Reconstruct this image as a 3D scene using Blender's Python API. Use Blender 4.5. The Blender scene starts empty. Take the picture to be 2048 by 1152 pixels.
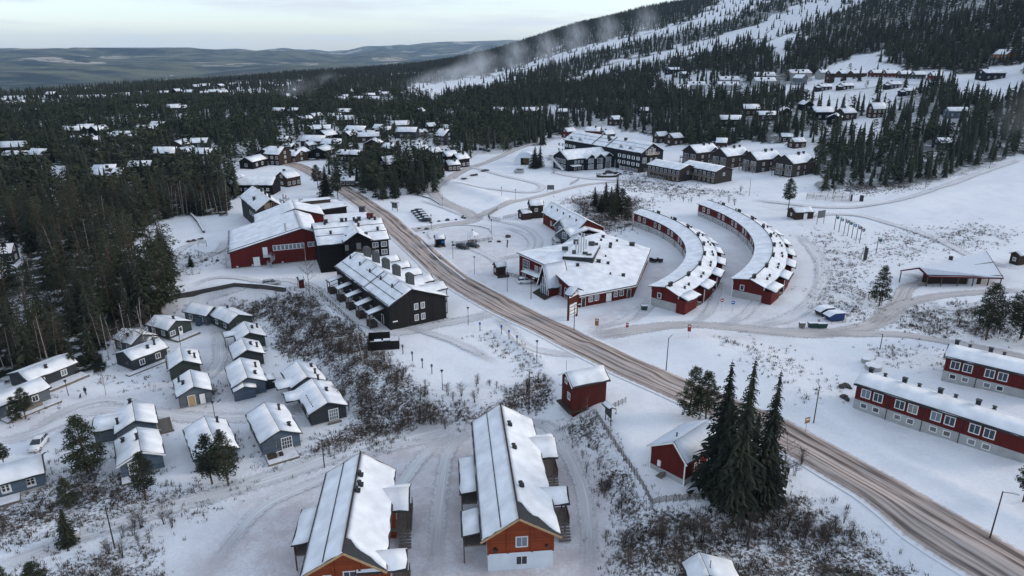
import bpy, bmesh, math, random
import numpy as np
from mathutils import Vector, Matrix
random.seed(7)
rng = np.random.default_rng(11)
R = math.radians
sc = bpy.context.scene
col = sc.collection

# ------------------------------------------------------------------ camera
CAM_H, PITCH, FPX = 58.0, 19.4, 1365.0        # drone height, tilt, focal length for a 2048 px wide frame
cam_d = bpy.data.cameras.new('drone_camera')
cam_d.lens, cam_d.sensor_width = 36.0 * FPX / 2048.0, 36.0
cam_d.clip_start, cam_d.clip_end = 1.0, 90000.0
cam = bpy.data.objects.new('drone_camera', cam_d)
cam.location = (0, 0, CAM_H)
cam.rotation_euler = (R(90 - PITCH), 0, 0)
col.objects.link(cam)
sc.camera = cam

# ------------------------------------------------------------------ sky, sun, exposure
SUN_AZ, SUN_EL = 84.0, 16.0                    # low winter sun off to the right, veiled by thin cloud: broad and weak
world = bpy.data.worlds.new('World')
sc.world = world
world.use_nodes = True
wn, wl = world.node_tree.nodes, world.node_tree.links
wn.clear()
sky = wn.new('ShaderNodeTexSky')
sky.sky_type = 'NISHITA'
sky.sun_disc = False
sky.sun_elevation = R(SUN_EL)
sky.sun_rotation = R(SUN_AZ)
sky.altitude = 500
sky.air_density, sky.dust_density, sky.ozone_density = 0.85, 1.25, 1.0
# thin cloud streaks low over the horizon
tc = wn.new('ShaderNodeTexCoord')
mp = wn.new('ShaderNodeMapping'); mp.inputs['Scale'].default_value = (2.2, 2.2, 26.0)
nz = wn.new('ShaderNodeTexNoise'); nz.inputs['Scale'].default_value = 1.6; nz.inputs['Detail'].default_value = 7; nz.inputs['Roughness'].default_value = 0.55
rp = wn.new('ShaderNodeValToRGB'); rp.color_ramp.elements[0].position = 0.49; rp.color_ramp.elements[1].position = 0.66
wl.new(tc.outputs['Generated'], mp.inputs['Vector']); wl.new(mp.outputs['Vector'], nz.inputs['Vector']); wl.new(nz.outputs['Fac'], rp.inputs['Fac'])
mul = wn.new('ShaderNodeMapRange'); mul.inputs['To Min'].default_value = 0.50; mul.inputs['To Max'].default_value = 0.92   # a thin veil everywhere, thicker streaks
wl.new(rp.outputs['Color'], mul.inputs['Value'])
mx = wn.new('ShaderNodeMix'); mx.data_type = 'RGBA'; mx.inputs['B'].default_value = (2.55, 2.72, 2.95, 1)
wl.new(mul.outputs['Result'], mx.inputs['Factor']); wl.new(sky.outputs['Color'], mx.inputs['A'])
bg = wn.new('ShaderNodeBackground'); bg.inputs['Strength'].default_value = 0.15
wo = wn.new('ShaderNodeOutputWorld')
wl.new(mx.outputs['Result'], bg.inputs['Color']); wl.new(bg.outputs['Background'], wo.inputs['Surface'])

sun_d = bpy.data.lights.new('sun', 'SUN')
sun_d.energy, sun_d.angle, sun_d.color = 0.80, R(18), (1.0, 0.88, 0.74)
sun = bpy.data.objects.new('sun', sun_d)
sun.rotation_euler = (R(90 - SUN_EL), 0, R(180 - SUN_AZ))
sun.location = (300, 300, 400)
col.objects.link(sun)
sc.view_settings.view_transform = 'Standard'
sc.view_settings.look = 'None'
sc.view_settings.exposure = 1.05
sc.view_settings.use_white_balance = True
sc.view_settings.white_balance_temperature = 6300
sc.view_settings.white_balance_tint = 10
sc.view_settings.gamma = 1.0
sc.view_settings.use_curve_mapping = False
sc.cycles.use_denoising = True
sc.cycles.max_bounces = 6
sc.cycles.diffuse_bounces = 3
sc.cycles.volume_bounces = 1
sc.cycles.transparent_max_bounces = 8

# ------------------------------------------------------------------ terrain height
AZ_T = np.array([-180, -60, -36, -20, -8, -4, 0, 5, 10, 20, 30, 36, 60, 90, 180.])
R_T = np.array([0, 250, 380, 600, 800, 1100, 1500, 2000, 2600, 3500, 4500.])
Z_T = np.array([
 [0, 0, 0, 0, 0, 0, -10, -30, -60, -100, -120],
 [0, 0, 0, 0, 0, 0, -20, -60, -90, -120, -130],
 [0, 0, 0, 0, 1, 0, -25, -70, -100, -125, -130],
 [0, 0, 0, 0, 0, 0, 0, -22, -80, -120, -130],
 [0, 0, 0, 0, 2, 4, 7, 8, -10, -100, -130],
 [0, 0, 0, 0, 4, 8, 15, 30, 10, -70, -120],
 [0, 0, 0, 2, 6, 14, 32, 64, 50, -20, -100],
 [0, 0, 0, 5, 12, 30, 70, 121, 120, 60, 0],
 [0, 0, 0, 10, 20, 48, 95, 152, 165, 140, 80],
 [0, 0, 2, 22, 45, 92, 155, 230, 240, 200, 150],
 [0, 0, 5, 28, 65, 130, 210, 290, 310, 280, 240],
 [0, 1, 7, 30, 75, 150, 240, 330, 350, 300, 260],
 [0, 6, 14, 50, 100, 165, 245, 340, 350, 320, 280],
 [0, 6, 14, 50, 100, 165, 235, 300, 300, 280, 240],
 [0, 0, 0, 0, 0, 0, -10, -30, -60, -100, -120]], float)
_AZ = np.linspace(-180, 180, 361)
_RR = np.linspace(0, 4500, 226)
_tmp = np.array([np.interp(_RR, R_T, row) for row in Z_T])
_HILL = np.array([np.interp(_AZ, AZ_T, _tmp[:, j]) for j in range(len(_RR))]).T
def _blur(a, n, ax):
    for _ in range(n):
        a = (np.roll(a, 1, ax) + 2 * a + np.roll(a, -1, ax)) / 4 if ax == 0 else np.concatenate([a[:, :1], (a[:, :-2] + 2 * a[:, 1:-1] + a[:, 2:]) / 4, a[:, -1:]], 1)
    return a
_HILL = _blur(_blur(_HILL, 3, 0), 12, 1)

def _ray(px, py):
    u, v = (px - 1024) / FPX, (576 - py) / FPX
    cp, sp = math.cos(R(PITCH)), math.sin(R(PITCH))
    return np.array([u, cp + v * sp, -sp + v * cp])
def at(px, py, z):
    """world point on the level plane z that was surveyed at this spot of the picture"""
    d = _ray(px, py); t = (z - CAM_H) / d[2]
    return np.array([d[0] * t, d[1] * t, z])
def pix(x, y, z):
    cp, sp = math.cos(R(PITCH)), math.sin(R(PITCH))
    zz = np.asarray(z) - CAM_H
    f = y * cp - zz * sp; up = y * sp + zz * cp
    return 1024 + FPX * x / f, 576 - FPX * up / f

def _vnoise(x, y, s, seed):
    """cheap smooth value noise (vectorised)"""
    x = x / s + seed * 17.13; y = y / s + seed * 5.71
    xi, yi = np.floor(x), np.floor(y); fx, fy = x - xi, y - yi
    fx, fy = fx * fx * (3 - 2 * fx), fy * fy * (3 - 2 * fy)
    def h(a, b):
        v = np.sin(a * 127.1 + b * 311.7 + seed * 74.7) * 43758.5453
        return v - np.floor(v)
    return (h(xi, yi) * (1 - fx) + h(xi + 1, yi) * fx) * (1 - fy) + (h(xi, yi + 1) * (1 - fx) + h(xi + 1, yi + 1) * fx) * fy

def poly_px(pts, z=0.0):
    return np.array([at(px, py, z)[:2] for px, py in pts])
def sdist(poly, x, y):
    """signed distance to a polygon, positive inside"""
    d2 = np.full(x.shape, 1e18); ins = np.zeros(x.shape, bool)
    n = len(poly)
    for i in range(n):
        ax, ay = poly[i]; bx, by = poly[(i + 1) % n]
        ex, ey = bx - ax, by - ay
        t = np.clip(((x - ax) * ex + (y - ay) * ey) / (ex * ex + ey * ey + 1e-9), 0, 1)
        d2 = np.minimum(d2, (x - ax - t * ex) ** 2 + (y - ay - t * ey) ** 2)
        c = ((ay > y) != (by > y)) & (x < (bx - ax) * (y - ay) / (by - ay + 1e-12) + ax)
        ins ^= c
    return np.where(ins, 1, -1) * np.sqrt(d2)
def pdist(line, x, y):
    d2 = np.full(x.shape, 1e18)
    for (ax, ay), (bx, by) in zip(line[:-1], line[1:]):
        ex, ey = bx - ax, by - ay
        t = np.clip(((x - ax) * ex + (y - ay) * ey) / (ex * ex + ey * ey + 1e-9), 0, 1)
        d2 = np.minimum(d2, (x - ax - t * ex) ** 2 + (y - ay - t * ey) ** 2)
    return np.sqrt(d2)
def sstep(a, b, v):
    t = np.clip((v - a) / (b - a), 0, 1); return t * t * (3 - 2 * t)

# the cottages and chalets stand on a shelf about four metres below the road
LOW = poly_px([(-700, 615), (200, 605), (390, 590), (545, 605), (600, 650), (650, 735), (730, 795), (830, 822), (960, 815), (1085, 790),
               (1140, 832), (1205, 935), (1255, 1045), (1285, 1200), (1300, 1700), (-1500, 1700), (-1500, 700)], -2)
LOW2 = poly_px([(1290, 1040), (1480, 1035), (1640, 1040), (1800, 1085), (2000, 1230), (1900, 1600), (1250, 1700)], -1.5)
BERMS = [(poly_px(p), w, h) for p, w, h in (([(885, 362), (940, 380), (1000, 402)], 4.5, 1.5), ([(880, 524), (930, 562), (1000, 603)], 1.6, .7), ([(1000, 668), (1090, 732)], 1.5, .6), ([(1400, 690), (1500, 722), (1620, 800)], 7, 1.1), ([(1740, 712), (1850, 715)], 6, 1.0), ([(1180, 692), (1300, 752)], 1.8, .6), ([(1780, 430), (1900, 405), (2048, 398)], 9, 1.6), ([(1600, 905), (1800, 1020), (2048, 1165)], 1.4, .45), ([(1640, 830), (1850, 950), (2048, 1060)], 1.8, .5))]   # ploughed banks and humps
def _near(x, y):
    z = -4.0 * sstep(-6, 6, sdist(LOW, x, y)) - 2.6 * sstep(-6, 7, sdist(LOW2, x, y))
    for ln, w, h in BERMS: z = z + h * np.exp(-(pdist(ln, x, y) / w) ** 2)
    z = z + 0.35 * (_vnoise(x, y, 16, 1) - 0.5) + 0.18 * (_vnoise(x, y, 5, 2) - 0.5)
    return z
def _far(x, y, r, az):
    """valley and wooded ridges beyond the village"""
    n = _vnoise(x, y, 3600, 3) * 0.42 + _vnoise(x, y, 1500, 4) * 0.33 + _vnoise(x, y, 600, 5) * 0.25
    cap = -45 + 96 * sstep(5000, 13000, r)                 # ridge tops come up to eye level far out
    z = -170 + (cap + 170) * np.clip(n * 2.1 - .45, 0, 1.05)
    z = z + 45 * np.exp(-((r - 9000) / 1500) ** 2) * sstep(-40, -31, az) * sstep(-14, -27, az) * (.5 + .5 * _vnoise(az * 100, r * 0, 260, 13))
    # blue fells far away, right of the middle
    z = z + 215 * np.exp(-((r - 17500) / 2200) ** 2) * sstep(-14, -5, az) * sstep(14, 4, az) * (0.45 + 0.45 * _vnoise(az * 100, r * 0 + 3, 330, 9) + 0.1 * _vnoise(az * 100, r * 0 + 3, 90, 12))
    z = z + 110 * np.exp(-((r - 13000) / 1500) ** 2) * sstep(-6.5, -2, az) * sstep(16, 8, az)
    return z
def HT(x, y):
    x = np.asarray(x, float); y = np.asarray(y, float)
    r = np.hypot(x, y); az = np.degrees(np.arctan2(x, y))
    ai = np.clip((az + 180), 0, 359.999); a0 = ai.astype(int); fa = ai - a0
    ri = np.clip(r / 20.0, 0, 224.999); r0 = ri.astype(int); fr = ri - r0
    h = (_HILL[a0, r0] * (1 - fr) + _HILL[a0, r0 + 1] * fr) * (1 - fa) + (_HILL[a0 + 1, r0] * (1 - fr) + _HILL[a0 + 1, r0 + 1] * fr) * fa
    w = sstep(300, 600, r)
    h = h + w * (3.0 + r * 0.004) * (_vnoise(x, y, 120, 7) - 0.5)
    fz = sstep(3000, 4800, r)
    if float(np.max(r)) > 3000: h = h * (1 - fz) + fz * np.where(az > 12, np.maximum(_far(x, y, r, az), h * (1 - sstep(4500, 9000, r))), _far(x, y, r, az))
    k = r < 430
    if k.any(): h[k] = h[k] + _near(x[k], y[k]) * (1 - sstep(370, 430, r[k]))
    return h
def zg(x, y): return float(HT(np.array([x]), np.array([y]))[0])
_TS = 25.0 * 1.008 ** np.arange(640)
def gnd(px, py):
    """where the line of sight through this spot of the picture meets the ground"""
    if py > 400:
        z = 0.0
        for _ in range(7):
            p = at(px, py, z); z = zg(p[0], p[1])
        return np.array([p[0], p[1], z])
    d = _ray(px, py); d = d / np.linalg.norm(d)
    P = _TS[:, None] * d[None, :]
    b = (P[:, 2] + CAM_H) < HT(P[:, 0], P[:, 1])
    i = int(np.argmax(b)) if b.any() else len(_TS) - 1
    lo, hi = _TS[max(i - 1, 0)], _TS[i]
    for _ in range(14):
        m = (lo + hi) / 2; p = m * d
        if p[2] + CAM_H < zg(p[0], p[1]): hi = m
        else: lo = m
    p = hi * d
    return np.array([p[0], p[1], zg(p[0], p[1])])
def atg(px, py, dz):
    """point dz above the ground seen at this spot of the picture"""
    z = dz
    for _ in range(5):
        p = at(px, py, z) if _ray(px, py)[2] < -1e-3 else None
        if p is None or p[1] < 0: break
        if np.hypot(p[0], p[1]) > 420: break
        z = zg(p[0], p[1]) + dz
    else:
        return at(px, py, z)
    d = _ray(px, py); d = d / np.linalg.norm(d)
    P = _TS[:, None] * d[None, :]
    b = (P[:, 2] + CAM_H) < HT(P[:, 0], P[:, 1]) + dz
    i = int(np.argmax(b)) if b.any() else len(_TS) - 1
    return _TS[i] * d + np.array([0, 0, CAM_H])

# ------------------------------------------------------------------ materials
MATS = {}
def rgb(h):
    """display colour (0-255) to linear"""
    return tuple(((c / 255) / 12.92 if c / 255 <= .04045 else ((c / 255 + .055) / 1.055) ** 2.4) for c in h) + (1,)
def mat(name, c, rough=0.7, var=0.12, scale=1.5, bump=0.0, metal=0.0, spec=0.3, stretch=None):
    m = bpy.data.materials.new(name); m.use_nodes = True
    n, l = m.node_tree.nodes, m.node_tree.links
    b = n['Principled BSDF']
    b.inputs['Roughness'].default_value = rough; b.inputs['Metallic'].default_value = metal
    b.inputs['Specular IOR Level'].default_value = spec
    if var > 0:
        t = n.new('ShaderNodeTexCoord'); no = n.new('ShaderNodeTexNoise'); no.inputs['Scale'].default_value = scale; no.inputs['Detail'].default_value = 5
        src = t.outputs['Object']
        if stretch:
            mp = n.new('ShaderNodeMapping'); mp.inputs['Scale'].default_value = stretch; l.new(src, mp.inputs['Vector']); src = mp.outputs['Vector']
        l.new(src, no.inputs['Vector'])
        r = n.new('ShaderNodeValToRGB')
        r.color_ramp.elements[0].position, r.color_ramp.elements[1].position = 0.3, 0.7
        r.color_ramp.elements[0].color = tuple(x * (1 - var) for x in c[:3]) + (1,)
        r.color_ramp.elements[1].color = tuple(min(1, x * (1 + var)) for x in c[:3]) + (1,)
        l.new(no.outputs['Fac'], r.inputs['Fac']); l.new(r.outputs['Color'], b.inputs['Base Color'])
        if bump:
            bp = n.new('ShaderNodeBump'); bp.inputs['Strength'].default_value = bump; bp.inputs['Distance'].default_value = 0.05
            l.new(no.outputs['Fac'], bp.inputs['Height']); l.new(bp.outputs['Normal'], b.inputs['Normal'])
    else:
        b.inputs['Base Color'].default_value = c
    MATS[name] = m
    return m
def boards(name, c, pitch=0.2, axis='Z', rough=0.75, depth=0.5, dark=0.45, var=0.18):
    """painted or stained boards: colour per board, dark joints and a bump, in object space"""
    m = bpy.data.materials.new(name); m.use_nodes = True
    n, l = m.node_tree.nodes, m.node_tree.links
    b = n['Principled BSDF']; b.inputs['Roughness'].default_value = rough; b.inputs['Specular IOR Level'].default_value = 0.1
    t = n.new('ShaderNodeTexCoord'); s = n.new('ShaderNodeSeparateXYZ'); l.new(t.outputs['Object'], s.inputs[0])
    if axis == 'Z': v = s.outputs['Z']
    else:
        a = n.new('ShaderNodeMath'); a.operation = 'ADD'; l.new(s.outputs['X'], a.inputs[0]); l.new(s.outputs['Y'], a.inputs[1]); v = a.outputs[0]
    d = n.new('ShaderNodeMath'); d.operation = 'DIVIDE'; d.inputs[1].default_value = pitch; l.new(v, d.inputs[0])
    fr = n.new('ShaderNodeMath'); fr.operation = 'FRACT'; l.new(d.outputs[0], fr.inputs[0])
    fl = n.new('ShaderNodeMath'); fl.operation = 'FLOOR'; l.new(d.outputs[0], fl.inputs[0])
    wnz = n.new('ShaderNodeTexWhiteNoise'); wnz.noise_dimensions = '1D'; l.new(fl.outputs[0], wnz.inputs['W'])
    no = n.new('ShaderNodeTexNoise'); no.inputs['Scale'].default_value = 1.1; no.inputs['Detail'].default_value = 6; l.new(t.outputs['Object'], no.inputs['Vector'])
    ad = n.new('ShaderNodeMath'); ad.operation = 'ADD'; l.new(wnz.outputs['Value'], ad.inputs[0]); l.new(no.outputs['Fac'], ad.inputs[1])
    mr = n.new('ShaderNodeMapRange'); mr.inputs['From Min'].default_value = 0.3; mr.inputs['From Max'].default_value = 1.7
    mr.inputs['To Min'].default_value = 1 - var; mr.inputs['To Max'].default_value = 1 + var; l.new(ad.outputs[0], mr.inputs['Value'])
    jn = n.new('ShaderNodeMapRange'); jn.interpolation_type = 'SMOOTHSTEP'; jn.inputs['From Min'].default_value = 0.0; jn.inputs['From Max'].default_value = 0.14
    jn.inputs['To Min'].default_value = dark; jn.inputs['To Max'].default_value = 1; l.new(fr.outputs[0], jn.inputs['Value'])
    mu = n.new('ShaderNodeMath'); mu.operation = 'MULTIPLY'; l.new(mr.outputs['Result'], mu.inputs[0]); l.new(jn.outputs['Result'], mu.inputs[1])
    vm = n.new('ShaderNodeVectorMath'); vm.operation = 'SCALE'; vm.inputs[0].default_value = c[:3]; l.new(mu.outputs[0], vm.inputs['Scale'])
    l.new(vm.outputs['Vector'], b.inputs['Base Color'])
    bp = n.new('ShaderNodeBump'); bp.inputs['Strength'].default_value = depth; bp.inputs['Distance'].default_value = 0.03
    l.new(jn.outputs['Result'], bp.inputs['Height']); l.new(bp.outputs['Normal'], b.inputs['Normal'])
    MATS[name] = m
    return m
SNOW = (0.80, 0.815, 0.835, 1)
mat('roof_snow', SNOW, 0.75, 0.15, 0.42, bump=0.5, spec=0.2)
mat('deck_snow', (0.74, 0.75, 0.78, 1), 0.8, 0.10, 1.3, bump=0.3, spec=0.2)
mat('roof_dark', (0.030, 0.031, 0.034, 1), 0.6, 0.2, 3)
mat('metal_dark', (0.025, 0.026, 0.028, 1), 0.45, 0.15, 4)
mat('chimney_grey', (0.06, 0.065, 0.07, 1), 0.6, 0.2, 4)
mat('galv', (0.52, 0.54, 0.56, 1), 0.4, 0.1, 4, metal=0.3)
mat('glass', (0.025, 0.035, 0.05, 1), 0.08, 0.0, spec=0.6)
mat('glass_pale', (0.16, 0.19, 0.22, 1), 0.12, 0.0, spec=0.6)
mat('glass_curtain', (0.22, 0.21, 0.19, 1), 0.25, 0.35, 2.5, spec=0.5)
mat('white_paint', (0.74, 0.74, 0.73, 1), 0.55, 0.05, 4)
mat('concrete', (0.36, 0.36, 0.35, 1), 0.9, 0.12, 0.8)
mat('white_plaster', (0.66, 0.70, 0.74, 1), 0.85, 0.06, 0.8)
mat('rock_dark', (0.07, 0.065, 0.06, 1), 0.9, 0.3, 0.6)
mat('wood_pale', (0.42, 0.28, 0.15, 1), 0.7, 0.2, 3)
mat('wood_grey', (0.16, 0.14, 0.12, 1), 0.85, 0.25, 3)
mat('wood_dark', (0.045, 0.035, 0.028, 1), 0.8, 0.3, 3)
mat('timber_post', (0.09, 0.06, 0.045, 1), 0.8, 0.25, 3)
boards('falu_red', (0.105, 0.017, 0.015, 1), 0.22, 'H')
boards('red_brown', (0.085, 0.020, 0.016, 1), 0.22, 'H')
boards('orange_log', (0.25, 0.058, 0.024, 1), 0.22, 'Z', var=0.25)
boards('cottage_slate', (0.040, 0.046, 0.052, 1), 0.2, 'Z')
boards('cottage_green', (0.048, 0.060, 0.055, 1), 0.2, 'Z')
boards('cottage_blue', (0.095, 0.125, 0.16, 1), 0.2, 'Z')
boards('cottage_grey', (0.115, 0.13, 0.145, 1), 0.2, 'Z')
boards('lodge_black', (0.009, 0.009, 0.010, 1), 0.24, 'Z', var=0.3)
boards('lodge_dark', (0.020, 0.019, 0.020, 1), 0.2, 'H', var=0.25)
boards('hotel_navy', (0.017, 0.020, 0.026, 1), 0.24, 'Z', var=0.2)
boards('apart_brown', (0.036, 0.031, 0.030, 1), 0.24, 'Z', var=0.2)
boards('cabin_brown', (0.042, 0.029, 0.023, 1), 0.24, 'Z', var=0.3)
boards('house_pale', (0.30, 0.31, 0.31, 1), 0.24, 'Z')
boards('orange_wood', (0.42, 0.14, 0.045, 1), 0.3, 'Z')
boards('sheet_snow', (0.62, 0.66, 0.72, 1), 0.42, 'H', rough=0.5, depth=0.8, dark=0.72, var=0.05)

# ------------------------------------------------------------------ mesh helpers
class MB:
    def __init__(s): s.v, s.f = [], []
    def add(s, vs, fs):
        o = len(s.v); s.v += [tuple(map(float, p)) for p in vs]; s.f += [tuple(o + i for i in f) for f in fs]; return s
    def box(s, x0, x1, y0, y1, z0, z1):
        return s.add([(x0, y0, z0), (x1, y0, z0), (x1, y1, z0), (x0, y1, z0), (x0, y0, z1), (x1, y0, z1), (x1, y1, z1), (x0, y1, z1)],
                     [(3, 2, 1, 0), (4, 5, 6, 7), (0, 1, 5, 4), (1, 2, 6, 5), (2, 3, 7, 6), (3, 0, 4, 7)])
    def prism(s, pts, z0, z1):
        n = len(pts)
        z0 = [z0] * n if np.isscalar(z0) else z0; z1 = [z1] * n if np.isscalar(z1) else z1
        return s.add([(p[0], p[1], z) for p, z in zip(pts, z0)] + [(p[0], p[1], z) for p, z in zip(pts, z1)],
                     [tuple(range(n - 1, -1, -1)), tuple(range(n, 2 * n))] + [(i, (i + 1) % n, n + (i + 1) % n, n + i) for i in range(n)])
    def slab(s, q, t):
        """thicken a quad (or any face loop) downwards by t"""
        n = len(q)
        return s.add([tuple(p) for p in q] + [(p[0], p[1], p[2] - t) for p in q],
                     [tuple(range(n)), tuple(range(2 * n - 1, n - 1, -1))] + [((i + 1) % n, i, n + i, n + (i + 1) % n) for i in range(n)])
    def tube(s, p, q, r0, r1=None, n=6, cap=True):
        r1 = r0 if r1 is None else r1
        p, q = Vector(p), Vector(q); d = (q - p)
        if d.length < 1e-6: return s
        d.normalize(); a = d.orthogonal().normalized(); b = d.cross(a)
        vs = []
        for c, rr in ((p, r0), (q, r1)):
            for i in range(n):
                t = 2 * math.pi * i / n; vs.append(c + a * (rr * math.cos(t)) + b * (rr * math.sin(t)))
        fs = [(i, (i + 1) % n, n + (i + 1) % n, n + i) for i in range(n)]
        if cap: fs += [tuple(range(n - 1, -1, -1)), tuple(range(n, 2 * n))]
        return s.add(vs, fs)
    def bar(s, p, q, w, h):
        """rectangular bar between two points"""
        p, q = Vector(p), Vector(q); d = (q - p).normalized()
        sd = d.cross(Vector((0, 0, 1)))
        sd = Vector((1, 0, 0)) if sd.length < 1e-4 else sd.normalized()
        up = sd.cross(d)
        vs = [c + sd * (w / 2 * i) + up * (h / 2 * j) for c in (p, q) for i, j in ((-1, -1), (1, -1), (1, 1), (-1, 1))]
        return s.add(vs, [(0, 1, 2, 3), (7, 6, 5, 4), (0, 4, 5, 1), (1, 5, 6, 2), (2, 6, 7, 3), (3, 7, 4, 0)])
    def ball(s, c, rx, ry, rz, n=8, m=5):
        vs = [(c[0], c[1], c[2] - rz)]
        for j in range(1, m):
            ph = math.pi * j / m
            for i in range(n):
                t = 2 * math.pi * i / n
                vs.append((c[0] + rx * math.sin(ph) * math.cos(t), c[1] + ry * math.sin(ph) * math.sin(t), c[2] - rz * math.cos(ph)))
        vs.append((c[0], c[1], c[2] + rz)); L = len(vs) - 1
        fs = [(0, 1 + (i + 1) % n, 1 + i) for i in range(n)]
        for j in range(m - 2):
            a = 1 + j * n
            fs += [(a + i, a + (i + 1) % n, a + n + (i + 1) % n, a + n + i) for i in range(n)]
        a = 1 + (m - 2) * n
        fs += [(a + i, a + (i + 1) % n, L) for i in range(n)]
        return s.add(vs, fs)
    def mesh(s, name, m, smooth=False):
        me = bpy.data.meshes.new(name); me.from_pydata(s.v, [], s.f); me.update()
        me.materials.append(MATS[m] if isinstance(m, str) else m)
        if smooth: me.polygons.foreach_set('use_smooth', [True] * len(me.polygons))
        return me
    def build(s, name, m, parent=None, smooth=False, loc=None, rz=None):
        return link(name, s.mesh(name, m, smooth), parent, loc, rz)
def link(name, me, parent=None, loc=None, rz=None):
    o = bpy.data.objects.new(name, me); col.objects.link(o)
    if parent is not None: o.parent = parent
    if loc is not None: o.location = loc
    if rz is not None: o.rotation_euler = (0, 0, rz)
    return o
def tag(o, label=None, cat=None, group=None, kind=None):
    if label: o['label'] = label
    if cat: o['category'] = cat
    if group: o['group'] = group
    if kind: o['kind'] = kind
    return o
def thing(name, label, cat, loc, rz=0, group=None):
    o = bpy.data.objects.new(name, None); col.objects.link(o); o.empty_display_size = 0.5
    o.location = tuple(map(float, loc)); o.rotation_euler = (0, 0, rz)
    return tag(o, label, cat, group)

# ------------------------------------------------------------------ ground sheet
def rings():
    r = [0.5, 6, 14, 24, 34]
    while r[-1] < 60: r.append(r[-1] * 1.05)
    while r[-1] < 3000: r.append(r[-1] * 1.0115)
    while r[-1] < 19400: r.append(r[-1] * 1.022)
    r += [20200.0]
    return np.array(r)
RINGS = rings()
AZS = np.concatenate([np.linspace(-180, -46, 46)[:-1], np.linspace(-46, 46, 560), np.linspace(46, 180, 46)[1:]])
BRUSH = [  # (picture outline of the rough ground, strength, edge softness in metres)
    ([(330, 605), (560, 590), (650, 590), (720, 660), (760, 700), (850, 792), (950, 800), (1085, 745), (1130, 770), (1110, 815), (1000, 840), (930, 850),
      (820, 872), (700, 915), (640, 930), (560, 960), (610, 880), (690, 850), (700, 800), (650, 740), (560, 715), (545, 690), (530, 650), (430, 605)], 0.95, 3),
    ([(1090, 790), (1150, 835), (1195, 830), (1245, 910), (1310, 1015), (1470, 1005), (1600, 985), (1760, 1060), (1850, 1152), (1700, 1300), (1300, 1300), (1235, 1152), (1225, 1030), (1180, 925), (1120, 860)], 0.9, 3),
    ([(85, 960), (190, 900), (230, 930), (340, 930), (340, 960), (480, 945), (620, 900), (640, 920), (480, 985), (330, 1035), (150, 1090), (0, 1120), (-200, 1150), (-200, 1000)], 0.85, 5),
    ([(0, 1150), (200, 1090), (330, 1045), (420, 1010), (330, 1060), (300, 1100), (330, 1200), (200, 1300), (-100, 1300)], 0.85, 4),
    ([(690, 1000), (690, 1001), (691, 1000)], 0.0, 1),
    ([(215, 700), (330, 690), (350, 740), (345, 800), (270, 790), (180, 745)], 0.45, 4),
    ([(405, 770), (455, 760), (460, 800), (425, 810), (345, 815), (345, 775)], 0.75, 2),
    ([(540, 690), (620, 700), (600, 730), (560, 730)], 0.7, 2),
    ([(20, 790), (120, 790), (150, 800), (60, 830), (-60, 850)], 0.7, 3),
    ([(410, 865), (485, 860), (490, 930), (420, 960), (380, 930)], 0.72, 2),
    ([(1620, 450), (1720, 500), (1720, 570), (1760, 600), (1750, 640), (1640, 645), (1630, 600), (1660, 550), (1640, 480)], 0.62, 6),
    ([(1720, 470), (1950, 440), (2048, 470), (1980, 500), (1830, 520), (1760, 540)], 0.5, 10),
    ([(1810, 615), (2080, 590), (2100, 670), (1990, 680), (1890, 680), (1790, 660)], 0.78, 4),
    ([(1400, 670), (1480, 660), (1590, 700), (1700, 790), (1660, 860), (1560, 790), (1450, 720)], 0.42, 6),
    ([(1720, 700), (1800, 685), (1880, 705), (1880, 740), (1770, 745)], 0.5, 4),
    ([(940, 660), (1000, 670), (1090, 735), (1060, 745), (960, 690)], 0.6, 2),
    ([(1490, 390), (1330, 395), (1230, 375), (1250, 350), (1330, 365), (1480, 385)], 0.6, 4),
    ([(1140, 400), (1200, 385), (1290, 400), (1270, 450), (1220, 470), (1160, 440)], 0.9, 3),
    ([(1650, 375), (1850, 350), (2000, 300), (2000, 330), (1850, 375), (1720, 390)], 0.8, 5),
    ([(310, 520), (360, 500), (420, 520), (360, 560), (320, 560)], 0.6, 3),
    ([(800, 480), (840, 490), (880, 520), (900, 620), (870, 610), (880, 560), (830, 500)], 0.55, 2),
    ([(760, 620), (900, 630), (890, 650), (770, 645)], 0.5, 1.5),
    ([(940, 320), (1100, 285), (1110, 330), (1000, 330)], 0.55, 5),
    ([(1090, 310), (1110, 300), (1120, 345), (1100, 350)], 0.9, 3),
    ([(1650, 180), (1800, 165), (1800, 200), (1640, 205)], 0.6, 10),
    ([(640, 380), (700, 395), (720, 410), (690, 400)], 0.6, 3),
    ([(480, 900), (520, 905), (600, 885), (650, 880), (700, 850), (720, 880), (620, 920), (540, 950), (470, 950)], 0.8, 3), ([(335, 850), (362, 850), (385, 935), (345, 930)], 0.65, 2), ([(186, 885), (232, 915), (250, 955), (340, 930), (345, 960), (190, 960)], 0.75, 2), ([(95, 900), (150, 905), (185, 950), (90, 990)], .7, 3), ([(600, 830), (615, 880), (570, 900), (600, 860)], .7, 1.5),
]
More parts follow.
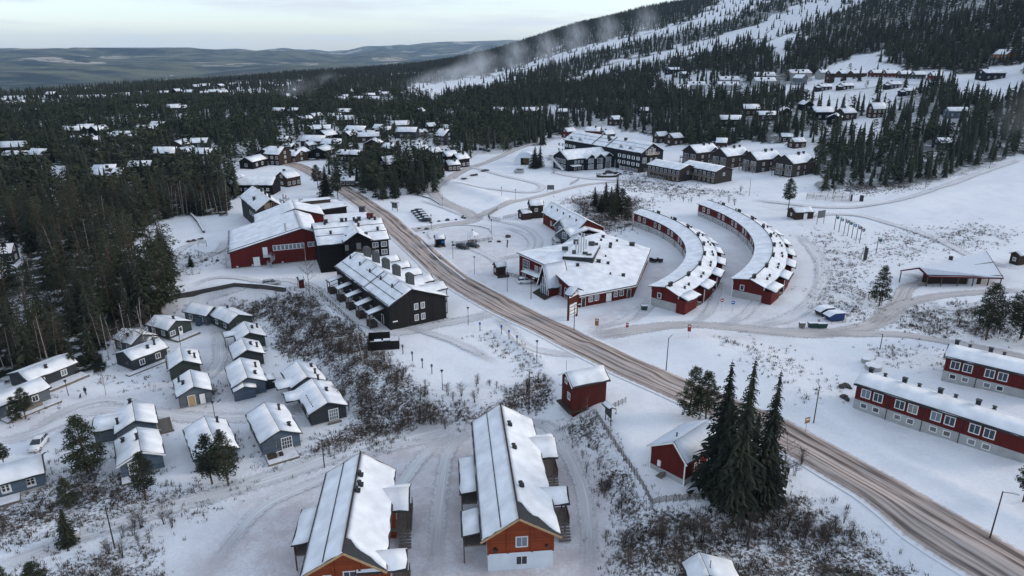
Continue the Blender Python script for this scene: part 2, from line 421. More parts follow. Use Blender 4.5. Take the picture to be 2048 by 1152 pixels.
PACKED = [  # trodden, driven snow with a brownish cast
    ([(560, 960), (930, 850), (1110, 860), (1215, 960), (1230, 1152), (1225, 1400), (300, 1400), (400, 1120)], 1.0, 4),
    ([(1200, 690), (1480, 660), (1420, 640), (1440, 560), (1450, 480), (1500, 470), (1480, 600), (1600, 640), (1640, 560), (1600, 470), (1640, 500), (1650, 570), (1620, 640), (1700, 650), (1500, 680)], 0.6, 5),
    ([(1160, 640), (1290, 590), (1310, 530), (1350, 530), (1310, 600), (1200, 670)], 0.9, 3),
    ([(800, 460), (1000, 450), (1100, 470), (1050, 520), (1060, 590), (960, 590), (880, 520)], 0.55, 5),
    ([(420, 655), (460, 640), (480, 800), (620, 790), (480, 840), (320, 830), (120, 860), (-50, 880), (0, 830), (340, 760)], 0.5, 4),
    ([(330, 600), (560, 560), (620, 570), (640, 620), (740, 660), (900, 640), (780, 690), (700, 640), (560, 590)], 0.6, 3),
]
FOREST_OPEN = [(480, 300), (455, 425), (385, 428), (300, 455), (262, 485), (330, 545), (330, 600), (300, 650), (215, 690), (200, 745), (-400, 800), (-400, 1800), (2600, 1800), (2600, 270),
               (2048, 305), (1850, 362), (1640, 388), (1640, 300), (1480, 285), (1440, 296), (1350, 290), (1300, 268), (1230, 255), (1150, 255), (1105, 285), (1060, 293), (985, 308), (900, 330),
               (870, 385), (840, 395), (790, 392), (735, 400), (690, 385), (650, 335), (600, 315), (545, 318), (500, 325)]
CLEAR = [  # (picture outline, share of trees left, share of bare snow)
    ([(800, 190), (835, 168), (930, 158), (990, 145), (1010, 165), (940, 188), (880, 200)], 0.03, 1),
    ([(985, 170), (1060, 142), (1180, 106), (1345, 68), (1440, 46), (1520, 5), (1560, -25), (1480, -25), (1400, 28), (1330, 52), (1180, 90), (1060, 126), (990, 150)], 0.05, 1),
    ([(1100, 166), (1210, 130), (1345, 94), (1420, 74), (1500, 50), (1560, 20), (1640, -25), (1780, -25), (1650, 30), (1600, 58), (1480, 88), (1350, 118), (1280, 134), (1180, 162)], 0.10, 1),
    ([(1060, 142), (1345, 68), (1520, 5), (1600, -25), (1560, 20), (1345, 94), (1180, 140)], 0.9, 1),
    ([(1480, 195), (2048, 185), (2048, 305), (1850, 362), (1640, 388), (1640, 300), (1500, 280)], 0.8, 0.6),
    ([(1270, 130), (1480, 110), (1650, 110), (1650, 180), (1270, 195)], 0.85, 0.6),
    ([(1530, 120), (1545, 80), (1600, 60), (1590, 90), (1560, 130)], 0.06, 1),
    ([(1340, 190), (1500, 178), (1620, 165), (1650, 130), (1760, 100), (1765, 128), (1900, 150), (2048, 125), (2048, 200), (1960, 205), (1900, 175), (1830, 175), (1800, 215), (1640, 218), (1600, 190), (1500, 190)], 0.05, 1),
    ([(1290, 150), (1370, 140), (1480, 150), (1490, 200), (1340, 190)], 0.22, 0.9),
    ([(1700, 235), (1760, 230), (1750, 285), (1700, 300)], 0.1, 0.9),
    ([(690, 205), (780, 185), (800, 195), (700, 215)], 0.2, 0.9),
    ([(380, 178), (600, 165), (620, 195), (520, 205), (400, 200)], 0.45, 0.7),
    ([(0, 195), (160, 200), (160, 225), (0, 240)], 0.5, 0.6),
    ([(540, 240), (650, 230), (800, 270), (900, 280), (960, 300), (900, 320), (760, 330), (660, 310), (540, 300)], 0.38, 0.9),
    ([(90, 330), (125, 335), (130, 400), (100, 400)], 0.1, 1),
    ([(150, 262), (270, 265), (270, 290), (150, 292)], 0.4, 0.7),
    ([(330, 285), (440, 285), (440, 330), (330, 330)], 0.5, 0.6),
    ([(0, 490), (45, 480), (50, 530), (0, 560)], 0.1, 0.9),
    ([(10, 590), (75, 590), (75, 660), (10, 660)], 0.15, 0.9),
    ([(1090, 210), (1250, 240), (1250, 256), (1110, 256)], 0.5, 0.5),
    ([(1580, 260), (1640, 250), (1640, 300), (1560, 300)], 0.3, 0.8),
]
def in_px(poly, px, py):
    ins = np.zeros(px.shape, bool); n = len(poly)
    for i in range(n):
        ax, ay = poly[i]; bx, by = poly[(i + 1) % n]
        ins ^= ((ay > py) != (by > py)) & (px < (bx - ax) * (py - ay) / (by - ay + 1e-12) + ax)
    return ins
def forest_density(x, y, z):
    """share of closed forest at a place of the map"""
    px, py = pix(x, y, z)
    px = px + 46 * (_vnoise(x, y, 14, 41) - .5) + 30 * (_vnoise(x, y, 40, 42) - .5); py = py + 14 * (_vnoise(x, y, 16, 43) - .5)
    d = np.where(in_px(FOREST_OPEN, px, py), 0.0, 1.0)
    r_ = np.hypot(x, y)
    d = d * np.where((r_ > 230) & (r_ < 1500), 1 - np.where(x < .12 * y, .7, .25) * sstep(.56, .70, _vnoise(x, y, 75, 44) * .6 + _vnoise(x, y, 28, 45) * .4), 1)
    for poly, keep, _ in CLEAR:
        d = np.where(in_px(poly, px, py), d * keep, d)
    return d
A, RR = np.meshgrid(np.radians(AZS), RINGS, indexing='ij')
GX, GY = np.sin(A) * RR, np.cos(A) * RR
GZ = HT(GX, GY)
nA, nR = GX.shape
def masks():
    f = lambda L: None
    x, y = GX.ravel(), GY.ravel(); r = np.hypot(x, y)
    near = (r < 900) & (r > 20) & (np.abs(np.degrees(np.arctan2(x, y))) < 60)
    br, pk = np.zeros(x.shape), np.zeros(x.shape)
    xs, ys = x[near], y[near]
    wob = 2.4 * (_vnoise(xs, ys, 4.0, 21) - 0.5) + 3.0 * (_vnoise(xs, ys, 11.0, 22) - 0.5)
    for L, out in ((BRUSH, br), (PACKED, pk)):
        acc = np.zeros(xs.shape)
        for poly, s, soft in L:
            P = np.array([gnd(px, py)[:2] for px, py in poly])
            pad = soft + 4; lo, hi = P.min(0) - pad, P.max(0) + pad
            k = (xs > lo[0]) & (xs < hi[0]) & (ys > lo[1]) & (ys < hi[1])
            acc[k] = np.maximum(acc[k], s * sstep(-soft, soft, sdist(P, xs[k], ys[k]) + wob[k]))
        out[near] = acc
    fo = np.zeros(x.shape)
    fr = (np.abs(np.degrees(np.arctan2(x, y))) < 50) & (r > 60)
    fo[fr] = forest_density(x[fr], y[fr], GZ.ravel()[fr])
    fo[~fr & (r > 600)] = 1.0
    return br, pk, fo
gb, gp, gf = masks()
co = np.stack([GX.ravel(), GY.ravel(), GZ.ravel()], 1)
idx = np.arange(nA * nR).reshape(nA, nR)
q = np.stack([idx[:-1, :-1], idx[:-1, 1:], idx[1:, 1:], idx[1:, :-1]], -1).reshape(-1, 4)
me = bpy.data.meshes.new('snowy_ground')
me.vertices.add(len(co)); me.vertices.foreach_set('co', co.astype(np.float32).ravel())
me.loops.add(q.size); me.loops.foreach_set('vertex_index', q.astype(np.int32).ravel())
me.polygons.add(len(q)); me.polygons.foreach_set('loop_start', np.arange(0, q.size, 4, dtype=np.int32))
me.update(calc_edges=True)
me.polygons.foreach_set('use_smooth', np.ones(len(q), bool))
for nm, a in (('brush', gb), ('packed', gp), ('wood', gf)):
    at_ = me.attributes.new(nm, 'FLOAT', 'POINT'); at_.data.foreach_set('value', a.astype(np.float32))

def ground_material():
    m = bpy.data.materials.new('snow_over_heath'); m.use_nodes = True
    n, l = m.node_tree.nodes, m.node_tree.links
    b = n['Principled BSDF']; b.inputs['Roughness'].default_value = 0.85; b.inputs['Specular IOR Level'].default_value = 0.15
    g = n.new('ShaderNodeNewGeometry'); P = g.outputs['Position']
    def noise(scale, detail=5, rough=0.55, vec=P):
        t = n.new('ShaderNodeTexNoise'); t.inputs['Scale'].default_value = scale; t.inputs['Detail'].default_value = detail; t.inputs['Roughness'].default_value = rough
        l.new(vec, t.inputs['Vector']); return t.outputs['Fac']
    def math_(op, a, bb=None, c=None):
        t = n.new('ShaderNodeMath'); t.operation = op
        for i, v in enumerate((a, bb, c)):
            if v is None: continue
            if isinstance(v, (int, float)): t.inputs[i].default_value = v
            else: l.new(v, t.inputs[i])
        return t.outputs[0]
    def mapr(v, a, bb, c=0, d=1):
        t = n.new('ShaderNodeMapRange'); t.interpolation_type = 'SMOOTHSTEP'
        for k, s in (('From Min', a), ('From Max', bb), ('To Min', c), ('To Max', d)):
            if isinstance(s, (int, float)): t.inputs[k].default_value = s
            else: l.new(s, t.inputs[k])
        l.new(v, t.inputs['Value']); return t.outputs['Result']
    def mixc(f, a, bb):
        t = n.new('ShaderNodeMix'); t.data_type = 'RGBA'
        if isinstance(f, (int, float)): t.inputs['Factor'].default_value = f
        else: l.new(f, t.inputs['Factor'])
        for k, v in (('A', a), ('B', bb)):
            if isinstance(v, tuple): t.inputs[k].default_value = v
            else: l.new(v, t.inputs[k])
        return t.outputs['Result']
    def attr(nm):
        t = n.new('ShaderNodeAttribute'); t.attribute_name = nm; return t.outputs['Fac']
    br, pk, wd = attr('brush'), attr('packed'), attr('wood')
    fine = noise(2.3, 8, 0.66); mid = noise(0.35, 5, 0.55); big = noise(0.05, 3); tiny = noise(6.0, 4, 0.6)
    # heath poking through the snow: share grows with the brush value
    nn = math_('ADD', math_('MULTIPLY', fine, 0.52), math_('ADD', math_('MULTIPLY', mid, 0.26), math_('MULTIPLY', tiny, 0.22)))
    lo = math_('SUBTRACT', 0.67, math_('MULTIPLY', br, 0.245))
    veg = mapr(nn, lo, math_('ADD', lo, 0.10))
    veg = math_('MULTIPLY', veg, mapr(br, 0.02, 0.25))
    # tiny specks of grass on the open snow
    speck = math_('MULTIPLY', mapr(noise(2.6, 6, 0.7), 0.66, 0.72), mapr(noise(0.07, 3), 0.50, 0.66))
    veg = math_('MAXIMUM', veg, math_('MULTIPLY', speck, 0.55))
    vegc = mixc(mapr(noise(0.6, 4), 0.38, 0.62), (0.045, 0.040, 0.036, 1), (0.13, 0.10, 0.08, 1))
    vegc = mixc(mapr(noise(1.1, 3), 0.55, 0.68), vegc, (0.032, 0.040, 0.022, 1))
    snow = mixc(mapr(big, 0.35, 0.65), (0.78, 0.795, 0.82, 1), (0.83, 0.835, 0.845, 1))
    snow = mixc(math_('MULTIPLY', mapr(fine, 0.42, 0.62), 0.30), snow, (0.64, 0.66, 0.70, 1))
    snow = mixc(math_('MULTIPLY', mapr(noise(0.16, 6, 0.7), 0.47, 0.62), 0.28), snow, (0.62, 0.62, 0.64, 1))
    # trodden snow: sand and slush ground in
    slush = math_('MULTIPLY', pk, mapr(math_('ADD', math_('MULTIPLY', mid, 0.6), math_('MULTIPLY', fine, 0.4)), 0.34, 0.62, 0.25, 0.85))
    snow = mixc(slush, snow, (0.50, 0.445, 0.445, 1))
    c = mixc(veg, snow, vegc)
    # forest floor and far woods
    wcol = mixc(mapr(noise(0.012, 6, 0.6), 0.4, 0.62), (0.016, 0.021, 0.013, 1), (0.035, 0.038, 0.020, 1))
    floor_ = mixc(mapr(noise(0.25, 5, 0.6), 0.52, 0.64), wcol, (0.62, 0.64, 0.67, 1))
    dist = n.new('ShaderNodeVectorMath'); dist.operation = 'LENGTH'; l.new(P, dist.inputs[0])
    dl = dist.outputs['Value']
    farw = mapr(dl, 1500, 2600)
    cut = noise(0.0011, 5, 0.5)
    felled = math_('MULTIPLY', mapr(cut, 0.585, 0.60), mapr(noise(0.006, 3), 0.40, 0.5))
    farc = mixc(mapr(noise(0.0022, 9, 0.72), 0.40, 0.60), (0.010, 0.024, 0.034, 1), (0.115, 0.125, 0.085, 1))  # far woods: sunlit patches put into the colour as pale olive mottling
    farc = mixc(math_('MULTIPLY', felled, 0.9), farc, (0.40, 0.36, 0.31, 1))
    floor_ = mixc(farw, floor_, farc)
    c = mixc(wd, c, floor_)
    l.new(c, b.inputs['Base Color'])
    hgt = math_('ADD', math_('MULTIPLY', veg, 0.6), math_('ADD', math_('MULTIPLY', fine, math_('ADD', 0.22, math_('MULTIPLY', br, 0.7))), math_('MULTIPLY', mid, 0.5)))
    bp = n.new('ShaderNodeBump'); bp.inputs['Strength'].default_value = 0.8; bp.inputs['Distance'].default_value = 0.3
    l.new(hgt, bp.inputs['Height'])
    l.new(bp.outputs['Normal'], b.inputs['Normal'])
    return m
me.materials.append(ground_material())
tag(link('snowy_ground', me), kind='structure')

# ------------------------------------------------------------------ roads and wheel tracks
def road_material(name, stripes, base, edge, seed=0.0, soft=1.0, alpha=False):
    """stripes: (centre across 0..1, half width, strength) of bare dark wheel ruts"""
    m = bpy.data.materials.new(name); m.use_nodes = True
    n, l = m.node_tree.nodes, m.node_tree.links
    b = n['Principled BSDF']; b.inputs['Roughness'].default_value = 0.75; b.inputs['Specular IOR Level'].default_value = 0.2
    uv = n.new('ShaderNodeUVMap'); s = n.new('ShaderNodeSeparateXYZ'); l.new(uv.outputs['UV'], s.inputs[0])
    mp = n.new('ShaderNodeMapping'); mp.inputs['Scale'].default_value = (0.11, 14, 1); mp.inputs['Location'].default_value = (seed, seed, 0); l.new(uv.outputs['UV'], mp.inputs['Vector'])
    no = n.new('ShaderNodeTexNoise'); no.inputs['Scale'].default_value = 1.0; no.inputs['Detail'].default_value = 6; l.new(mp.outputs['Vector'], no.inputs['Vector'])
    g = n.new('ShaderNodeNewGeometry')
    n2 = n.new('ShaderNodeTexNoise'); n2.inputs['Scale'].default_value = 1.5; n2.inputs['Detail'].default_value = 6; l.new(g.outputs['Position'], n2.inputs['Vector'])
    def M(op, a, bb):
        t = n.new('ShaderNodeMath'); t.operation = op
        for i, v in enumerate((a, bb)):
            if isinstance(v, (int, float)): t.inputs[i].default_value = v
            else: l.new(v, t.inputs[i])
        return t.outputs[0]
    def mapr(v, a, bb, c=0.0, d=1.0):
        t = n.new('ShaderNodeMapRange'); t.interpolation_type = 'SMOOTHSTEP'
        for k, sv in (('From Min', a), ('From Max', bb), ('To Min', c), ('To Max', d)): t.inputs[k].default_value = sv
        l.new(v, t.inputs['Value']); return t.outputs['Result']
    def mixc(f, a, bb):
        t = n.new('ShaderNodeMix'); t.data_type = 'RGBA'; l.new(f, t.inputs['Factor'])
        for k, v in (('A', a), ('B', bb)):
            if isinstance(v, tuple): t.inputs[k].default_value = v
            else: l.new(v, t.inputs[k])
        return t.outputs['Result']
    acr = M('ADD', s.outputs['Y'], M('MULTIPLY', M('SUBTRACT', no.outputs['Fac'], 0.5), 0.05))
    tot = None
    for c, hw, st in stripes:
        d = M('ABSOLUTE', M('SUBTRACT', acr, c), 0)
        v = M('MULTIPLY', mapr(d, hw * (1 - .55 * soft), hw * (1 + .7 * soft), 1, 0), st)
        tot = v if tot is None else M('MAXIMUM', tot, v)
    tot = M('MULTIPLY', tot, mapr(no.outputs['Fac'], 0.32, 0.62, 0.35, 1.0))
    ed = M('MULTIPLY', M('ABSOLUTE', M('SUBTRACT', acr, 0.5), 0), 2)
    c0 = mixc(mapr(no.outputs['Fac'], 0.35, 0.65), base, tuple(x * 0.72 for x in base[:3]) + (1,))
    c0 = mixc(mapr(no.outputs['Fac'], 0.52, 0.70, 0, 0.45), c0, edge)
    c1 = mixc(tot, c0, (0.115, 0.084, 0.070, 1))
    c2 = mixc(mapr(M('ADD', ed, M('MULTIPLY', M('SUBTRACT', n2.outputs['Fac'], 0.5), 0.25)), 0.80, 0.97), c1, edge)
    l.new(c2, b.inputs['Base Color'])
    if alpha:
        fd = n.new('ShaderNodeAttribute'); fd.attribute_name = 'fade'
        l.new(M('MULTIPLY', fd.outputs['Fac'], mapr(M('ADD', ed, M('MULTIPLY', M('SUBTRACT', n2.outputs['Fac'], 0.5), 0.9)), 0.45, 0.98, 1, 0)), b.inputs['Alpha'])
    bp = n.new('ShaderNodeBump'); bp.inputs['Strength'].default_value = 0.4; bp.inputs['Distance'].default_value = 0.08
    l.new(M('SUBTRACT', n2.outputs['Fac'], tot), bp.inputs['Height']); l.new(bp.outputs['Normal'], b.inputs['Normal'])
    return m
def catmull(P, step=1.5):
    P = [np.asarray(p, float) for p in P]
    P = [2 * P[0] - P[1]] + P + [2 * P[-1] - P[-2]]
    out = []
    for i in range(1, len(P) - 2):
        n = max(2, int(np.linalg.norm(P[i + 1] - P[i]) / step))
        for k in range(n):
            t = k / n
            out.append(0.5 * (2 * P[i] + (P[i + 1] - P[i - 1]) * t + (2 * P[i - 1] - 5 * P[i] + 4 * P[i + 1] - P[i + 2]) * t * t + (3 * P[i] - P[i - 1] - 3 * P[i + 1] + P[i + 2]) * t ** 3))
    out.append(P[-2]); return np.array(out)
def strip(name, pxs, width, m, lift=0.05, nc=9, crown=0.0, close=False, pts=None):
    P = catmull(pts if pts is not None else [gnd(*p)[:2] for p in pxs])
    T = np.gradient(P, axis=0); T /= np.linalg.norm(T, axis=1)[:, None]
    N = np.stack([-T[:, 1], T[:, 0]], 1)
    s = np.concatenate([[0], np.cumsum(np.linalg.norm(np.diff(P, axis=0), axis=1))])
    W = np.interp(np.linspace(0, 1, len(P)), np.linspace(0, 1, len(width)), width) if not np.isscalar(width) else np.full(len(P), width)
    k = np.linspace(-0.5, 0.5, nc)
    X = P[:, None, 0] + N[:, None, 0] * k[None] * W[:, None]; Y = P[:, None, 1] + N[:, None, 1] * k[None] * W[:, None]
    D = np.hypot(X, Y)
    Z = HT(X, Y) + lift + 0.00022 * D + crown * (1 - (2 * k[None]) ** 2)
    v = np.stack([X, Y, Z], -1).reshape(-1, 3); n = len(P)
    ix = np.arange(n * nc).reshape(n, nc)
    f = np.stack([ix[:-1, 1:], ix[:-1, :-1], ix[1:, :-1], ix[1:, 1:]], -1).reshape(-1, 4)[:, ::-1]
    me = bpy.data.meshes.new(name); me.from_pydata(v.tolist(), [], f.tolist()); me.update()
    uvl = me.uv_layers.new(name='UVMap'); li = np.zeros(len(me.loops), np.int32); me.loops.foreach_get('vertex_index', li)
    U = np.stack([np.repeat(s, nc), np.tile(k + 0.5, n)], 1)
    uvl.data.foreach_set('uv', U[li].astype(np.float32).ravel())
    me.polygons.foreach_set('use_smooth', [True] * len(me.polygons))
    fa = me.attributes.new('fade', 'FLOAT', 'POINT'); fa.data.foreach_set('value', np.repeat(np.clip(np.minimum(s, s[-1] - s) / 9, 0, 1), nc).astype(np.float32))
    me.materials.append(m)
    o = link(name, me); tag(o, kind='structure'); return o, P
SN = (0.78, 0.79, 0.81, 1)
MATS['main_road'] = road_material('slush_road', [(0.20, .060, 1.0), (0.40, .050, 1.0), (0.30, .02, .45), (0.56, .018, .6), (0.66, .028, .85), (0.74, .015, .5), (0.84, .035, .95), (0.91, .015, .6), (.12, .02, .6)], (0.58, 0.48, 0.42, 1), SN)
MATS['side_road'] = road_material('packed_road', [(0.30, .05, .30), (0.62, .05, .30), (0.44, .03, .16), (0.78, .03, .16)], (0.62, 0.585, 0.565, 1), SN, 3.0, alpha=True)
MATS['faint_track'] = road_material('wheel_track', [(0.28, .06, .14), (0.68, .06, .14), (.5, .03, .06)], (0.755, 0.755, 0.765, 1), SN, 5.0, alpha=True)
ROAD_PX = [(2240, 1262), (2048, 1148), (1880, 1050), (1727, 960), (1560, 868), (1400, 797), (1250, 727), (1130, 673), (1010, 615), (910, 558), (840, 500), (800, 465), (770, 437), (735, 412), (692, 383), (655, 361), (625, 345), (592, 331), (560, 324), (520, 318)]
road, ROAD = strip('main_road', ROAD_PX, 9.4, MATS['main_road'], 0.07, 13, 0.05)
strip('side_road', [(790, 468), (830, 460), (880, 452), (925, 446), (950, 438), (935, 425), (900, 410), (872, 392), (868, 375), (890, 358), (930, 340), (985, 320), (1030, 300), (1078, 283), (1110, 270)], [7, 7, 7, 6.5, 6, 6, 6, 6], MATS['side_road'], 0.05)
strip('side_road', [(945, 440), (985, 420), (1030, 402), (1090, 390), (1160, 372), (1240, 362)], [5, 4, 4], MATS['side_road'], 0.062)
strip('side_road', [(1165, 672), (1220, 668), (1290, 657), (1370, 650), (1460, 654), (1560, 664), (1650, 667), (1730, 655), (1780, 630), (1800, 600), (1815, 575), (1850, 560), (1800, 545)], [7, 6, 6, 6, 6, 5, 4], MATS['side_road'], 0.05)
strip('side_road', [(1740, 650), (1800, 612), (1880, 592), (1960, 585), (2060, 580)], 5, MATS['side_road'], 0.075)
strip('side_road', [(1620, 668), (1720, 668), (1800, 670), (1880, 682), (2000, 705), (2120, 730)], 5, MATS['side_road'], 0.085)
strip('side_road', [(910, 556), (935, 650), (905, 645), (860, 652)][:0] or [(1000, 617), (965, 632), (925, 640), (870, 650), (800, 665), (740, 650), (690, 625), (650, 595), (615, 570), (560, 560), (480, 575), (400, 580)], [6, 5, 4, 4, 4, 4], MATS['faint_track'], 0.055)
strip('snow_track', [(990, 630), (1015, 655), (1050, 690), (1100, 705), (1150, 710), (1200, 706)], 4, MATS['faint_track'], 0.06)
strip('snow_track', [(640, 800), (560, 825), (480, 835), (380, 835), (300, 825), (200, 820), (120, 845), (60, 870), (-40, 890)], 5, MATS['faint_track'], 0.05)
strip('snow_track', [(60, 865), (130, 822), (200, 800), (255, 803), (262, 815), (240, 835), (190, 845), (140, 855), (110, 880)], 3.4, MATS['faint_track'], 0.065)
strip('snow_track', [(-40, 1150), (60, 1110), (150, 1075), (250, 1045), (340, 1015), (450, 985), (560, 950), (660, 915), (760, 890), (860, 868), (930, 850)], [4.5, 4.5, 6, 8], MATS['faint_track'], 0.05)
strip('snow_track', [(340, 800), (430, 740), (440, 690), (430, 655)], 4, MATS['faint_track'], 0.08)
strip('snow_track', [(1010, 455), (1050, 470), (1065, 490), (1040, 510), (990, 520)], 4.0, MATS['faint_track'], 0.05)
strip('snow_track', [(975, 440), (1040, 452), (1075, 475), (1070, 505), (1040, 520)], 3.4, MATS['faint_track'], 0.062)
strip('snow_track', [(400, 480), (360, 500), (345, 518), (380, 525), (440, 500), (450, 480)], 4, MATS['faint_track'], 0.05)
strip('snow_track', [(1700, 480), (1640, 560), (1620, 610), (1560, 640)][:0] or [(1600, 470), (1640, 520), (1640, 580), (1590, 630), (1500, 655)], 5, MATS['faint_track'], 0.05)
strip('snow_track', [(95, 345), (110, 360), (118, 385), (112, 420)], 4, MATS['faint_track'], 0.05)
strip('snow_track', [(1660, 185), (1720, 178), (1800, 170), (1880, 172)], 4, MATS['faint_track'], 0.2)

for i, (pp, w) in enumerate(([[(700, 1140), (780, 1000), (860, 900), (930, 860)], 3], [[(870, 1140), (880, 1000), (900, 900), (960, 850)], 3], [[(1180, 1150), (1170, 1000), (1130, 900), (1090, 850), (1010, 830)], 3], [[(420, 1140), (520, 1020), (640, 960), (760, 905)], 3], [[(1010, 560), (1000, 530), (960, 505), (900, 480)], 3], [[(1300, 600), (1250, 640), (1180, 660)], 3], [[(1330, 560), (1310, 600), (1260, 650)], 3], [[(1480, 470), (1540, 540), (1500, 620), (1440, 655)], 3], [[(1440, 560), (1420, 620), (1380, 650)], 3],
        [[(930, 330), (1000, 350), (1080, 370), (1060, 385), (960, 375), (900, 365)], 4], [[(1100, 345), (1180, 358), (1290, 362), (1330, 372)], 4], [[(840, 400), (900, 420), (930, 435)], 3], [[(560, 575), (500, 560), (440, 555), (380, 570)], 3], [[(800, 650), (900, 680), (1000, 730)], 3], [[(1850, 600), (1900, 620), (2000, 600)], 3], [[(1560, 440), (1700, 430), (1850, 470), (1960, 520), (2048, 540)], 4], [[(1500, 400), (1650, 415), (1800, 400), (1950, 350), (2040, 320)], 5])):
    strip('snow_track', pp, w, MATS['faint_track'], 0.07 + .006 * i, 7)

# ------------------------------------------------------------------ building kit
_win = {}
def win_meshes(w, h, style):
    k = (round(w, 2), round(h, 2), style)
    if k in _win: return _win[k]
    f, g = MB(), MB()
    t = 0.12 if style != 'thin' else 0.07
    d = 0.07
    f.box(-w/2 - t, -w/2, -d, 0.02, -t, h + t); f.box(w/2, w/2 + t, -d, 0.02, -t, h + t)
    f.box(-w/2, w/2, -d, 0.02, h, h + t); f.box(-w/2, w/2, -d - .03, 0.02, -t, 0)
    if style in ('two', 'thin'): f.box(-.035, .035, -d * .8, 0.01, 0, h)
    if style in ('cross',): f.box(-.035, .035, -d * .8, 0.01, 0, h); f.box(-w/2, w/2, -d * .7, 0.01, h * .62, h * .62 + .06)
    if style == 'grid':
        for i in (1, 2, 3): f.box(-w/2 + w * i / 4 - .03, -w/2 + w * i / 4 + .03, -d * .8, .01, 0, h)
        for i in (1, 2): f.box(-w/2, w/2, -d * .7, .01, h * i / 3 - .03, h * i / 3 + .03)
    if style == 'shutter':
        f.box(-w/2 - t - .45, -w/2 - t - .02, -.05, .02, 0.0, h); f.box(w/2 + t + .02, w/2 + t + .45, -.05, .02, 0.0, h)
    g.box(-w/2, w/2, -0.02, 0.015, 0, h)
    _win[k] = (f, g); return _win[k]
_wm = {}
_wr = random.Random(12)
def window(root, x, y, z, ang, w=0.9, h=1.1, style='two', trim='white_paint', glass='glass', name='window'):
    if glass == 'glass': glass = _wr.choice(['glass', 'glass', 'glass', 'glass_pale', 'glass_curtain'])   # curtains and sky in some panes
    k = (round(w, 2), round(h, 2), style, trim, glass)
    if k not in _wm:
        f, g = win_meshes(w, h, style); _wm[k] = (f.mesh('window', trim), g.mesh('pane', glass))
    a, b = _wm[k]
    o = link(name, a, root, (x, y, z), ang + math.pi / 2)
    link('pane', b, o)
    return o
def door(root, x, y, z, ang, w=0.95, h=2.05, m='white_paint', glazed=False):
    b = MB(); b.box(-w/2, w/2, -.06, .03, 0, h)
    o = b.build('door', m, root, loc=(x, y, z), rz=ang + math.pi / 2)
    fr = MB(); t = .1
    fr.box(-w/2 - t, -w/2 - .005, -.09, .02, 0, h + t); fr.box(w/2 + .005, w/2 + t, -.09, .02, 0, h + t); fr.box(-w/2 - .005, w/2 + .005, -.09, .02, h + .005, h + t)
    fr.build('door_frame', 'white_paint' if m != 'white_paint' else 'metal_dark', o)
    if glazed: MB().box(-w * .3, w * .3, -.075, -.05, h * .45, h * .9).build('pane', 'glass', o)
    else: MB().tube((w * .36, -.1, h * .48), (w * .36, -.06, h * .48), .03).build('handle', 'metal_dark', o)
    return o
def chimney(root, x, y, z, h=0.9, r=0.22, kind='pipe', m='metal_dark', name='chimney'):
    b = MB()
    if kind == 'pipe':
        b.tube((x, y, z - .4), (x, y, z + h), r, n=8); b.tube((x, y, z + h), (x, y, z + h + .06), r * 1.5, n=8); b.tube((x, y, z - .02), (x, y, z + .12), r * 1.6, r * 1.1, n=8)
    elif kind == 'box':
        b.box(x - r, x + r, y - r, y + r, z - .5, z + h); b.box(x - r * 1.25, x + r * 1.25, y - r * 1.25, y + r * 1.25, z + h, z + h + .1)
    elif kind == 'arch':   # tall shaft with a rounded hood
        b.box(x - r, x + r, y - r, y + r, z - .6, z + h)
        n = 7
        for i in range(n):
            a0, a1 = math.pi * i / n, math.pi * (i + 1) / n
            b.add([(x + s, y - r * 1.1 * math.cos(a), z + h + r * .9 * math.sin(a)) for s in (-r * 1.1, r * 1.1) for a in (a0, a1)] + [(x - r * 1.1, y, z + h), (x + r * 1.1, y, z + h)],
                  [(0, 1, 3, 2), (0, 4, 1), (2, 3, 5)])
        b.box(x - r * 1.1, x + r * 1.1, y - r * 1.1, y + r * 1.1, z + h - .05, z + h)
    return b.build(name, m, root)
_sn = [0]
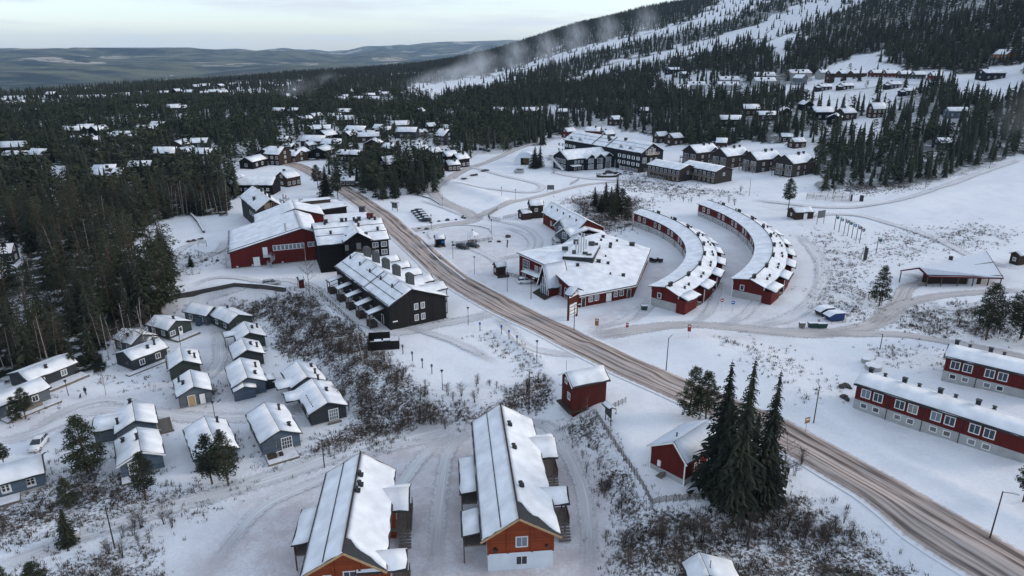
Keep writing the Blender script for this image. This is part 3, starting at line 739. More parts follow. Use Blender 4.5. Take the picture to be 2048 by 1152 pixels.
def snow_sheet(root, quad, t=0.10, m='roof_snow', inset=0.15, name='snow', rough=0.06, step=1.3, edge=None):
    """snow lying on a roof plane: quad = four corners (ridge a, ridge b, eave b, eave a)"""
    q = [np.array(p, float) for p in quad]
    L = max(np.linalg.norm(q[1] - q[0]), np.linalg.norm(q[2] - q[3])); W = max(np.linalg.norm(q[3] - q[0]), np.linalg.norm(q[2] - q[1]))
    nu, nv = max(2, min(26, int(L / step))), max(2, min(12, int(W / step)))
    du, dv = min(.4, inset / L), min(.4, inset / W)
    _sn[0] += 1; rg = np.random.default_rng(_sn[0])
    v, f = [], []
    for i in range(nu + 1):
        for j in range(nv + 1):
            a, b = du + (1 - 2 * du) * i / nu, dv * .3 + (1 - 1.3 * dv) * j / nv
            if 0 < i < nu: a += rg.uniform(-.12, .12) / nu
            if i in (0, nu): a += rg.uniform(-.8, .8) * du
            if j == nv: b += rg.uniform(-.9, .9) * dv
            if edge: ee = edge(b); a = ee + a * (1 - ee)
            p = (q[0] * (1 - a) + q[1] * a) * (1 - b) + (q[3] * (1 - a) + q[2] * a) * b
            e = 0.55 if (i in (0, nu) or j == nv) else 1.0
            v.append((p[0], p[1], p[2] + t * e + rg.uniform(-rough, rough) * .4))
    top = len(v)
    ring = [i * (nv + 1) for i in range(nu + 1)] + [nu * (nv + 1) + j for j in range(1, nv + 1)] + [i * (nv + 1) + nv for i in range(nu - 1, -1, -1)] + [j for j in range(nv - 1, 0, -1)]
    for i in range(nu):
        for j in range(nv):
            a = i * (nv + 1) + j
            f.append((a, a + 1, a + nv + 2, a + nv + 1))
    for k in ring: v.append((v[k][0], v[k][1], v[k][2] - t * .75))
    n = len(ring)
    for k in range(n):
        f.append((ring[k], ring[(k + 1) % n], top + (k + 1) % n, top + k))
    nn = np.cross(np.array(v[1]) - np.array(v[0]), np.array(v[nv + 1]) - np.array(v[0]))
    if nn[2] < 0: f = [tuple(reversed(x)) for x in f]
    b = MB(); b.v, b.f = v, f
    return b.build(name, m, root, smooth=True)
def gable(root, A, B, zr, wl, wr, zel, zer, wall=None, og=0.4, oe=0.45, t=0.16, z0=-1.2, snow='roof_snow', plinth=None, snow_t=0.10, roof='roof_dark', trim=None, holes=None, wname='wall', step=1.3):
    """pitched roof with its ridge from A to B (local metres), optional walls under it"""
    A, B = np.array(A, float), np.array(B, float)
    d = (B - A); L = np.linalg.norm(d); d /= L; n = np.array([-d[1], d[0]])
    P = lambda s, y, z: (A[0] + d[0] * s + n[0] * y, A[1] + d[1] * s + n[1] * y, z)
    r = MB()
    ql = [P(0, 0, zr), P(L, 0, zr), P(L, wl, zel), P(0, wl, zel)]
    qr = [P(0, 0, zr), P(L, 0, zr), P(L, -wr, zer), P(0, -wr, zer)]
    r.slab([ql[0], ql[3], ql[2], ql[1]][::-1], t); r.slab(qr[::-1], t)
    ro = r.build('roof', roof, root)
    if trim:
        for s in (0.0, L):
            for y, z in ((wl, zel), (-wr, zer)):
                e = MB(); x = -.03 if s == 0 else .03
                e.bar(P(s + x, 0, zr - .12), P(s + x, y, z - .12), .06, .26); e.build('barge_board', trim, ro)
    if snow:
        snow_sheet(ro, ql, snow_t, snow, step=step)
        snow_sheet(ro, qr, snow_t, snow, edge=holes, step=step)
    w = None
    if wall:
        yl, yr = wl - oe, wr - oe
        zl = zr + (zel - zr) * yl / wl - t; zrr = zr + (zer - zr) * yr / wr - t
        prof = [(yl, z0), (yl, zl), (0, zr - t), (-yr, zrr), (-yr, z0)]
        b = MB(); b.add([P(og, y, z) for y, z in prof] + [P(L - og, y, z) for y, z in prof],
                        [(0, 1, 2, 3, 4), (9, 8, 7, 6, 5)] + [(i, i + 5, (i + 1) % 5 + 5, (i + 1) % 5) for i in range(5)])
        w = b.build(wname, wall, root)
        if plinth:
            pb = MB(); pts = [P(og - .03, yl + .03, 0), P(og - .03, -yr - .03, 0), P(L - og + .03, -yr - .03, 0), P(L - og + .03, yl + .03, 0)]
            pb.prism([p[:2] for p in pts], z0, plinth[1]); pb.build('plinth', plinth[0], root)
    return dict(P=P, L=L, wl=wl, wr=wr, zr=zr, zel=zel, zer=zer, og=og, oe=oe, t=t, roof=ro, wall=w, ang=math.atan2(d[1], d[0]))
def roof_z(G, y):
    return G['zr'] + ((G['zel'] - G['zr']) * y / G['wl'] if y >= 0 else (G['zer'] - G['zr']) * -y / G['wr'])
def gwin(root, G, side, u, z, w=0.9, h=1.1, style='two', trim='white_paint', glass='glass'):
    """window on a wall of gable G: side F/B/L/R, u metres from the centre (F/B, + left) or from the near end (L/R)"""
    a = G['ang']; og = G['og']
    if side == 'F': p, an = G['P'](og, u, z), a + math.pi
    elif side == 'B': p, an = G['P'](G['L'] - og, u, z), a
    elif side == 'L': p, an = G['P'](u, G['wl'] - G['oe'], z), a + math.pi / 2
    else: p, an = G['P'](u, -(G['wr'] - G['oe']), z), a - math.pi / 2
    return window(root, p[0], p[1], p[2], an, w, h, style, trim, glass)
def gdoor(root, G, side, u, z=0.0, **k):
    a = G['ang']; og = G['og']
    if side == 'F': p, an = G['P'](og, u, z), a + math.pi
    elif side == 'B': p, an = G['P'](G['L'] - og, u, z), a
    elif side == 'L': p, an = G['P'](u, G['wl'] - G['oe'], z), a + math.pi / 2
    else: p, an = G['P'](u, -(G['wr'] - G['oe']), z), a - math.pi / 2
    return door(root, p[0], p[1], p[2], an, **k)
def gchim(root, G, s, y, **k):
    p = G['P'](s, y, roof_z(G, y) + .1)
    return chimney(root, p[0], p[1], p[2], **k)
def guard(root, G, y, s0=0.3, s1=None, m='metal_dark'):
    """dark snow guard rail along the roof"""
    s1 = G['L'] - .3 if s1 is None else s1
    z = roof_z(G, y) + .17
    b = MB(); b.bar(G['P'](s0, y, z), G['P'](s1, y, z), .10, .12)
    return b.build('snow_guard', m, G['roof'])
def march(px, py, dz):
    d = _ray(px, py); d = d / np.linalg.norm(d)
    P = _TS[:, None] * d[None, :]
    b = (P[:, 2] + CAM_H) < HT(P[:, 0], P[:, 1]) + dz
    i = int(np.argmax(b)) if b.any() else len(_TS) - 1
    return _TS[i] * d + np.array([0, 0, CAM_H])
def survey(rn, rf, zr, e=None, ze=0, e2=None, ze2=None, base=None):
    """footprint of a pitched roof from its two ridge ends and a point of each eave, as surveyed in the photograph"""
    zb = 0.0 if base is None else base
    if base is None and min(rn[1], rf[1]) < 300:      # on rising ground: walk along the line of sight
        m = ((rn[0] + rf[0]) / 2, (rn[1] + rf[1]) / 2)
        base = zb = float(march(*m, zr)[2]) - zr
    for _ in range(5):
        P1, P2 = at(*rn, zb + zr), at(*rf, zb + zr)
        if base is None:
            m = (P1 + P2) / 2; zb = zg(m[0], m[1])
    d = (P2 - P1)[:2]; L = np.linalg.norm(d); d /= L; n = np.array([-d[1], d[0]])
    out = []
    for q, zz in ((e, ze), (e2, ze2 if ze2 is not None else ze)):
        if q is None: out.append(None); continue
        Q = at(*q, zb + zz); out.append(float(np.dot(Q[:2] - P1[:2], n)))
    return P1, P2, zb, L, math.atan2(d[1], d[0]), out
def house(name, label, cat, rn, rf, zr, ze, e, e2=None, ze2=None, wall='cottage_slate', group=None, wl=None, wr=None, base=None, wmin=0, far=None, **k):
    P1, P2, zb, L, an, w = survey(rn, rf, zr, e, ze, e2, ze2, base)
    if far:      # distant: width and turn from the picture are too uncertain, keep them in a plausible range
        d = (P2 - P1)[:2]; c = (P1 + P2)[:2] / 2
        rd = c / np.linalg.norm(c); lat = np.array([rd[1], -rd[0]])
        a_, b_ = float(np.dot(d, lat)), float(np.dot(d, rd)); sg = 1 if a_ >= 0 else -1; a_ = sg * min(max(abs(a_), 6.5), 30)
        b_ = max(-.8 * abs(a_), min(.8 * abs(a_), b_)); d = lat * a_ + rd * b_
        P1 = np.array([*(c - d / 2), P1[2]]); P2 = np.array([*(c + d / 2), P1[2]]); L = float(np.linalg.norm(d)); an = math.atan2(d[1], d[0])
        w = [None if y is None else math.copysign(min(max(abs(y), far[0]), far[1]), y) for y in w]
    ys = [y for y in w if y is not None]
    yl = [y for y in ys if y > 0]; yr = [-y for y in ys if y < 0]
    wl = wl or (yl[0] if yl else yr[0]); wr = wr or (yr[0] if yr else yl[0])
    wl, wr = max(wl, wmin), max(wr, wmin)
    root = thing(name, label, cat, (P1[0], P1[1], zb), an, group)
    zel = ze; zer = ze2 if ze2 is not None else ze
    G = gable(root, (0, 0), (L, 0), zr, wl, wr, zel, zer, wall, **k)
    G['root'] = root
    if DEV: print('DIM %-26s L %.1f wl %.1f wr %.1f zb %.1f at %.0f,%.0f' % (name, L, wl, wr, zb, P1[0], P1[1]))
    return root, G
def local(root, px, py, z):
    """picture spot at height z above the house base -> the house's own axes"""
    p = at(px, py, root.location.z + z); c, s = math.cos(-root.rotation_euler.z), math.sin(-root.rotation_euler.z)
    x, y = p[0] - root.location.x, p[1] - root.location.y
    return np.array([c * x - s * y, s * x + c * y])
def deck(root, x0, x1, y0, y1, z=0.3, rail=False, name='deck'):
    b = MB(); b.box(x0, x1, y0, y1, z - .9, z); o = b.build(name, 'wood_grey', root)
    s = MB(); s.box(x0 + .05, x1 - .05, y0 + .05, y1 - .05, z + .003, z + .08); s.build('snow', 'deck_snow', o)
    return o
def railing(root, pts, z0, h=1.0, m='wood_grey', post=1.6, slats=0.0, name='railing'):
    b = MB()
    for p, q in zip(pts[:-1], pts[1:]):
        p, q = np.array(p, float), np.array(q, float); L = np.linalg.norm(q - p)
        b.bar((*p, z0 + h), (*q, z0 + h), .09, .09); b.bar((*p, z0 + h * .5), (*q, z0 + h * .5), .05, .07); b.bar((*p, z0 + .12), (*q, z0 + .12), .05, .07)
        n = max(1, int(L / post))
        for i in range(n + 1):
            c = p + (q - p) * i / n; b.box(c[0] - .045, c[0] + .045, c[1] - .045, c[1] + .045, z0, z0 + h)
        if slats:
            n = int(L / slats)
            for i in range(n):
                c = p + (q - p) * (i + .5) / n; b.box(c[0] - .02, c[0] + .02, c[1] - .02, c[1] + .02, z0 + .12, z0 + h)
    return b.build(name, m, root)
def shed_roof(root, q, t=0.14, snow=True, roof='roof_dark', name='canopy'):
    """single pitched slab from four corners"""
    b = MB(); b.slab(q, t); nn = np.cross(np.array(q[1]) - np.array(q[0]), np.array(q[2]) - np.array(q[0]))
    if nn[2] < 0: b = MB(); b.slab(q[::-1], t)
    o = b.build(name, roof, root)
    if snow: snow_sheet(o, q, .12)
    return o
import os
DEV = bool(os.environ.get('SCENE_DEV'))

# ------------------------------------------------------------------ grey rental cottages on the lower shelf
def cottage(label, rn, rf, e, e2=None, wall='cottage_slate', zr=4.1, ze=2.55, front='win', chim=((.3, -1.2), (.55, -2.0)), trim=None, guardy=None, **k):
    root, G = house('rental_cottage', label, 'cottage', rn, rf, zr, ze, e, e2, wall=wall, group='grey rental cottages on the lower shelf', wmin=2.7, plinth=('concrete', .25), trim=trim, **k)
    L, wl, wr = G['L'], G['wl'], G['wr']
    if front == 'double': gwin(root, G, 'F', -wr * .25, .45, 1.5, 1.9, 'grid')
    elif front == 'door':
        gdoor(root, G, 'F', -wr * .35, .25, h=2.0); gdoor(root, G, 'F', wl * .22, .25, w=1.1, m='wood_pale')
    elif front == 'entry':
        gdoor(root, G, 'F', -wr * .2, .3, glazed=True); gwin(root, G, 'F', wl * .45, 1.0, 1.1, .9)
    else:
        gwin(root, G, 'F', 0.0, 1.0, 1.3, 1.0, 'cross', 'wood_dark')
    for u in (.28, .7):
        gwin(root, G, 'L', L * u, 1.0, .9, 1.0); gwin(root, G, 'R', L * u, 1.0, .9, 1.0)
    for i, (s, y) in enumerate(chim):
        gchim(root, G, L * s, y, h=.95 if i else .55, r=.2 if i else .26)
    if guardy: guard(root, G, guardy)
    return root, G
c1, g1 = cottage('pale grey cottage at the foot of the heath bank, by the wall', (428, 614), (379.5, 604), (404, 630.5), wall='cottage_grey', chim=())
MB().box(2.0, 3.1, g1['wl'] - .4, g1['wl'] + .6, 0, 2.0).build('storage_box', 'cottage_blue', c1)
cottage('dark green cottage with snow guards beside the pale grey cottage under the bank', (476.7, 629.3), (436.6, 611.6), (453.2, 644.4), (502.3, 629.8), 'cottage_green', chim=((.75, -1.0),), guardy=3.3)
c3, g3 = cottage('green grey cottage with white gable door and snowy front deck', (353.3, 641.4), (308, 629.7), (333, 657.9), (379, 639.8), 'cottage_green', front='entry', chim=((.3, -.9),))
deck(c3, -2.2, g3['og'] - .05, -g3['wr'] + .3, g3['wl'] - .6, .35)
c4, g4 = cottage('slate cottage half behind the birches with small gabled side porch', (283.3, 668.5), (242.7, 656), (256.9, 686.5), (308, 667), 'cottage_grey', chim=((.45, 1.2),))
gable(c4, (-.9, -1.9), (1.2, -1.9), 2.9, 1.5, 1.5, 2.25, 2.25, 'cottage_grey', og=.2, oe=.3)
c5, g5 = cottage('long dark cottage with two chimneys on its camera-side roof, nearest the birches', (245, 703.5), (320.5, 675.7), (269.8, 717.7), (229.8, 706.4), 'cottage_slate', chim=((.55, -1.2), (.75, -1.0)))
deck(c5, -1.5, 9.5, -g5['wr'] - .9, -g5['wr'] + .4, .25)
cottage('dark green cottage with black chimney pair and snow guards on both eaves', (366.2, 721.4), (360.1, 692.5), (332.6, 735.5), (403.8, 723.9), 'cottage_green', chim=((.55, -1.4), (.35, -2.2)), guardy=2.9)
cottage('blue grey cottage with one brown and one white door in its gable', (388, 773.7), (379.5, 738.4), (349.6, 789.5), (425.7, 775.6), 'cottage_grey', front='door', chim=((.45, 1.6), (.68, 2.2)))
c8, g8 = cottage('slate cottage under the heath bank with open porch roof on its side', (499.8, 665.5), (487.7, 642), (468.7, 677.9), (531.9, 668.2), 'cottage_green', chim=((.45, -1.0), (.6, -2.2)))
gable(c8, (g8['L'] * .7, 1.6), (g8['L'] * .7, 5.0), 3.2, 1.5, 1.5, 2.5, 2.5, None)
for y in (4.7,): MB().box(g8['L'] * .7 - 1.3, g8['L'] * .7 - 1.15, y, y + .15, -.5, 2.5).build('post', 'wood_dark', c8)
cottage('slate cottage with tall chimney, second from the bank foot in the middle row', (494.5, 700.3), (482.8, 674.3), (463.4, 714.9), (529.5, 703.5), 'cottage_slate', chim=((.5, -1.2), (.4, -2.3)), guardy=3.0)
c10, g10 = cottage('blue grey cottage with gabled front porch and snowy lean-to on its side', (495.5, 755.5), (480.4, 714.1), (459.7, 772.5), (533.9, 757.9), 'cottage_blue', chim=((.25, -1.6), (.6, -2.2)))
gable(c10, (-1.4, .9), (1.5, .9), 3.1, 2.2, 2.2, 2.3, 2.3, 'cottage_blue', og=.9, oe=.3)
MB().box(1.5, 4.2, -g10['wr'] - 1.4, -g10['wr'] + .5, -.6, 1.9).build('lean_to', 'cottage_slate', c10)
shed_roof(c10, [(1.3, -g10['wr'] + .3, 2.3), (4.4, -g10['wr'] + .3, 2.3), (4.4, -g10['wr'] - 1.6, 1.95), (1.3, -g10['wr'] - 1.6, 1.95)], name='lean_to_roof')
c11, g11 = cottage('blue grey cottage against the bank, rear one of the joined pair', (615.3, 754.5), (593.4, 722.2), (578, 774), (651.7, 756.2), 'cottage_blue', chim=((.75, -2.2), (.3, -2.0)))
gable(c11, (g11['L'] * .35, 1.4), (g11['L'] * .35, 5.6), 3.3, 1.9, 1.9, 2.5, 2.5, None)
c12, g12 = cottage('slate cottage with white glazed double door, front one of the joined pair', (655.4, 805.5), (623.8, 756.2), (614, 826.7), (695.5, 807.7), 'cottage_slate', front='double', chim=((.5, -1.2), (.95, -1.0)))
gable(c12, (g12['L'] * .8, 1.4), (g12['L'] * .8, 5.8), 3.3, 2.0, 2.0, 2.5, 2.5, None)
MB().box(.5, 1.0, -.8, 1.6, -.4, .28).build('step', 'wood_grey', c12, loc=(-1.1, -1.2, 0))
for i in range(6): MB().box(1.5 + i * .9, 1.6 + i * .9, 2.2, 2.35, roof_z(g12, 2.2) - .05, roof_z(g12, 2.2) + .28).build('snow_hook', 'metal_dark', g12['roof'])
c13, g13 = cottage('blue grey cottage with white glazed door and snowy deck facing the chalet road', (560.3, 861.3), (528, 803.9), (516, 884), (603.3, 862), 'cottage_blue', front='double', chim=((.2, -1.9), (.75, -1.8)))
deck(c13, -2.9, .3, -g13['wr'] * .55, g13['wl'] - .5, .32)
t_ = MB(); t_.box(-1.6, -.5, 1.2, 2.6, .38, .85); t_.box(-1.5, -.6, .2, .8, .38, .7); t_.build('garden_seat', 'wood_dark', c13)
c14, g14 = cottage('grey green cottage behind the pair of small pines', (433.5, 892), (408.4, 831.4), (384.4, 918.8), (479, 893.6), 'cottage_grey', chim=((.4, -1.0), (.8, -1.6)))
c15, g15 = cottage('blue grey cottage with bright white verge boards behind a lone pine', (281.6, 903.2), (273.2, 853.7), (231.3, 926.4), (330.6, 903.9), 'cottage_blue', chim=((.75, 2.2), (.5, .2)), trim='white_paint')
gwin(c15, g15, 'F', 1.4, .5, 1.1, 1.9, 'grid')
deck(c15, -1.6, .35, .3, g15['wl'] - .3, .3)
c16, g16 = cottage('blue grey cottage with low side wing toward the bushy pine', (270.8, 841.7), (263.6, 801.5), (318.2, 843.4), None, 'cottage_blue', chim=((.95, .3), (.35, 2.6)))
a, b = local(c16, 264, 824, 3.3), local(c16, 186, 836, 3.3)
gable(c16, a, b, 3.3, 3.3, 2.4, 2.3, 2.5, 'cottage_grey', oe=.3)
MB().box(1.0, 6.0, -g16['wr'] - 2.0, -g16['wr'] + .45, -.8, .35).build('deck', 'wood_grey', c16)
railing(c16, [(1.0, -g16['wr'] - 1.9), (6.0, -g16['wr'] - 1.9)], .35, 1.0, 'white_paint')
c17, g17 = cottage('long dark cottage with snowy deck at the forest edge beside the dog walker', (33.9, 744.3), (138.1, 705.3), (55.3, 758.3), (14.7, 747.5), 'cottage_slate', chim=((.45, -1.3),))
deck(c17, g17['L'] - 7.5, g17['L'] + .2, -g17['wr'] - 2.3, -g17['wr'] + .4, .3)
c18, g18 = cottage('long grey cottage with covered veranda cut by the frame edge', (-34, 797), (84.6, 753.1), (107.2, 767.8), None, 'cottage_grey', chim=())
deck(c18, g18['L'] - 9, g18['L'] + .2, -g18['wr'] - 2.0, -g18['wr'] + .4, .25)
MB().box(g18['L'] - 5.5, g18['L'] - 2.5, -g18['wr'] - .9, -g18['wr'] - .2, .3, 1.1).build('bench', 'wood_grey', c18)
c19, g19 = cottage('bright blue cottage with white ornate window trim beside the parked white car', (86.2, 907.8), (-32, 938), (87.3, 947.6), None, 'cottage_blue', zr=3.9, ze=2.4, chim=())
for u in (2.0, 5.0, 8.0): gwin(c19, g19, 'L', u, .8, .95, 1.15, 'cross')
deck(c19, 3.5, g19['L'], g19['wl'] - .3, g19['wl'] + 1.9, .25)

# ------------------------------------------------------------------ orange log chalets in the foreground
def chalet(label, rn, rf, el, er, porches, canopies, pipes):
    zr, ze = 8.3, 5.2
    root, G = house('log_chalet', label, 'chalet', rn, rf, zr, ze, el, er, wall='orange_log', og=.9, oe=.9, t=.22, group='orange log chalets in the foreground', trim='wood_pale', z0=2.55,
                    holes=lambda b: .012 + .11 * (1 - b) ** 1.3 + .02 * math.sin(b * 14) * (1 - b), step=.7)
    L, wl, wr = G['L'], G['wl'], G['wr']
    w = MB(); w.box(.9, L - .9, -(wr - .9) + .02, (wl - .9) - .02, -1.5, 2.55); w.build('basement_wall', 'white_plaster', root)
    for y in (wl - .95, wl * .28, -wr * .32, -wr + .95):     # projecting log ends
        MB().box(.72, .92, y - .12, y + .12, 2.6, min(roof_z(G, y) - .3, 7.6)).build('log_end', 'orange_log', root)
    gwin(root, G, 'F', -wr * .08, 3.5, 1.3, 1.35, 'two'); gwin(root, G, 'F', -wr * .08, .75, 1.3, 1.2, 'two')
    for s_, y in ((.9, wl * .62), (.9, -wr * .66)): MB().box(.55, .9, y - .15, y + .15, 3.3, 3.55).build('wall_lamp', 'metal_dark', root)
    MB().box(.55, .9, wl * .55, wl * .55 + .5, 3.0, 3.3).build('vent_hood', 'wood_dark', root)
    guard(root, G, wl * .47); guard(root, G, wl * .97)
    MB().bar((0, 0.0, zr + .2), (L, 0.0, zr + .2), .22, .10).build('ridge_cap', 'wood_dark', G['roof'])
    for (x, y) in pipes:
        p = local(root, x, y, 8.0)
        b = MB(); z = roof_z(G, p[1]); b.tube((p[0], p[1], z - .3), (p[0], p[1], z + .75), .2, n=8); b.tube((p[0], p[1], z + .75), (p[0], p[1], z + .85), .32, n=8)
        b.box(p[0] - .15, p[0] + .55, p[1] - .5, p[1] - .15, z + .0, z + .3)
        b.build('chimney', 'metal_dark', root)
    for i, (a, bq, e) in enumerate(porches):
        A, B, E = local(root, *a, 6.3), local(root, *bq, 6.0), local(root, *e, 4.4)
        B = np.array([A[0] + (B[0] - A[0]) * 0.0 + .0, min(B[1], -wr - 1.2)])
        w_ = min(3.4, max(1.9, abs(E[0] - A[0])))
        A = np.array([A[0], -wr * .22])
        gable(root, B, A, 6.2, w_, w_, 4.7, 4.7, None, og=.3)
        y0, y1 = B[1] + .4, -wr + .9
        b = MB(); b.box(A[0] - w_ + .7, A[0] + w_ - .7, (y0 + y1) / 2 + .3, y1, -1, 4.6); b.build('porch_wall', 'orange_log', root)
        for x in (A[0] - w_ + .4, A[0] + w_ - .5): MB().box(x, x + .18, y0, y0 + .18, -.8, 4.7).build('porch_post', 'timber_post', root)
        d = MB(); d.box(A[0] - w_ + .2, A[0] + w_ - .2, y0 - .5, y1, 1.4, 1.6); d.build('porch_floor', 'wood_grey', root)
        railing(root, [(A[0] - w_ + .2, y0 - .4), (A[0] + w_ - .2, y0 - .4)], 1.6, 1.0, 'timber_post', slats=.22)
        for k in range(6): MB().box(A[0] - w_ - .1 - k * .3, A[0] - w_ + .2 - k * .3, y0 - .4, y0 + 1.2, 1.3 - k * .25, 1.42 - k * .25).build('stair_tread', 'wood_grey', root)
        door(root, A[0], (y0 + y1) / 2 + .3, 1.6, -math.pi / 2, m='wood_dark')
    for q in canopies:
        pts = [local(root, *p, 5.0) for p in q]
        x0, x1 = min(p[0] for p in pts), max(p[0] for p in pts); y1 = wl + 2.3; y0 = wl - .85
        shed_roof(root, [(x0, y0, 4.75), (x1, y0, 4.75), (x1, y1, 4.15), (x0, y1, 4.15)])
        for x in (x0 + .3, x1 - .4): MB().box(x, x + .16, y1 - .4, y1 - .24, -.8, 4.1).build('canopy_post', 'timber_post', root)
        MB().box(x0 + .2, x1 - .2, y0, y1 - .3, 2.4, 2.6).build('balcony_floor', 'wood_grey', root)
        railing(root, [(x0 + .2, y1 - .35), (x1 - .2, y1 - .35)], 2.6, 1.0, 'timber_post', slats=.2)
    for u in (.25, .5, .78): gwin(root, G, 'L', L * u, 3.5, 1.0, 1.2); gwin(root, G, 'R', L * u + 1.5, 3.5, 1.0, 1.2)
    return root, G
chA, gA = chalet('orange log chalet with white basement wall and two gabled porches, right of its twin', (1038.5, 1037.4), (1000.4, 807.9), (960, 1072.7), (1120.9, 1061),
       [((1031.8, 876.6), (1109, 872.6), (1120, 926.8)), ((1073, 974.7), (1134.6, 970.7), (1143.3, 1008))],
       [((910, 908), (943, 978)), ((914, 1012), (951, 1061))], [(1018, 850), (1027, 895), (1041, 971)])
chB, gB = chalet('orange log chalet with three roof pipes in a row, left of its twin', (685.4, 1106), (721.5, 904.8), (601, 1143.4), (775.6, 1128),
       [((740.3, 978.6), (820.7, 972.7), (820.7, 1025.7)), ((750, 1101), (815.6, 1096.3), (813.7, 1128.5))],
       [((601, 1008), (630, 1078))], [(719, 954), (719, 972), (713, 986)])
gwin(chB, gB, 'F', 2.2, 3.6, .8, .9); 

hb, gh = house('brick_house', 'red brick house roof poking in at the lower frame edge', 'house', (1420, 1152), (1398, 1102), 5.0, 3.4, (1372, 1150), (1478, 1148), wall='falu_red', base=-4.5, plinth=('concrete', .3))
gchim(hb, gh, gh['L'] * .35, -.5, h=.9, r=.05)
shed = MB(); shed.box(gh['L'] * .7, gh['L'] + .2, -gh['wr'] - 3.4, -gh['wr'] - .8, -.5, 1.2); shed.build('side_wall', 'concrete', hb)
shed = MB(); shed.box(0, 3, gh['wl'] + .5, gh['wl'] + 3.0, -.5, 1.6); shed.build('side_wall', 'concrete', hb)

# ------------------------------------------------------------------ red houses beside the road
rs, gs = house('red_storehouse', 'red timber storehouse with snowy roof above the fence', 'storehouse', (1131, 744), (1207, 730), 6.4, 4.7, (1147, 778.5), None, wall='red_brown', oe=.5, og=.5, wl=2.7, wr=2.7, trim='white_paint')
gwin(rs, gs, 'F', -.6, 1.5, .8, 1.1, 'cross'); gwin(rs, gs, 'F', .6, 4.0, .7, .8, 'cross')
b = MB(); b.box(-.4, gs['L'] + .4, gs['wl'] * -1 + .2, gs['wl'] - .2, -.35, -.1); b.build('sill_log', 'wood_dark', rs)
MB().tube((.3, .3, 6.5), (.3, .3, 8.4), .03, n=5).build('aerial', 'metal_dark', rs)
rh, ghs = house('red_house', 'red house with ribbed snowy roof and grey foundation beside tall spruces', 'house', (1347, 884), (1420, 838), 6.3, 3.7, (1383, 925), (1310, 880.5), wall='falu_red', snow='sheet_snow', trim='white_paint', oe=.4, og=.4, plinth=('concrete', .9), z0=-1)
MB().box(.36, .5, -ghs['wr'] + .42, -ghs['wr'] + .62, -.5, 3.7).build('corner_board', 'white_paint', rh)
MB().box(.36, .5, ghs['wl'] - .62, ghs['wl'] - .42, -.5, 3.7).build('corner_board', 'white_paint', rh)
MB().box(.2, .4, ghs['wl'] * .45, ghs['wl'] * .45 + .5, 1.2, 2.1).build('meter_box', 'white_paint', rh)
gwin(rh, ghs, 'R', 3.2, 1.5, 1.1, 1.1, 'cross'); gwin(rh, ghs, 'R', 6.5, 1.5, 1.1, 1.1, 'cross')
gchim(rh, ghs, ghs['L'] * .25, 1.0, h=.5, r=.1)
st = MB()
for i in range(4): st.box(-.8, .3, 1.0 + i * .3, 1.28 + i * .3, -.6, .75 - i * .22)
st.build('steps', 'wood_grey', rh)

# ------------------------------------------------------------------ dark lodge with hooded chimneys
dl, gd = house('dark_lodge', 'long charcoal lodge with five hooded chimneys and entry canopies by the road', 'lodge', (823.9, 578.4), (709.3, 503.3), 8.6, 5.6, (765.6, 607), (886.9, 586), 5.2, wall='lodge_dark', og=.5, oe=.5)
for (x, y) in ((736, 508), (755, 519), (774, 532), (809, 543), (832, 561)):
    p = local(dl, x, y + 7, 7.6); p[1] = -2.0
    gchim(dl, gd, p[0], p[1], h=1.9, r=.75, kind='arch', m='chimney_grey')
for y in (.35, .66): guard(dl, gd, gd['wl'] * y, .5, gd['L'] * .62 if y < .5 else gd['L'] - 1)
guard(dl, gd, gd['wl'] * .97)
for i in range(5):
    s = gd['L'] * (.10 + .19 * i)
    shed_roof(dl, [(s, gd['wl'] - .6, 4.1), (s + 2.4, gd['wl'] - .6, 4.1), (s + 2.4, gd['wl'] + 3.2, 3.3), (s, gd['wl'] + 3.2, 3.3)], name='entry_canopy')
    for x in (s + .15, s + 2.1): MB().box(x, x + .16, gd['wl'] + 2.8, gd['wl'] + 2.96, -.6, 3.2).build('canopy_post', 'timber_post', dl)
    MB().box(s + .1, s + 2.3, gd['wl'] + 1.2, gd['wl'] + 2.9, .1, 1.3).build('entry_screen', 'wood_dark', dl)
    gdoor(dl, gd, 'L', s + 1.2, .2, m='wood_dark')
    MB().bar((s + 2.2, gd['wl'] - .4, 2.2), (s + 2.2, gd['wl'] + 2.9, 1.3), .1, .12).build('stair_rail', 'timber_post', dl)
    gchim(dl, gd, s + 2.6, gd['wl'] * .35, h=.7, r=.2)
    MB().bar((s + 2.6, gd['wl'] * .33, roof_z(gd, gd['wl'] * .33) + .2), (s + 2.6, .3, 8.8), .08, .08).build('pipe_stay', 'metal_dark', gd['roof'])
    x = s + 1.5
    gable(dl, (x, -gd['wr'] - 1.4), (x, -1.8), 7.2, 2.0, 2.0, 5.9, 5.9, None)
    MB().box(x - 1.9, x + 1.9, -gd['wr'] - 1.2, -gd['wr'] + .5, 2.6, 2.8).build('balcony_floor', 'wood_grey', dl)
    railing(dl, [(x - 1.9, -gd['wr'] - 1.1), (x + 1.9, -gd['wr'] - 1.1)], 2.8, 1.0, 'timber_post')
    for xx in (x - 1.8, x + 1.7): MB().box(xx, xx + .14, -gd['wr'] - 1.2, -gd['wr'] - 1.06, -.5, 5.9).build('balcony_post', 'timber_post', dl)
for u, z in ((-1.0, 1.0), (-2.6, 1.0), (-1.0, 3.6), (-2.6, 3.6)): gwin(dl, gd, 'F', u, z, .75, 1.25, 'two', 'white_paint', 'glass_pale')
MB().box(.35, .52, gd['wl'] * .62, gd['wl'] * .62 + 1.1, 1.7, 1.95).build('name_board', 'white_paint', dl)
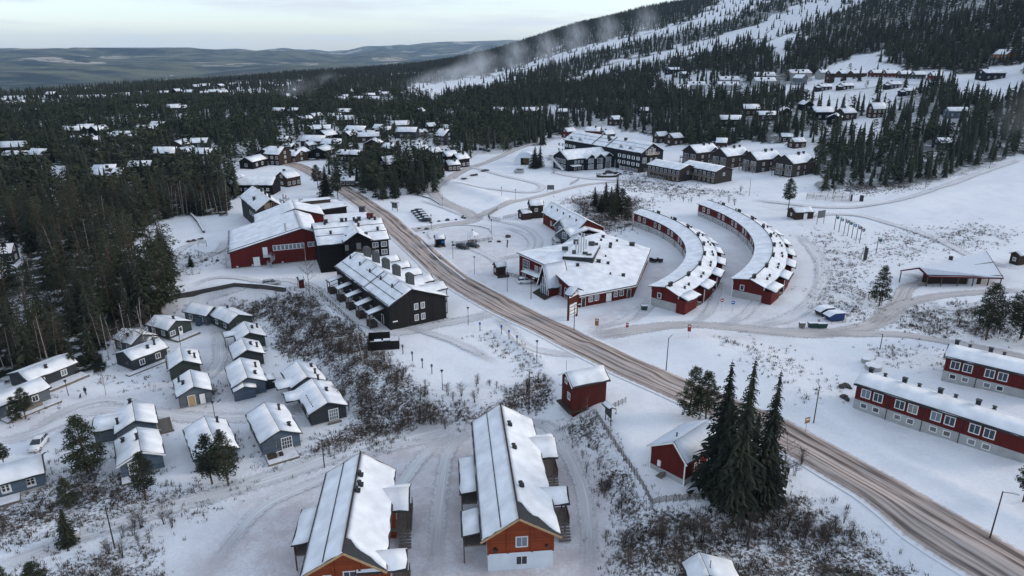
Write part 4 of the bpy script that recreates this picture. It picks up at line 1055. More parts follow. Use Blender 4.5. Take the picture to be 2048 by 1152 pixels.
MB().bar((gd['L'] * .42, .3, 8.85), (gd['L'] * .42, gd['wl'] - .2, roof_z(gd, gd['wl']) + .25), .16, .12).build('party_wall_flashing', 'metal_dark', gd['roof'])

# ------------------------------------------------------------------ black three storey lodge
bl, gb_ = house('black_lodge', 'black three storey lodge with stepped roof and front gable beside the red hall', 'lodge', (763.3, 435.5), (622.9, 447), 11.2, 8.0, (787.2, 477.5), None, wr=6.0, wall='lodge_black', og=.5, oe=.6)
A = local(bl, 714.6, 465, 11.0); B = local(bl, 690.7, 440, 11.0)
Q = [local(bl, 685, 486, 8.6), local(bl, 746, 481, 8.6)]
wq = abs(Q[0][0] - Q[1][0]) / 2
gable(bl, A, (A[0], 0.0), 11.0, wq, wq, 8.5, 8.5, 'lodge_black', og=.7, oe=.5, wname='gable_wall')
for y in (.3, .62): guard(bl, gb_, gb_['wl'] * y)
for i, (x, y) in enumerate(((649, 442), (650, 452), (661, 461), (680, 440), (688, 439), (703, 437), (713, 436), (735, 437), (750, 443), (713, 447), (717, 451), (755, 453), (731, 460), (692, 464))):
    p = local(bl, x, y + 2, 10.2); p[1] = min(max(p[1], .4), gb_['wl'] - .8)
    gchim(bl, gb_, min(max(p[0], .6), gb_['L'] - .6), p[1], h=.8, r=.3 if i % 3 else .45, kind='box', m='metal_dark')
for u in (1.8, 4.2):
    for z in (1.2, 3.8, 6.0): gwin(bl, gb_, 'L', u, z, 1.4, 1.2, 'two', 'white_paint', 'glass_pale')
for z in (3.9, 6.3): window(bl, A[0] - .2, A[1] + (-.7 if A[1] < 0 else -.68), z, math.pi / 2, 1.0, 1.5, 'two', 'wood_grey', 'glass_pale')
window(bl, A[0] + 3.0, A[1] - .68, 6.2, math.pi / 2, .7, 1.3, 'two', 'wood_grey', 'glass_pale')
b = MB(); b.box(A[0] - 4.5, A[0] + .8, A[1] - .7, A[1] + .9, 5.1, 5.3); b.build('balcony_floor', 'wood_dark', bl)
railing(bl, [(A[0] - 4.5, A[1] + .8), (A[0] + .8, A[1] + .8)], 5.3, 1.0, 'wood_grey')

# ------------------------------------------------------------------ red sports hall
sh, gsh = house('sports_hall', 'big dark red hall with ribbon window and sweeping snowy roof', 'hall', (604.2, 456.9), (589.5, 418.7), 10.0, 4.9, (454.8, 509), (645, 476), 8.0, wall='falu_red', og=.4, oe=.5, plinth=('concrete', .35), t=.3)
z = 4.6; y0 = local(sh, 545, 495, 4.8)[1]; y1 = local(sh, 609, 492, 4.8)[1]
n = 8
for i in range(n): gwin(sh, gsh, 'F', y0 + (y1 - y0) * (i + .5) / n, 4.3, abs(y1 - y0) / n - .28, 1.35, 'none', 'white_paint', 'glass_pale')
for i in (0, 1): gwin(sh, gsh, 'F', y1 - 1.6 - i * 1.5, 4.5, 1.1, 1.2, 'none', 'white_paint', 'glass_pale')
p = local(sh, 515, 535, 0); gdoor(sh, gsh, 'F', p[1], .3, w=1.7, h=2.6)
p2 = local(sh, 531, 508, 3.4); gdoor(sh, gsh, 'F', p2[1], 3.2, w=1.3, h=2.3)
spi = MB()
cx, cy = -1.6, p2[1] - 1.2
spi.tube((cx, cy, 0), (cx, cy, 4.3), .07)
for i in range(15):
    a = i * .42; spi.bar((cx, cy, .2 + i * .21), (cx + 1.1 * math.cos(a), cy + 1.1 * math.sin(a), .2 + i * .21), .3, .05)
    spi.tube((cx + 1.1 * math.cos(a), cy + 1.1 * math.sin(a), .2 + i * .21), (cx + 1.1 * math.cos(a), cy + 1.1 * math.sin(a), 1.25 + i * .21), .025, n=4)
spi.box(cx - .2, .4, cy, cy + 1.9, 3.1, 3.2); spi.build('spiral_stair', 'galv', sh)
spi2 = MB(); cx, cy = 3.0, gsh['wl'] + .8
spi2.tube((cx, cy, 0), (cx, cy, 4.0), .07)
for i in range(13): a = i * .45; spi2.bar((cx, cy, .2 + i * .22), (cx + 1.1 * math.cos(a), cy + 1.1 * math.sin(a), .2 + i * .22), .3, .06); spi2.tube((cx + 1.1 * math.cos(a), cy + 1.1 * math.sin(a), .2 + i * .22), (cx + 1.1 * math.cos(a), cy + 1.1 * math.sin(a), 1.3 + i * .22), .025, n=4)
spi2.build('spiral_stair', 'galv', sh)
guard(sh, gsh, gsh['wl'] * .985); guard(sh, gsh, .25)
MB().bar(gsh['P'](1.2, .5, 10.1), gsh['P'](1.2, gsh['wl'] - .4, roof_z(gsh, gsh['wl']) + .3), .12, .12).build('roof_seam', 'metal_dark', gsh['roof'])
vx = local(sh, 572, 462, 9.0)
v = MB(); v.tube((vx[0], vx[1], 7.2), (vx[0], vx[1], 11.2), .35, n=10); v.tube((vx[0], vx[1], 11.2), (vx[0], vx[1], 11.3), .5, n=10); v.box(vx[0] - .4, vx[0] + .4, vx[1] - 5, vx[1] - .2, 8.6, 9.1); v.build('ventilation_duct', 'galv', sh)
for i in range(4): gwin(sh, gsh, 'F', gsh['wl'] * .9 - i * 4, .6, .2, .12, 'none')
a1, b1 = local(sh, 606, 440, 9.6), local(sh, 586, 409, 9.6)
e1 = local(sh, 508, 441, 6.5)
gable(sh, (gsh['L'] - .6, .0), (gsh['L'] + 13, .0), 10.4, max(8.0, min(16, e1[1])), 9.0, 6.4, 7.6, 'falu_red', t=.25, wname='rear_wall')
def flat_building(name, label, corners, z, wall, cat='building', zp=None, snow=True, base=0.0, group=None):
    pts = [at(x, y, base + z) for x, y in corners]
    c = np.mean(pts, 0)
    root = thing(name, label, cat, (c[0], c[1], base), 0, group)
    P = [(p[0] - c[0], p[1] - c[1]) for p in pts]
    area = sum(P[i][0] * P[(i + 1) % len(P)][1] - P[(i + 1) % len(P)][0] * P[i][1] for i in range(len(P)))
    if area < 0: P = P[::-1]
    inner = [(x * .96, y * .96) for x, y in P]
    MB().prism(inner, -1.2, z - .25).build('wall', wall, root)
    ro = MB().prism(P, z - .25, z).build('roof', 'roof_dark', root)
    if snow: MB().prism([(x * .985, y * .985) for x, y in P], z + .003, z + .14).build('snow', 'roof_snow', ro)
    return root, P
fb, _ = flat_building('flat_annex', 'long low flat roofed annex behind the black lodge with red brick stack', [(600, 434), (735, 424), (740, 437), (640, 448)], 5.0, 'lodge_black')
chimney(fb, *( _[1]), 5.0, 1.5, .9, 'box', 'falu_red'); chimney(fb, _[2][0] - 2, _[2][1] + 1, 5.0, 1.6, .9, 'box', 'chimney_grey')
fb2, pf2 = flat_building('flat_annex', 'flat roofed annex with steel ducts and dark fascia by the road', [(612, 424), (695, 412), (672, 399), (570, 407)], 4.2, 'lodge_black')
for i, (x, y) in enumerate(((-13, -2), (-11.5, 0), (-6.5, -1), (-13, 1.5))):
    v = MB(); v.tube((x, y, 4), (x, y, 7.0 + (i % 2)), .35, n=8); v.tube((x, y, 6.4), (x + 1.2, y, 6.6), .3, n=8); v.build('ventilation_duct', 'galv', fb2)
fb3, pf3 = flat_building('flat_annex', 'narrow flat roofed wing with a row of clerestory windows behind the ducts', [(568, 402), (660, 394), (662, 398), (570, 407)], 5.6, 'wood_dark')
gr, gg = house('grey_house', 'tall grey house with glazed timber gable left of the flat roofs', 'house', (539.8, 397.3), (504.5, 371.5), 10.5, 7.0, (508.3, 419.3), (560.8, 405.9), wall='cottage_slate', og=.5, oe=.5, trim='white_paint')
for u, z in ((-1.2, 4.6), (1.0, 4.6), (-1.2, 7.0), (1.0, 7.0)): gwin(gr, gg, 'F', u, z, 1.6, 1.8, 'cross', 'wood_pale')
gwin(gr, gg, 'F', 3.6, 4.4, 1.2, 1.2)
for s in (.15, .38, .6, .85): gchim(gr, gg, gg['L'] * s, -.8, h=1.2, r=.35, kind='box')
gchim(gr, gg, gg['L'] * .4, 3.0, h=1.0, r=.4, kind='box', m='chimney_grey')
for i in range(4): gwin(gr, gg, 'L', 3 + i * 3, 3.5, .9, 1.3)
dg, gdg = house('dark_longhouse', 'long black longhouse with pale window row behind the grey house', 'house', (552.5, 353), (466, 352.5), 7.0, 4.2, (553, 364), None, wl=5.0, wr=5.0, wall='lodge_black', og=.4, oe=.5)
for i in range(9): gwin(dg, gdg, 'L', 2.5 + i * 2.3, 1.8, .9, 1.0)
gable(dg, (gdg['L'] - 4, 1), (gdg['L'] + 3, -11), 6.8, 5, 5, 4.2, 4.2, 'lodge_black')

# ------------------------------------------------------------------ reception building with its wide facetted roof
RC = {'A': (1032.8, 505.2, 6.3), 'B': (1086.3, 528.8, 6.0), 'C': (1104.5, 544, 5.2), 'D': (1159.2, 592.7, 3.2), 'E': (1273.5, 570.8, 3.2), 'F': (1302.6, 497.9, 4.0), 'G': (1201.8, 465, 4.6), 'H': (1177.4, 471.2, 5.2), 'I': (1121.5, 489.4, 6.2),
      'K': (1177.4, 527, 5.9), 'T': (1160, 503, 7.2)}
W3 = {k: at(*v) for k, v in RC.items()}
org = W3['K'].copy()
rc = thing('reception_building', 'wide red reception building with facetted snowy roof and steel ventilation stacks', 'building', (org[0], org[1], 0.0))
Lc = {k: (p[0] - org[0], p[1] - org[1], p[2]) for k, p in W3.items()}
ring = ['A', 'B', 'C', 'D', 'E', 'F', 'G', 'H', 'I']
tris = [('T', 'A', 'B'), ('T', 'B', 'C'), ('T', 'C', 'K'), ('C', 'D', 'K'), ('D', 'E', 'K'), ('E', 'F', 'K'), ('K', 'F', 'T'), ('F', 'G', 'T'), ('G', 'H', 'T'), ('H', 'I', 'T'), ('I', 'A', 'T')]
def tri_sheet(dz, sh):
    b = MB(); names = list(Lc); c = np.mean([Lc[k][:2] for k in ring], 0)
    def q(k):
        p = Lc[k]; f = sh if k in ring else 1
        return (c[0] + (p[0] - c[0]) * f, c[1] + (p[1] - c[1]) * f, p[2] + dz)
    ix = {k: i for i, k in enumerate(names)}
    vs = [q(k) for k in names]
    fs = []
    for t3 in tris:
        a, b_, c_ = [np.array(q(k)) for k in t3]
        f = tuple(ix[k] for k in t3)
        fs.append(f if np.cross(b_ - a, c_ - a)[2] > 0 else f[::-1])
    b.add(vs, fs); o = len(vs)
    b.v += [(x, y, z - .16) for x, y, z in vs]
    b.f += [tuple(reversed([i + o for i in f])) for f in fs]
    for k, k2 in zip(ring, ring[1:] + ring[:1]): b.f.append((ix[k], ix[k2], ix[k2] + o, ix[k] + o)[::-1])
    return b
ro = tri_sheet(0, 1).build('roof', 'roof_dark', rc)
tri_sheet(.17, .988).build('snow', 'roof_snow', ro)
fa = MB()
for k, k2 in zip(ring, ring[1:] + ring[:1]):
    if k + k2 in ('AB', 'DE', 'EF', 'IA'): fa.bar((Lc[k][0], Lc[k][1], Lc[k][2] - .2), (Lc[k2][0], Lc[k2][1], Lc[k2][2] - .2), .08, .22)
fa.build('fascia', 'white_paint', ro)
cw = np.mean([Lc[k][:2] for k in ring], 0)
wpts = [(cw[0] + (Lc[k][0] - cw[0]) * .955, cw[1] + (Lc[k][1] - cw[1]) * .955) for k in ring]
wz = [Lc[k][2] - .22 for k in ring]
if sum(wpts[i][0] * wpts[(i + 1) % 9][1] - wpts[(i + 1) % 9][0] * wpts[i][1] for i in range(9)) < 0: wpts, wz = wpts[::-1], wz[::-1]; wring = ring[::-1]
else: wring = ring
MB().prism(wpts, -1.0, wz).build('wall', 'falu_red', rc)
WP = dict(zip(wring, wpts))
def rc_item(k, k2, f):
    a, b = np.array(WP[k]), np.array(WP[k2]); d = b - a; p = a + d * f
    n = np.array([d[1], -d[0]]); n /= np.linalg.norm(n)
    if np.dot(n, p - cw) < 0: n = -n
    return p[0], p[1], math.atan2(n[1], n[0])
for f, kind in ((.07, 'd'), (.20, 'w'), (.31, 'w'), (.53, 'D'), (.66, 'w'), (.77, 'w'), (.91, 'd')):
    x, y, an = rc_item('D', 'E', f)
    if kind == 'w': window(rc, x, y, .95, an, 1.0, 1.25, 'cross')
    elif kind == 'd': door(rc, x, y, .05, an, 1.0, 2.1, 'wood_dark')
    else: door(rc, x, y, .05, an, 1.6, 2.2, 'white_paint')
x, y, an = rc_item('A', 'B', .28); window(rc, x, y, 2.6, an, 2.6, 2.3, 'grid')
for f in (.68, .84): x, y, an = rc_item('A', 'B', f); window(rc, x, y, 2.9, an, 1.0, 1.5, 'two')
x, y, an = rc_item('A', 'B', .2); door(rc, x, y, .05, an, 1.2, 2.2, 'glass_pale')
for f in (.22, .55, .85):
    x, y, an = rc_item('C', 'D', f); window(rc, x, y, .3, an, 2.3, 2.4, 'two', 'white_paint', 'glass')
ca = [np.array((*rc_item('A', 'B', f)[:2], 0)) for f in (.35, 1.0)]; x, y, an = rc_item('A', 'B', .6); nn = np.array((math.cos(an), math.sin(an), 0)) * 2.6
shed_roof(rc, [tuple(ca[0] + (0, 0, 2.9)), tuple(ca[1] + (0, 0, 2.9)), tuple(ca[1] + nn + (0, 0, 2.6)), tuple(ca[0] + nn + (0, 0, 2.6))], name='entrance_canopy')
# plant deck with stacks
tx, ty = Lc['T'][:2]
dk = [np.array(at(x, y, 7.6))[:2] - org[:2] for x, y in ((1125, 511), (1186, 514), (1201, 488), (1155, 478))]
ar = sum(dk[i][0] * dk[(i + 1) % 4][1] - dk[(i + 1) % 4][0] * dk[i][1] for i in range(4))
dk = dk if ar > 0 else dk[::-1]
pd_ = MB().prism(dk, 5.4, 7.3).build('plant_deck', 'roof_dark', rc)
MB().prism([(p[0] * .97 + tx * .03, p[1] * .97 + ty * .03) for p in dk], 7.305, 7.42).build('snow', 'roof_snow', pd_)
for i, (px, py, h, r) in enumerate(((1157, 507, 4.4, .2), (1162, 505, 5.2, .2), (1167, 504, 5.0, .2), (1172, 498, 2.6, .22), (1152, 499, 2.2, .22))):
    p = at(px, py, 7.4)[:2] - org[:2]; v = MB(); v.tube((p[0], p[1], 7.3), (p[0], p[1], 7.3 + h), r, n=10); v.tube((p[0], p[1], 7.3 + h), (p[0], p[1], 7.4 + h), r * 1.25, n=10); v.build('ventilation_stack', 'galv', rc)
for i, (px, py, sx, sy, h) in enumerate(((1130, 501, 1.6, 1.0, .9), (1152, 488, 1.4, 1.2, 1.1), (1183, 491, 1.6, 1.1, 1.0), (1148, 508, 1.0, .5, .9), (1170, 509, 1.3, .5, .6), (1178, 511, 1.4, .4, .4), (1193, 490, .8, .8, .5))):
    p = at(px, py, 7.4)[:2] - org[:2]; v = MB(); v.box(p[0] - sx / 2, p[0] + sx / 2, p[1] - sy / 2, p[1] + sy / 2, 7.5, 7.5 + h); v.tube((p[0] - sx / 2, p[1], 7.5 + h * .6), (p[0] + sx / 2, p[1], 7.5 + h * .6), h * .45, n=8); v.build('ventilation_unit', 'chimney_grey', rc)
for px, py, s in ((1206, 474, .45), (1234, 480, .3), (1264, 487, .7), (1202, 483, .3), (1221, 491, .4), (1220, 499, .4), (1211, 516, .2), (1174, 524, .35), (1216, 527, .35), (1197, 527, .5), (1221, 543, .2), (1247, 543, .4), (1155, 535, .4)):
    p = at(px, py, 5.4)[:2] - org[:2]
    # roof height at the spot from the facets
    zz = 5.0
    for t3 in tris:
        a, b, c = [np.array(Lc[k]) for k in t3]; M2 = np.array([[b[0] - a[0], c[0] - a[0]], [b[1] - a[1], c[1] - a[1]]]); u = np.linalg.solve(M2, p - a[:2])
        if u[0] >= 0 and u[1] >= 0 and u.sum() <= 1: zz = a[2] + u[0] * (b[2] - a[2]) + u[1] * (c[2] - a[2])
    v = MB(); v.box(p[0] - s, p[0] + s, p[1] - s * .7, p[1] + s * .7, zz, zz + .35 + s); v.box(p[0] - s * 1.2, p[0] + s * 1.2, p[1] - s * .9, p[1] + s * .9, zz + .35 + s, zz + .43 + s); v.build('roof_vent', 'metal_dark', rc)
# steep glazed entrance gable
A_, B_ = at(1085, 533, 7.4)[:2] - org[:2], at(1130, 524, 7.4)[:2] - org[:2]
E_ = at(1099.7, 574.5, 2.4)[:2] - org[:2]
dd = (B_ - A_) / np.linalg.norm(B_ - A_); wE = abs(np.dot(E_ - A_, np.array([-dd[1], dd[0]])))
wE *= 1.2
gE = gable(rc, A_, B_, 7.9, wE, wE, 2.0, 2.0, 'falu_red', og=.8, oe=.35, snow='sheet_snow', snow_t=.06, wname='entrance_wall', trim='white_paint')
b = MB(); h_ = 5.6
P = gE['P']
b.add([P(.74, wE * .72, .1), P(.74, -wE * .72, .1), P(.74, -wE * .72, 2.6), P(.74, 0, 6.6), P(.74, wE * .72, 2.6)], [(0, 1, 2, 3, 4)])
b.build('glazed_gable', 'glass_pale', rc)
b = MB()
for y in (-.72, -.36, 0, .36, .72): b.bar(P(.70, wE * y, .1), P(.70, wE * y, 6.6 - abs(y) * 5.6), .12, .12)
for zq in (2.4, 4.2): b.bar(P(.69, -wE * (.72 if zq < 3 else .42), zq), P(.69, wE * (.72 if zq < 3 else .42), zq), .1, .1)
b.build('mullions', 'white_paint', rc)
mt = at(1080, 588, .06); dm = MB()
q = [at(*p, .06) for p in ((1064, 585), (1079, 576), (1104, 592), (1089, 600))]
dm.slab([tuple(p) for p in q], .03); tag(dm.build('entrance_mat', 'wood_dark'), 'large brown mat on the snow before the glazed entrance', 'mat')

# ------------------------------------------------------------------ curved red row houses
def crescent(label, ridge, inner, outer, seed):
    zr, zi, zo = 5.5, 4.7, 3.6
    pts = np.array([at(x, y, zr)[:2] for x, y in ridge])
    Am = np.c_[2 * pts, np.ones(len(pts))]; s = np.linalg.lstsq(Am, (pts ** 2).sum(1), rcond=None)[0]
    c = s[:2]; Rr = math.sqrt(s[2] + (c ** 2).sum())
    Ri = np.median([np.linalg.norm(at(x, y, zi)[:2] - c) for x, y in inner]); Ro = np.median([np.linalg.norm(at(x, y, zo)[:2] - c) for x, y in outer])
    an = [math.atan2(*(p - c)[::-1]) for p in (pts[0], pts[-1])]
    a0, a1 = an[0], an[1]
    if DEV: print('CRES', c, Rr, Ri, Ro, np.degrees(a0), np.degrees(a1))
    if a0 < a1: a0, a1 = a1, a0          # a1 = near end (smaller angle)
    root = thing('crescent_row', label, 'row house', (c[0], c[1], 0.0), 0, 'curved red row houses')
    n = 32
    th = np.linspace(a1, a0, n + 1)
    P = lambda r, t, z: (r * math.cos(t), r * math.sin(t), z)
    def band(rz, name, m, par):
        """swept cross-section rz = [(radius, z)...] closed loop"""
        b = MB(); k = len(rz)
        for t in th: b.v += [P(r, t, z) for r, z in rz]
        for i in range(n):
            for j in range(k): b.f.append((i * k + j, i * k + (j + 1) % k, (i + 1) * k + (j + 1) % k, (i + 1) * k + j))
        b.f.append(tuple(range(k - 1, -1, -1))); b.f.append(tuple(n * k + j for j in range(k)))
        return b.build(name, m, par)
    ro = band([(Ri, zi - .15), (Rr, zr - .15), (Ro - 1.7, zo + .36), (Ro - 1.7, zo + .51), (Rr, zr), (Ri, zi)], 'roof', 'roof_dark', root)
    band([(Ri + .06, zi + .01), (Rr - .1, zr + .0), (Rr - .1, zr + .13), (Ri + .08, zi + .13)][::-1], 'snow', 'roof_snow', ro)
    band([(Rr + .12, zr + .0), (Ro - 1.76, zo + .52), (Ro - 1.78, zo + .64), (Rr + .12, zr + .12)][::-1], 'snow', 'roof_snow', ro)
    band([(Rr - .08, zr + .1), (Rr + .1, zr + .1), (Rr + .1, zr + .26), (Rr - .08, zr + .26)], 'ridge_cap', 'metal_dark', ro)
    da = .5 / Ri
    th = np.linspace(a1 + da, a0 - da, n + 1)
    band([(Ri + .6, 1.9), (Ro - 2.2, 1.9), (Ro - 2.2, zo + .1), (Rr, zr - .2), (Ri + .6, zi - .22)], 'wall', 'falu_red', root)
    band([(Ri + .57, -1.2), (Ro - 2.25, -1.2), (Ro - 2.25, 1.95), (Ri + .57, 1.95)], 'concrete_base', 'concrete', root)
    units = 9
    for u in range(units):
        for f in (.32, .62):
            t = a1 + (a0 - a1) * (u + f) / units; p = P(Ri + .6, t, 2.55)
            window(root, p[0], p[1], 2.55, t + math.pi, 1.15, 1.35, 'two')
            p = P(Ri + .57, t, .7); window(root, p[0], p[1], .65, t + math.pi, .8, .75, 'none')
        t = a1 + (a0 - a1) * u / units
        if u:
            p = P(Ri + .52, t, 0); MB().tube((p[0], p[1], -.5), (p[0], p[1], zi - .2), .06, n=6).build('downpipe', 'metal_dark', root)
        # stepped entrance porch of each dwelling on the outer side
        tA, tB, tC = [a1 + (a0 - a1) * (u + f) / units for f in (.03, .60, .99)]
        rp, rp2 = Ro - .25, Ro - 2.2
        b = MB(); b.prism([P(rp2 - .3, tA, 0)[:2], P(rp, tA, 0)[:2], P(rp, tB, 0)[:2], P(rp2 - .3, tB, 0)[:2]], -1.0, 3.25); b.build('porch_wall', 'falu_red', root)
        q = [P(Ro - 1.95, tA - .2 / Ro, zo + .60), P(Ro - 1.95, tB, zo + .60), P(Ro + .75, tB + .3 / Ro, 3.42), P(Ro + .75, tA - .2 / Ro, 3.42)]
        shed_roof(root, q, name='porch_roof', t=.18)
        p = P(Ro - 1.2, (tB + tC) / 2, .1); MB().box(-.9, .9, -.9, .9, -.6, .12).build('porch_step', 'wood_grey', root, loc=p, rz=t)
        tm = (tB + tC) / 2; p = P(Ro - 2.2, tm, .1); door(root, p[0], p[1], .1, tm, 1.0, 2.1, 'wood_dark')
        tb = tB + .002; p0, p1 = P(rp2, tC, 0), P(Ro - .3, tC, 0)
        MB().bar((p1[0], p1[1], .5), (*P(Ro - .3, tC - .9 / Ro, 0)[:2], .5), .05, .9).build('porch_screen', 'falu_red', root)
        MB().box(-.07, .07, -.07, .07, -.5, 3.4).build('porch_post', 'white_paint', root, loc=P(Ro - .25, tC, 0))
        for f, off, k in ((.12, .35, 0), (.2, .35, 0), (.45, 2.6, 1), (.7, 2.4, 1)):
            t = a1 + (a0 - a1) * (u + f) / units; rr_ = Rr + off; zz = zr + (zo - zr) * off / (Ro - Rr); p = P(rr_, t, zz)
            chimney(root, p[0], p[1], zz + .1, .85 if k == 0 else .45, .28 if k == 0 else .24, 'box' if k == 0 else 'pipe', 'metal_dark')
    t = a1 + .5 / Rr
    for tt, sg in ((t, -1), (a0 - .5 / Rr, 1)):
        p = P((Ri + Rr) / 2 + .6, tt, 2.5); window(root, p[0], p[1], 2.3, tt + sg * math.pi / 2, .8, 1.15, 'none')
        for r_ in (Ri + .6, Ro - 2.2): MB().box(-.1, .1, -.1, .1, 0, 3.9).build('corner_board', 'white_paint', root, loc=P(r_, tt, 0))
    return root
def zz5(L): return [(1250 + x / 4.431, 380 + y / 4.431) for x, y in L]
crescent('curved red row house nearer the reception building, with stepped porches', zz5([(150, 168), (330, 225), (480, 290), (590, 370), (660, 440), (690, 510), (690, 580), (640, 680), (540, 760), (360, 862)]),
         zz5([(150, 232), (250, 270), (350, 320), (430, 375), (510, 450), (548, 530), (500, 680), (400, 770)]), zz5([(570, 305), (690, 360), (790, 440), (850, 525), (870, 620), (805, 765), (690, 875), (590, 930)]), 1)
crescent('curved red row house nearer the ski slope and slope flags', zz5([(725, 92), (900, 150), (1040, 205), (1160, 285), (1250, 375), (1295, 470), (1300, 540), (1270, 630), (1180, 740), (1120, 795)]),
         zz5([(740, 165), (850, 205), (950, 262), (1040, 325), (1110, 410), (1148, 520), (1130, 610), (1060, 720)]), zz5([(1190, 250), (1300, 320), (1400, 405), (1470, 500), (1495, 610), (1460, 740), (1400, 820), (1340, 860)]), 2)

# ------------------------------------------------------------------ straight red rows on the right
def red_row(label, rn, rf, e, n):
    root, G = house('red_row_house', label, 'row house', rn, rf, 5.8, 4.5, e, None, wall='falu_red', group='red row houses at the lower right', og=.4, oe=.55, z0=1.75)
    L, wl, wr = G['L'], G['wl'], G['wr']
    MB().box(.38, L - .38, -(wr - .53), wl - .53, -1.2, 1.77).build('concrete_base', 'concrete', root)
    sd = 'R' if np.dot(np.array([math.sin(G['ang'] + root.rotation_euler.z), -math.cos(G['ang'] + root.rotation_euler.z)]), -np.array(root.location[:2])) > 0 else 'L'
    step = 5.2
    for i in range(int((L - 1) / step)):
        for d_ in (1.4, 3.3):
            gwin(root, G, sd, .6 + i * step + d_, 2.55, 1.25, 1.35, 'two'); gwin(root, G, sd, .6 + i * step + d_, .6, .85, .75, 'none')
        if i:
            y = (wl - .5) if sd == 'L' else -(wr - .5); MB().tube((i * step + .3, y, -.5), (i * step + .3, y, 4.3), .06, n=6).build('downpipe', 'metal_dark', root)
        y = -1 if sd == 'L' else 1
        gchim(root, G, i * step + 1.2, y * .7, h=.8, r=.32, kind='box'); gchim(root, G, i * step + 3.2, y * 1.6, h=.5, r=.24)
    guard(root, G, (wl - .05) if sd == 'L' else -(wr - .05))
    for u in (1.2, -1.2): gwin(root, G, 'F', u, 2.6, .9, 1.2, 'two')
    return root, G
rr1, _g = red_row('red row house with grey concrete base facing the main road', (1724.4, 741.5), (2090, 852), (1693.8, 764), 8)
rr2, _g = red_row('red row house behind its twin under the pines, cut by the frame', (1897.3, 687), (2110, 735), (1879, 711.9), 6)

# ------------------------------------------------------------------ slope pavilion and small huts
pv_ = {'R1': (1837.6, 535.8, 5.2), 'R2': (1973, 501.7, 5.6), 'E1': (1856.7, 553, 3.2), 'E2': (2007.7, 556, 3.2), 'B1': (1820, 541, 3.4), 'B2': (1985, 520, 3.4)}
pw = {k: at(*v) for k, v in pv_.items()}
o_ = (pw['E1'] + pw['E2']) / 2
pavR = thing('slope_pavilion', 'open red trimmed pavilion with broad wedge roof by the ski slope', 'pavilion', (o_[0], o_[1], 0))
pl = {k: (p[0] - o_[0], p[1] - o_[1], p[2]) for k, p in pw.items()}
pl['B1'] = (pl['R1'][0] - 2.5, pl['R1'][1] + 3.5, 3.4); pl['B2'] = (pl['R2'][0] + 3.0, pl['R2'][1] + 5, 3.4)
r_ = MB(); r_.slab([pl['E1'], pl['E2'], pl['R2'], pl['R1']], .3); r_.slab([pl['R1'], pl['R2'], pl['B2'], pl['B1']], .3)
pr = r_.build('roof', 'falu_red', pavR)
def inset(q, f=.97, dz=.02):
    c = np.mean(np.array(q), 0); return [tuple(c[:2] + (np.array(p)[:2] - c[:2]) * f) + (p[2] + dz,) for p in q]
MATS['sheet_snow_up'] = MATS['sheet_snow']
s_ = MB(); s_.slab([(x, y, z + .1) for x, y, z in inset([pl['E1'], pl['E2'], pl['R2'], pl['R1']])], .09); s_.build('snow', 'sheet_snow', pr)
s_ = MB(); s_.slab([(x, y, z + .1) for x, y, z in inset([pl['R1'], pl['R2'], pl['B2'], pl['B1']])], .09); s_.build('snow', 'roof_snow', pr)
mid = lambda a, b, f: tuple(np.array(a) * (1 - f) + np.array(b) * f)
g_ = MB(); a, b = mid(pl['E1'], pl['R1'], .06), mid(pl['E2'], pl['R2'], .06); g_.bar((a[0], a[1], a[2] + .2), (b[0], b[1], b[2] + .2), .1, .14); g_.build('snow_guard', 'metal_dark', pr)
g_ = MB(); a, b = mid(mid(pl['E1'], pl['R1'], .5), mid(pl['E2'], pl['R2'], .5), .45), mid(pl['E2'], pl['R2'], .55); g_.bar((a[0], a[1], a[2] + .2), (b[0], b[1], b[2] + .2), .1, .14); g_.build('snow_guard', 'metal_dark', pr)
p = mid(pl['R1'], pl['R2'], .45); chimney(pavR, p[0], p[1], p[2], .9, .35, 'box')
w0, w1 = mid(pl['E1'], pl['R1'], .25), mid(pl['E2'], pl['R2'], .12)
b = MB(); q = [mid(pl['E1'], pl['E2'], .05), mid(pl['E1'], pl['E2'], .78), mid(pl['R1'], pl['R2'], .7), mid(pl['R1'], pl['R2'], .12)]
q = [(q[0][0] + .8, q[0][1] + 2.2), (q[1][0], q[1][1] + 1.8), (q[2][0], q[2][1]), (q[3][0], q[3][1] + 1)]
b.prism(q, -.5, 3.0); b.build('wall', 'cabin_brown', pavR)
MB().box(q[1][0] - 3.4, q[1][0] - 1.2, q[1][1] - .1, q[1][1] + .4, .1, 2.4).build('shutter', 'galv', pavR)
for f in (.01, .2, .42, .62, .82, .985):
    p = mid(pl['E1'], pl['E2'], f); MB().box(p[0] - .1, p[0] + .1, p[1] + .25, p[1] + .45, -.5, 3.0).build('post', 'timber_post', pavR)
p = pl['B1']; MB().box(p[0], p[0] + .2, p[1] - .5, p[1] - .3, -.5, 3.2).build('post', 'timber_post', pavR)
railing(pavR, [(pl['E1'][0] - 1.5, pl['E1'][1] + 1.0), (pl['E1'][0] + 3.5, pl['E1'][1] - .3)], 0, 1.0, 'wood_grey')
def hut(name, label, rn, rf, e, zr, ze, wall, e2=None, cat='hut', win=True, dr='wood_dark', **k):
    root, G = house(name, label, cat, rn, rf, zr, ze, e, e2, wall=wall, **{**dict(og=.3, oe=.35, wmin=1.7), **k})
    if win: gwin(root, G, 'F', 0, 1.0, .7, .8)
    return root, G
h1, gh1 = hut('timber_hut', 'small dark timber hut with open front under the lone slope pine', (1583, 414.5), (1622, 413), (1592, 425.5), 3.9, 2.6, 'cabin_brown')
gdoor(h1, gh1, 'R', gh1['L'] * .55, .1, w=1.4, m='white_paint'); 
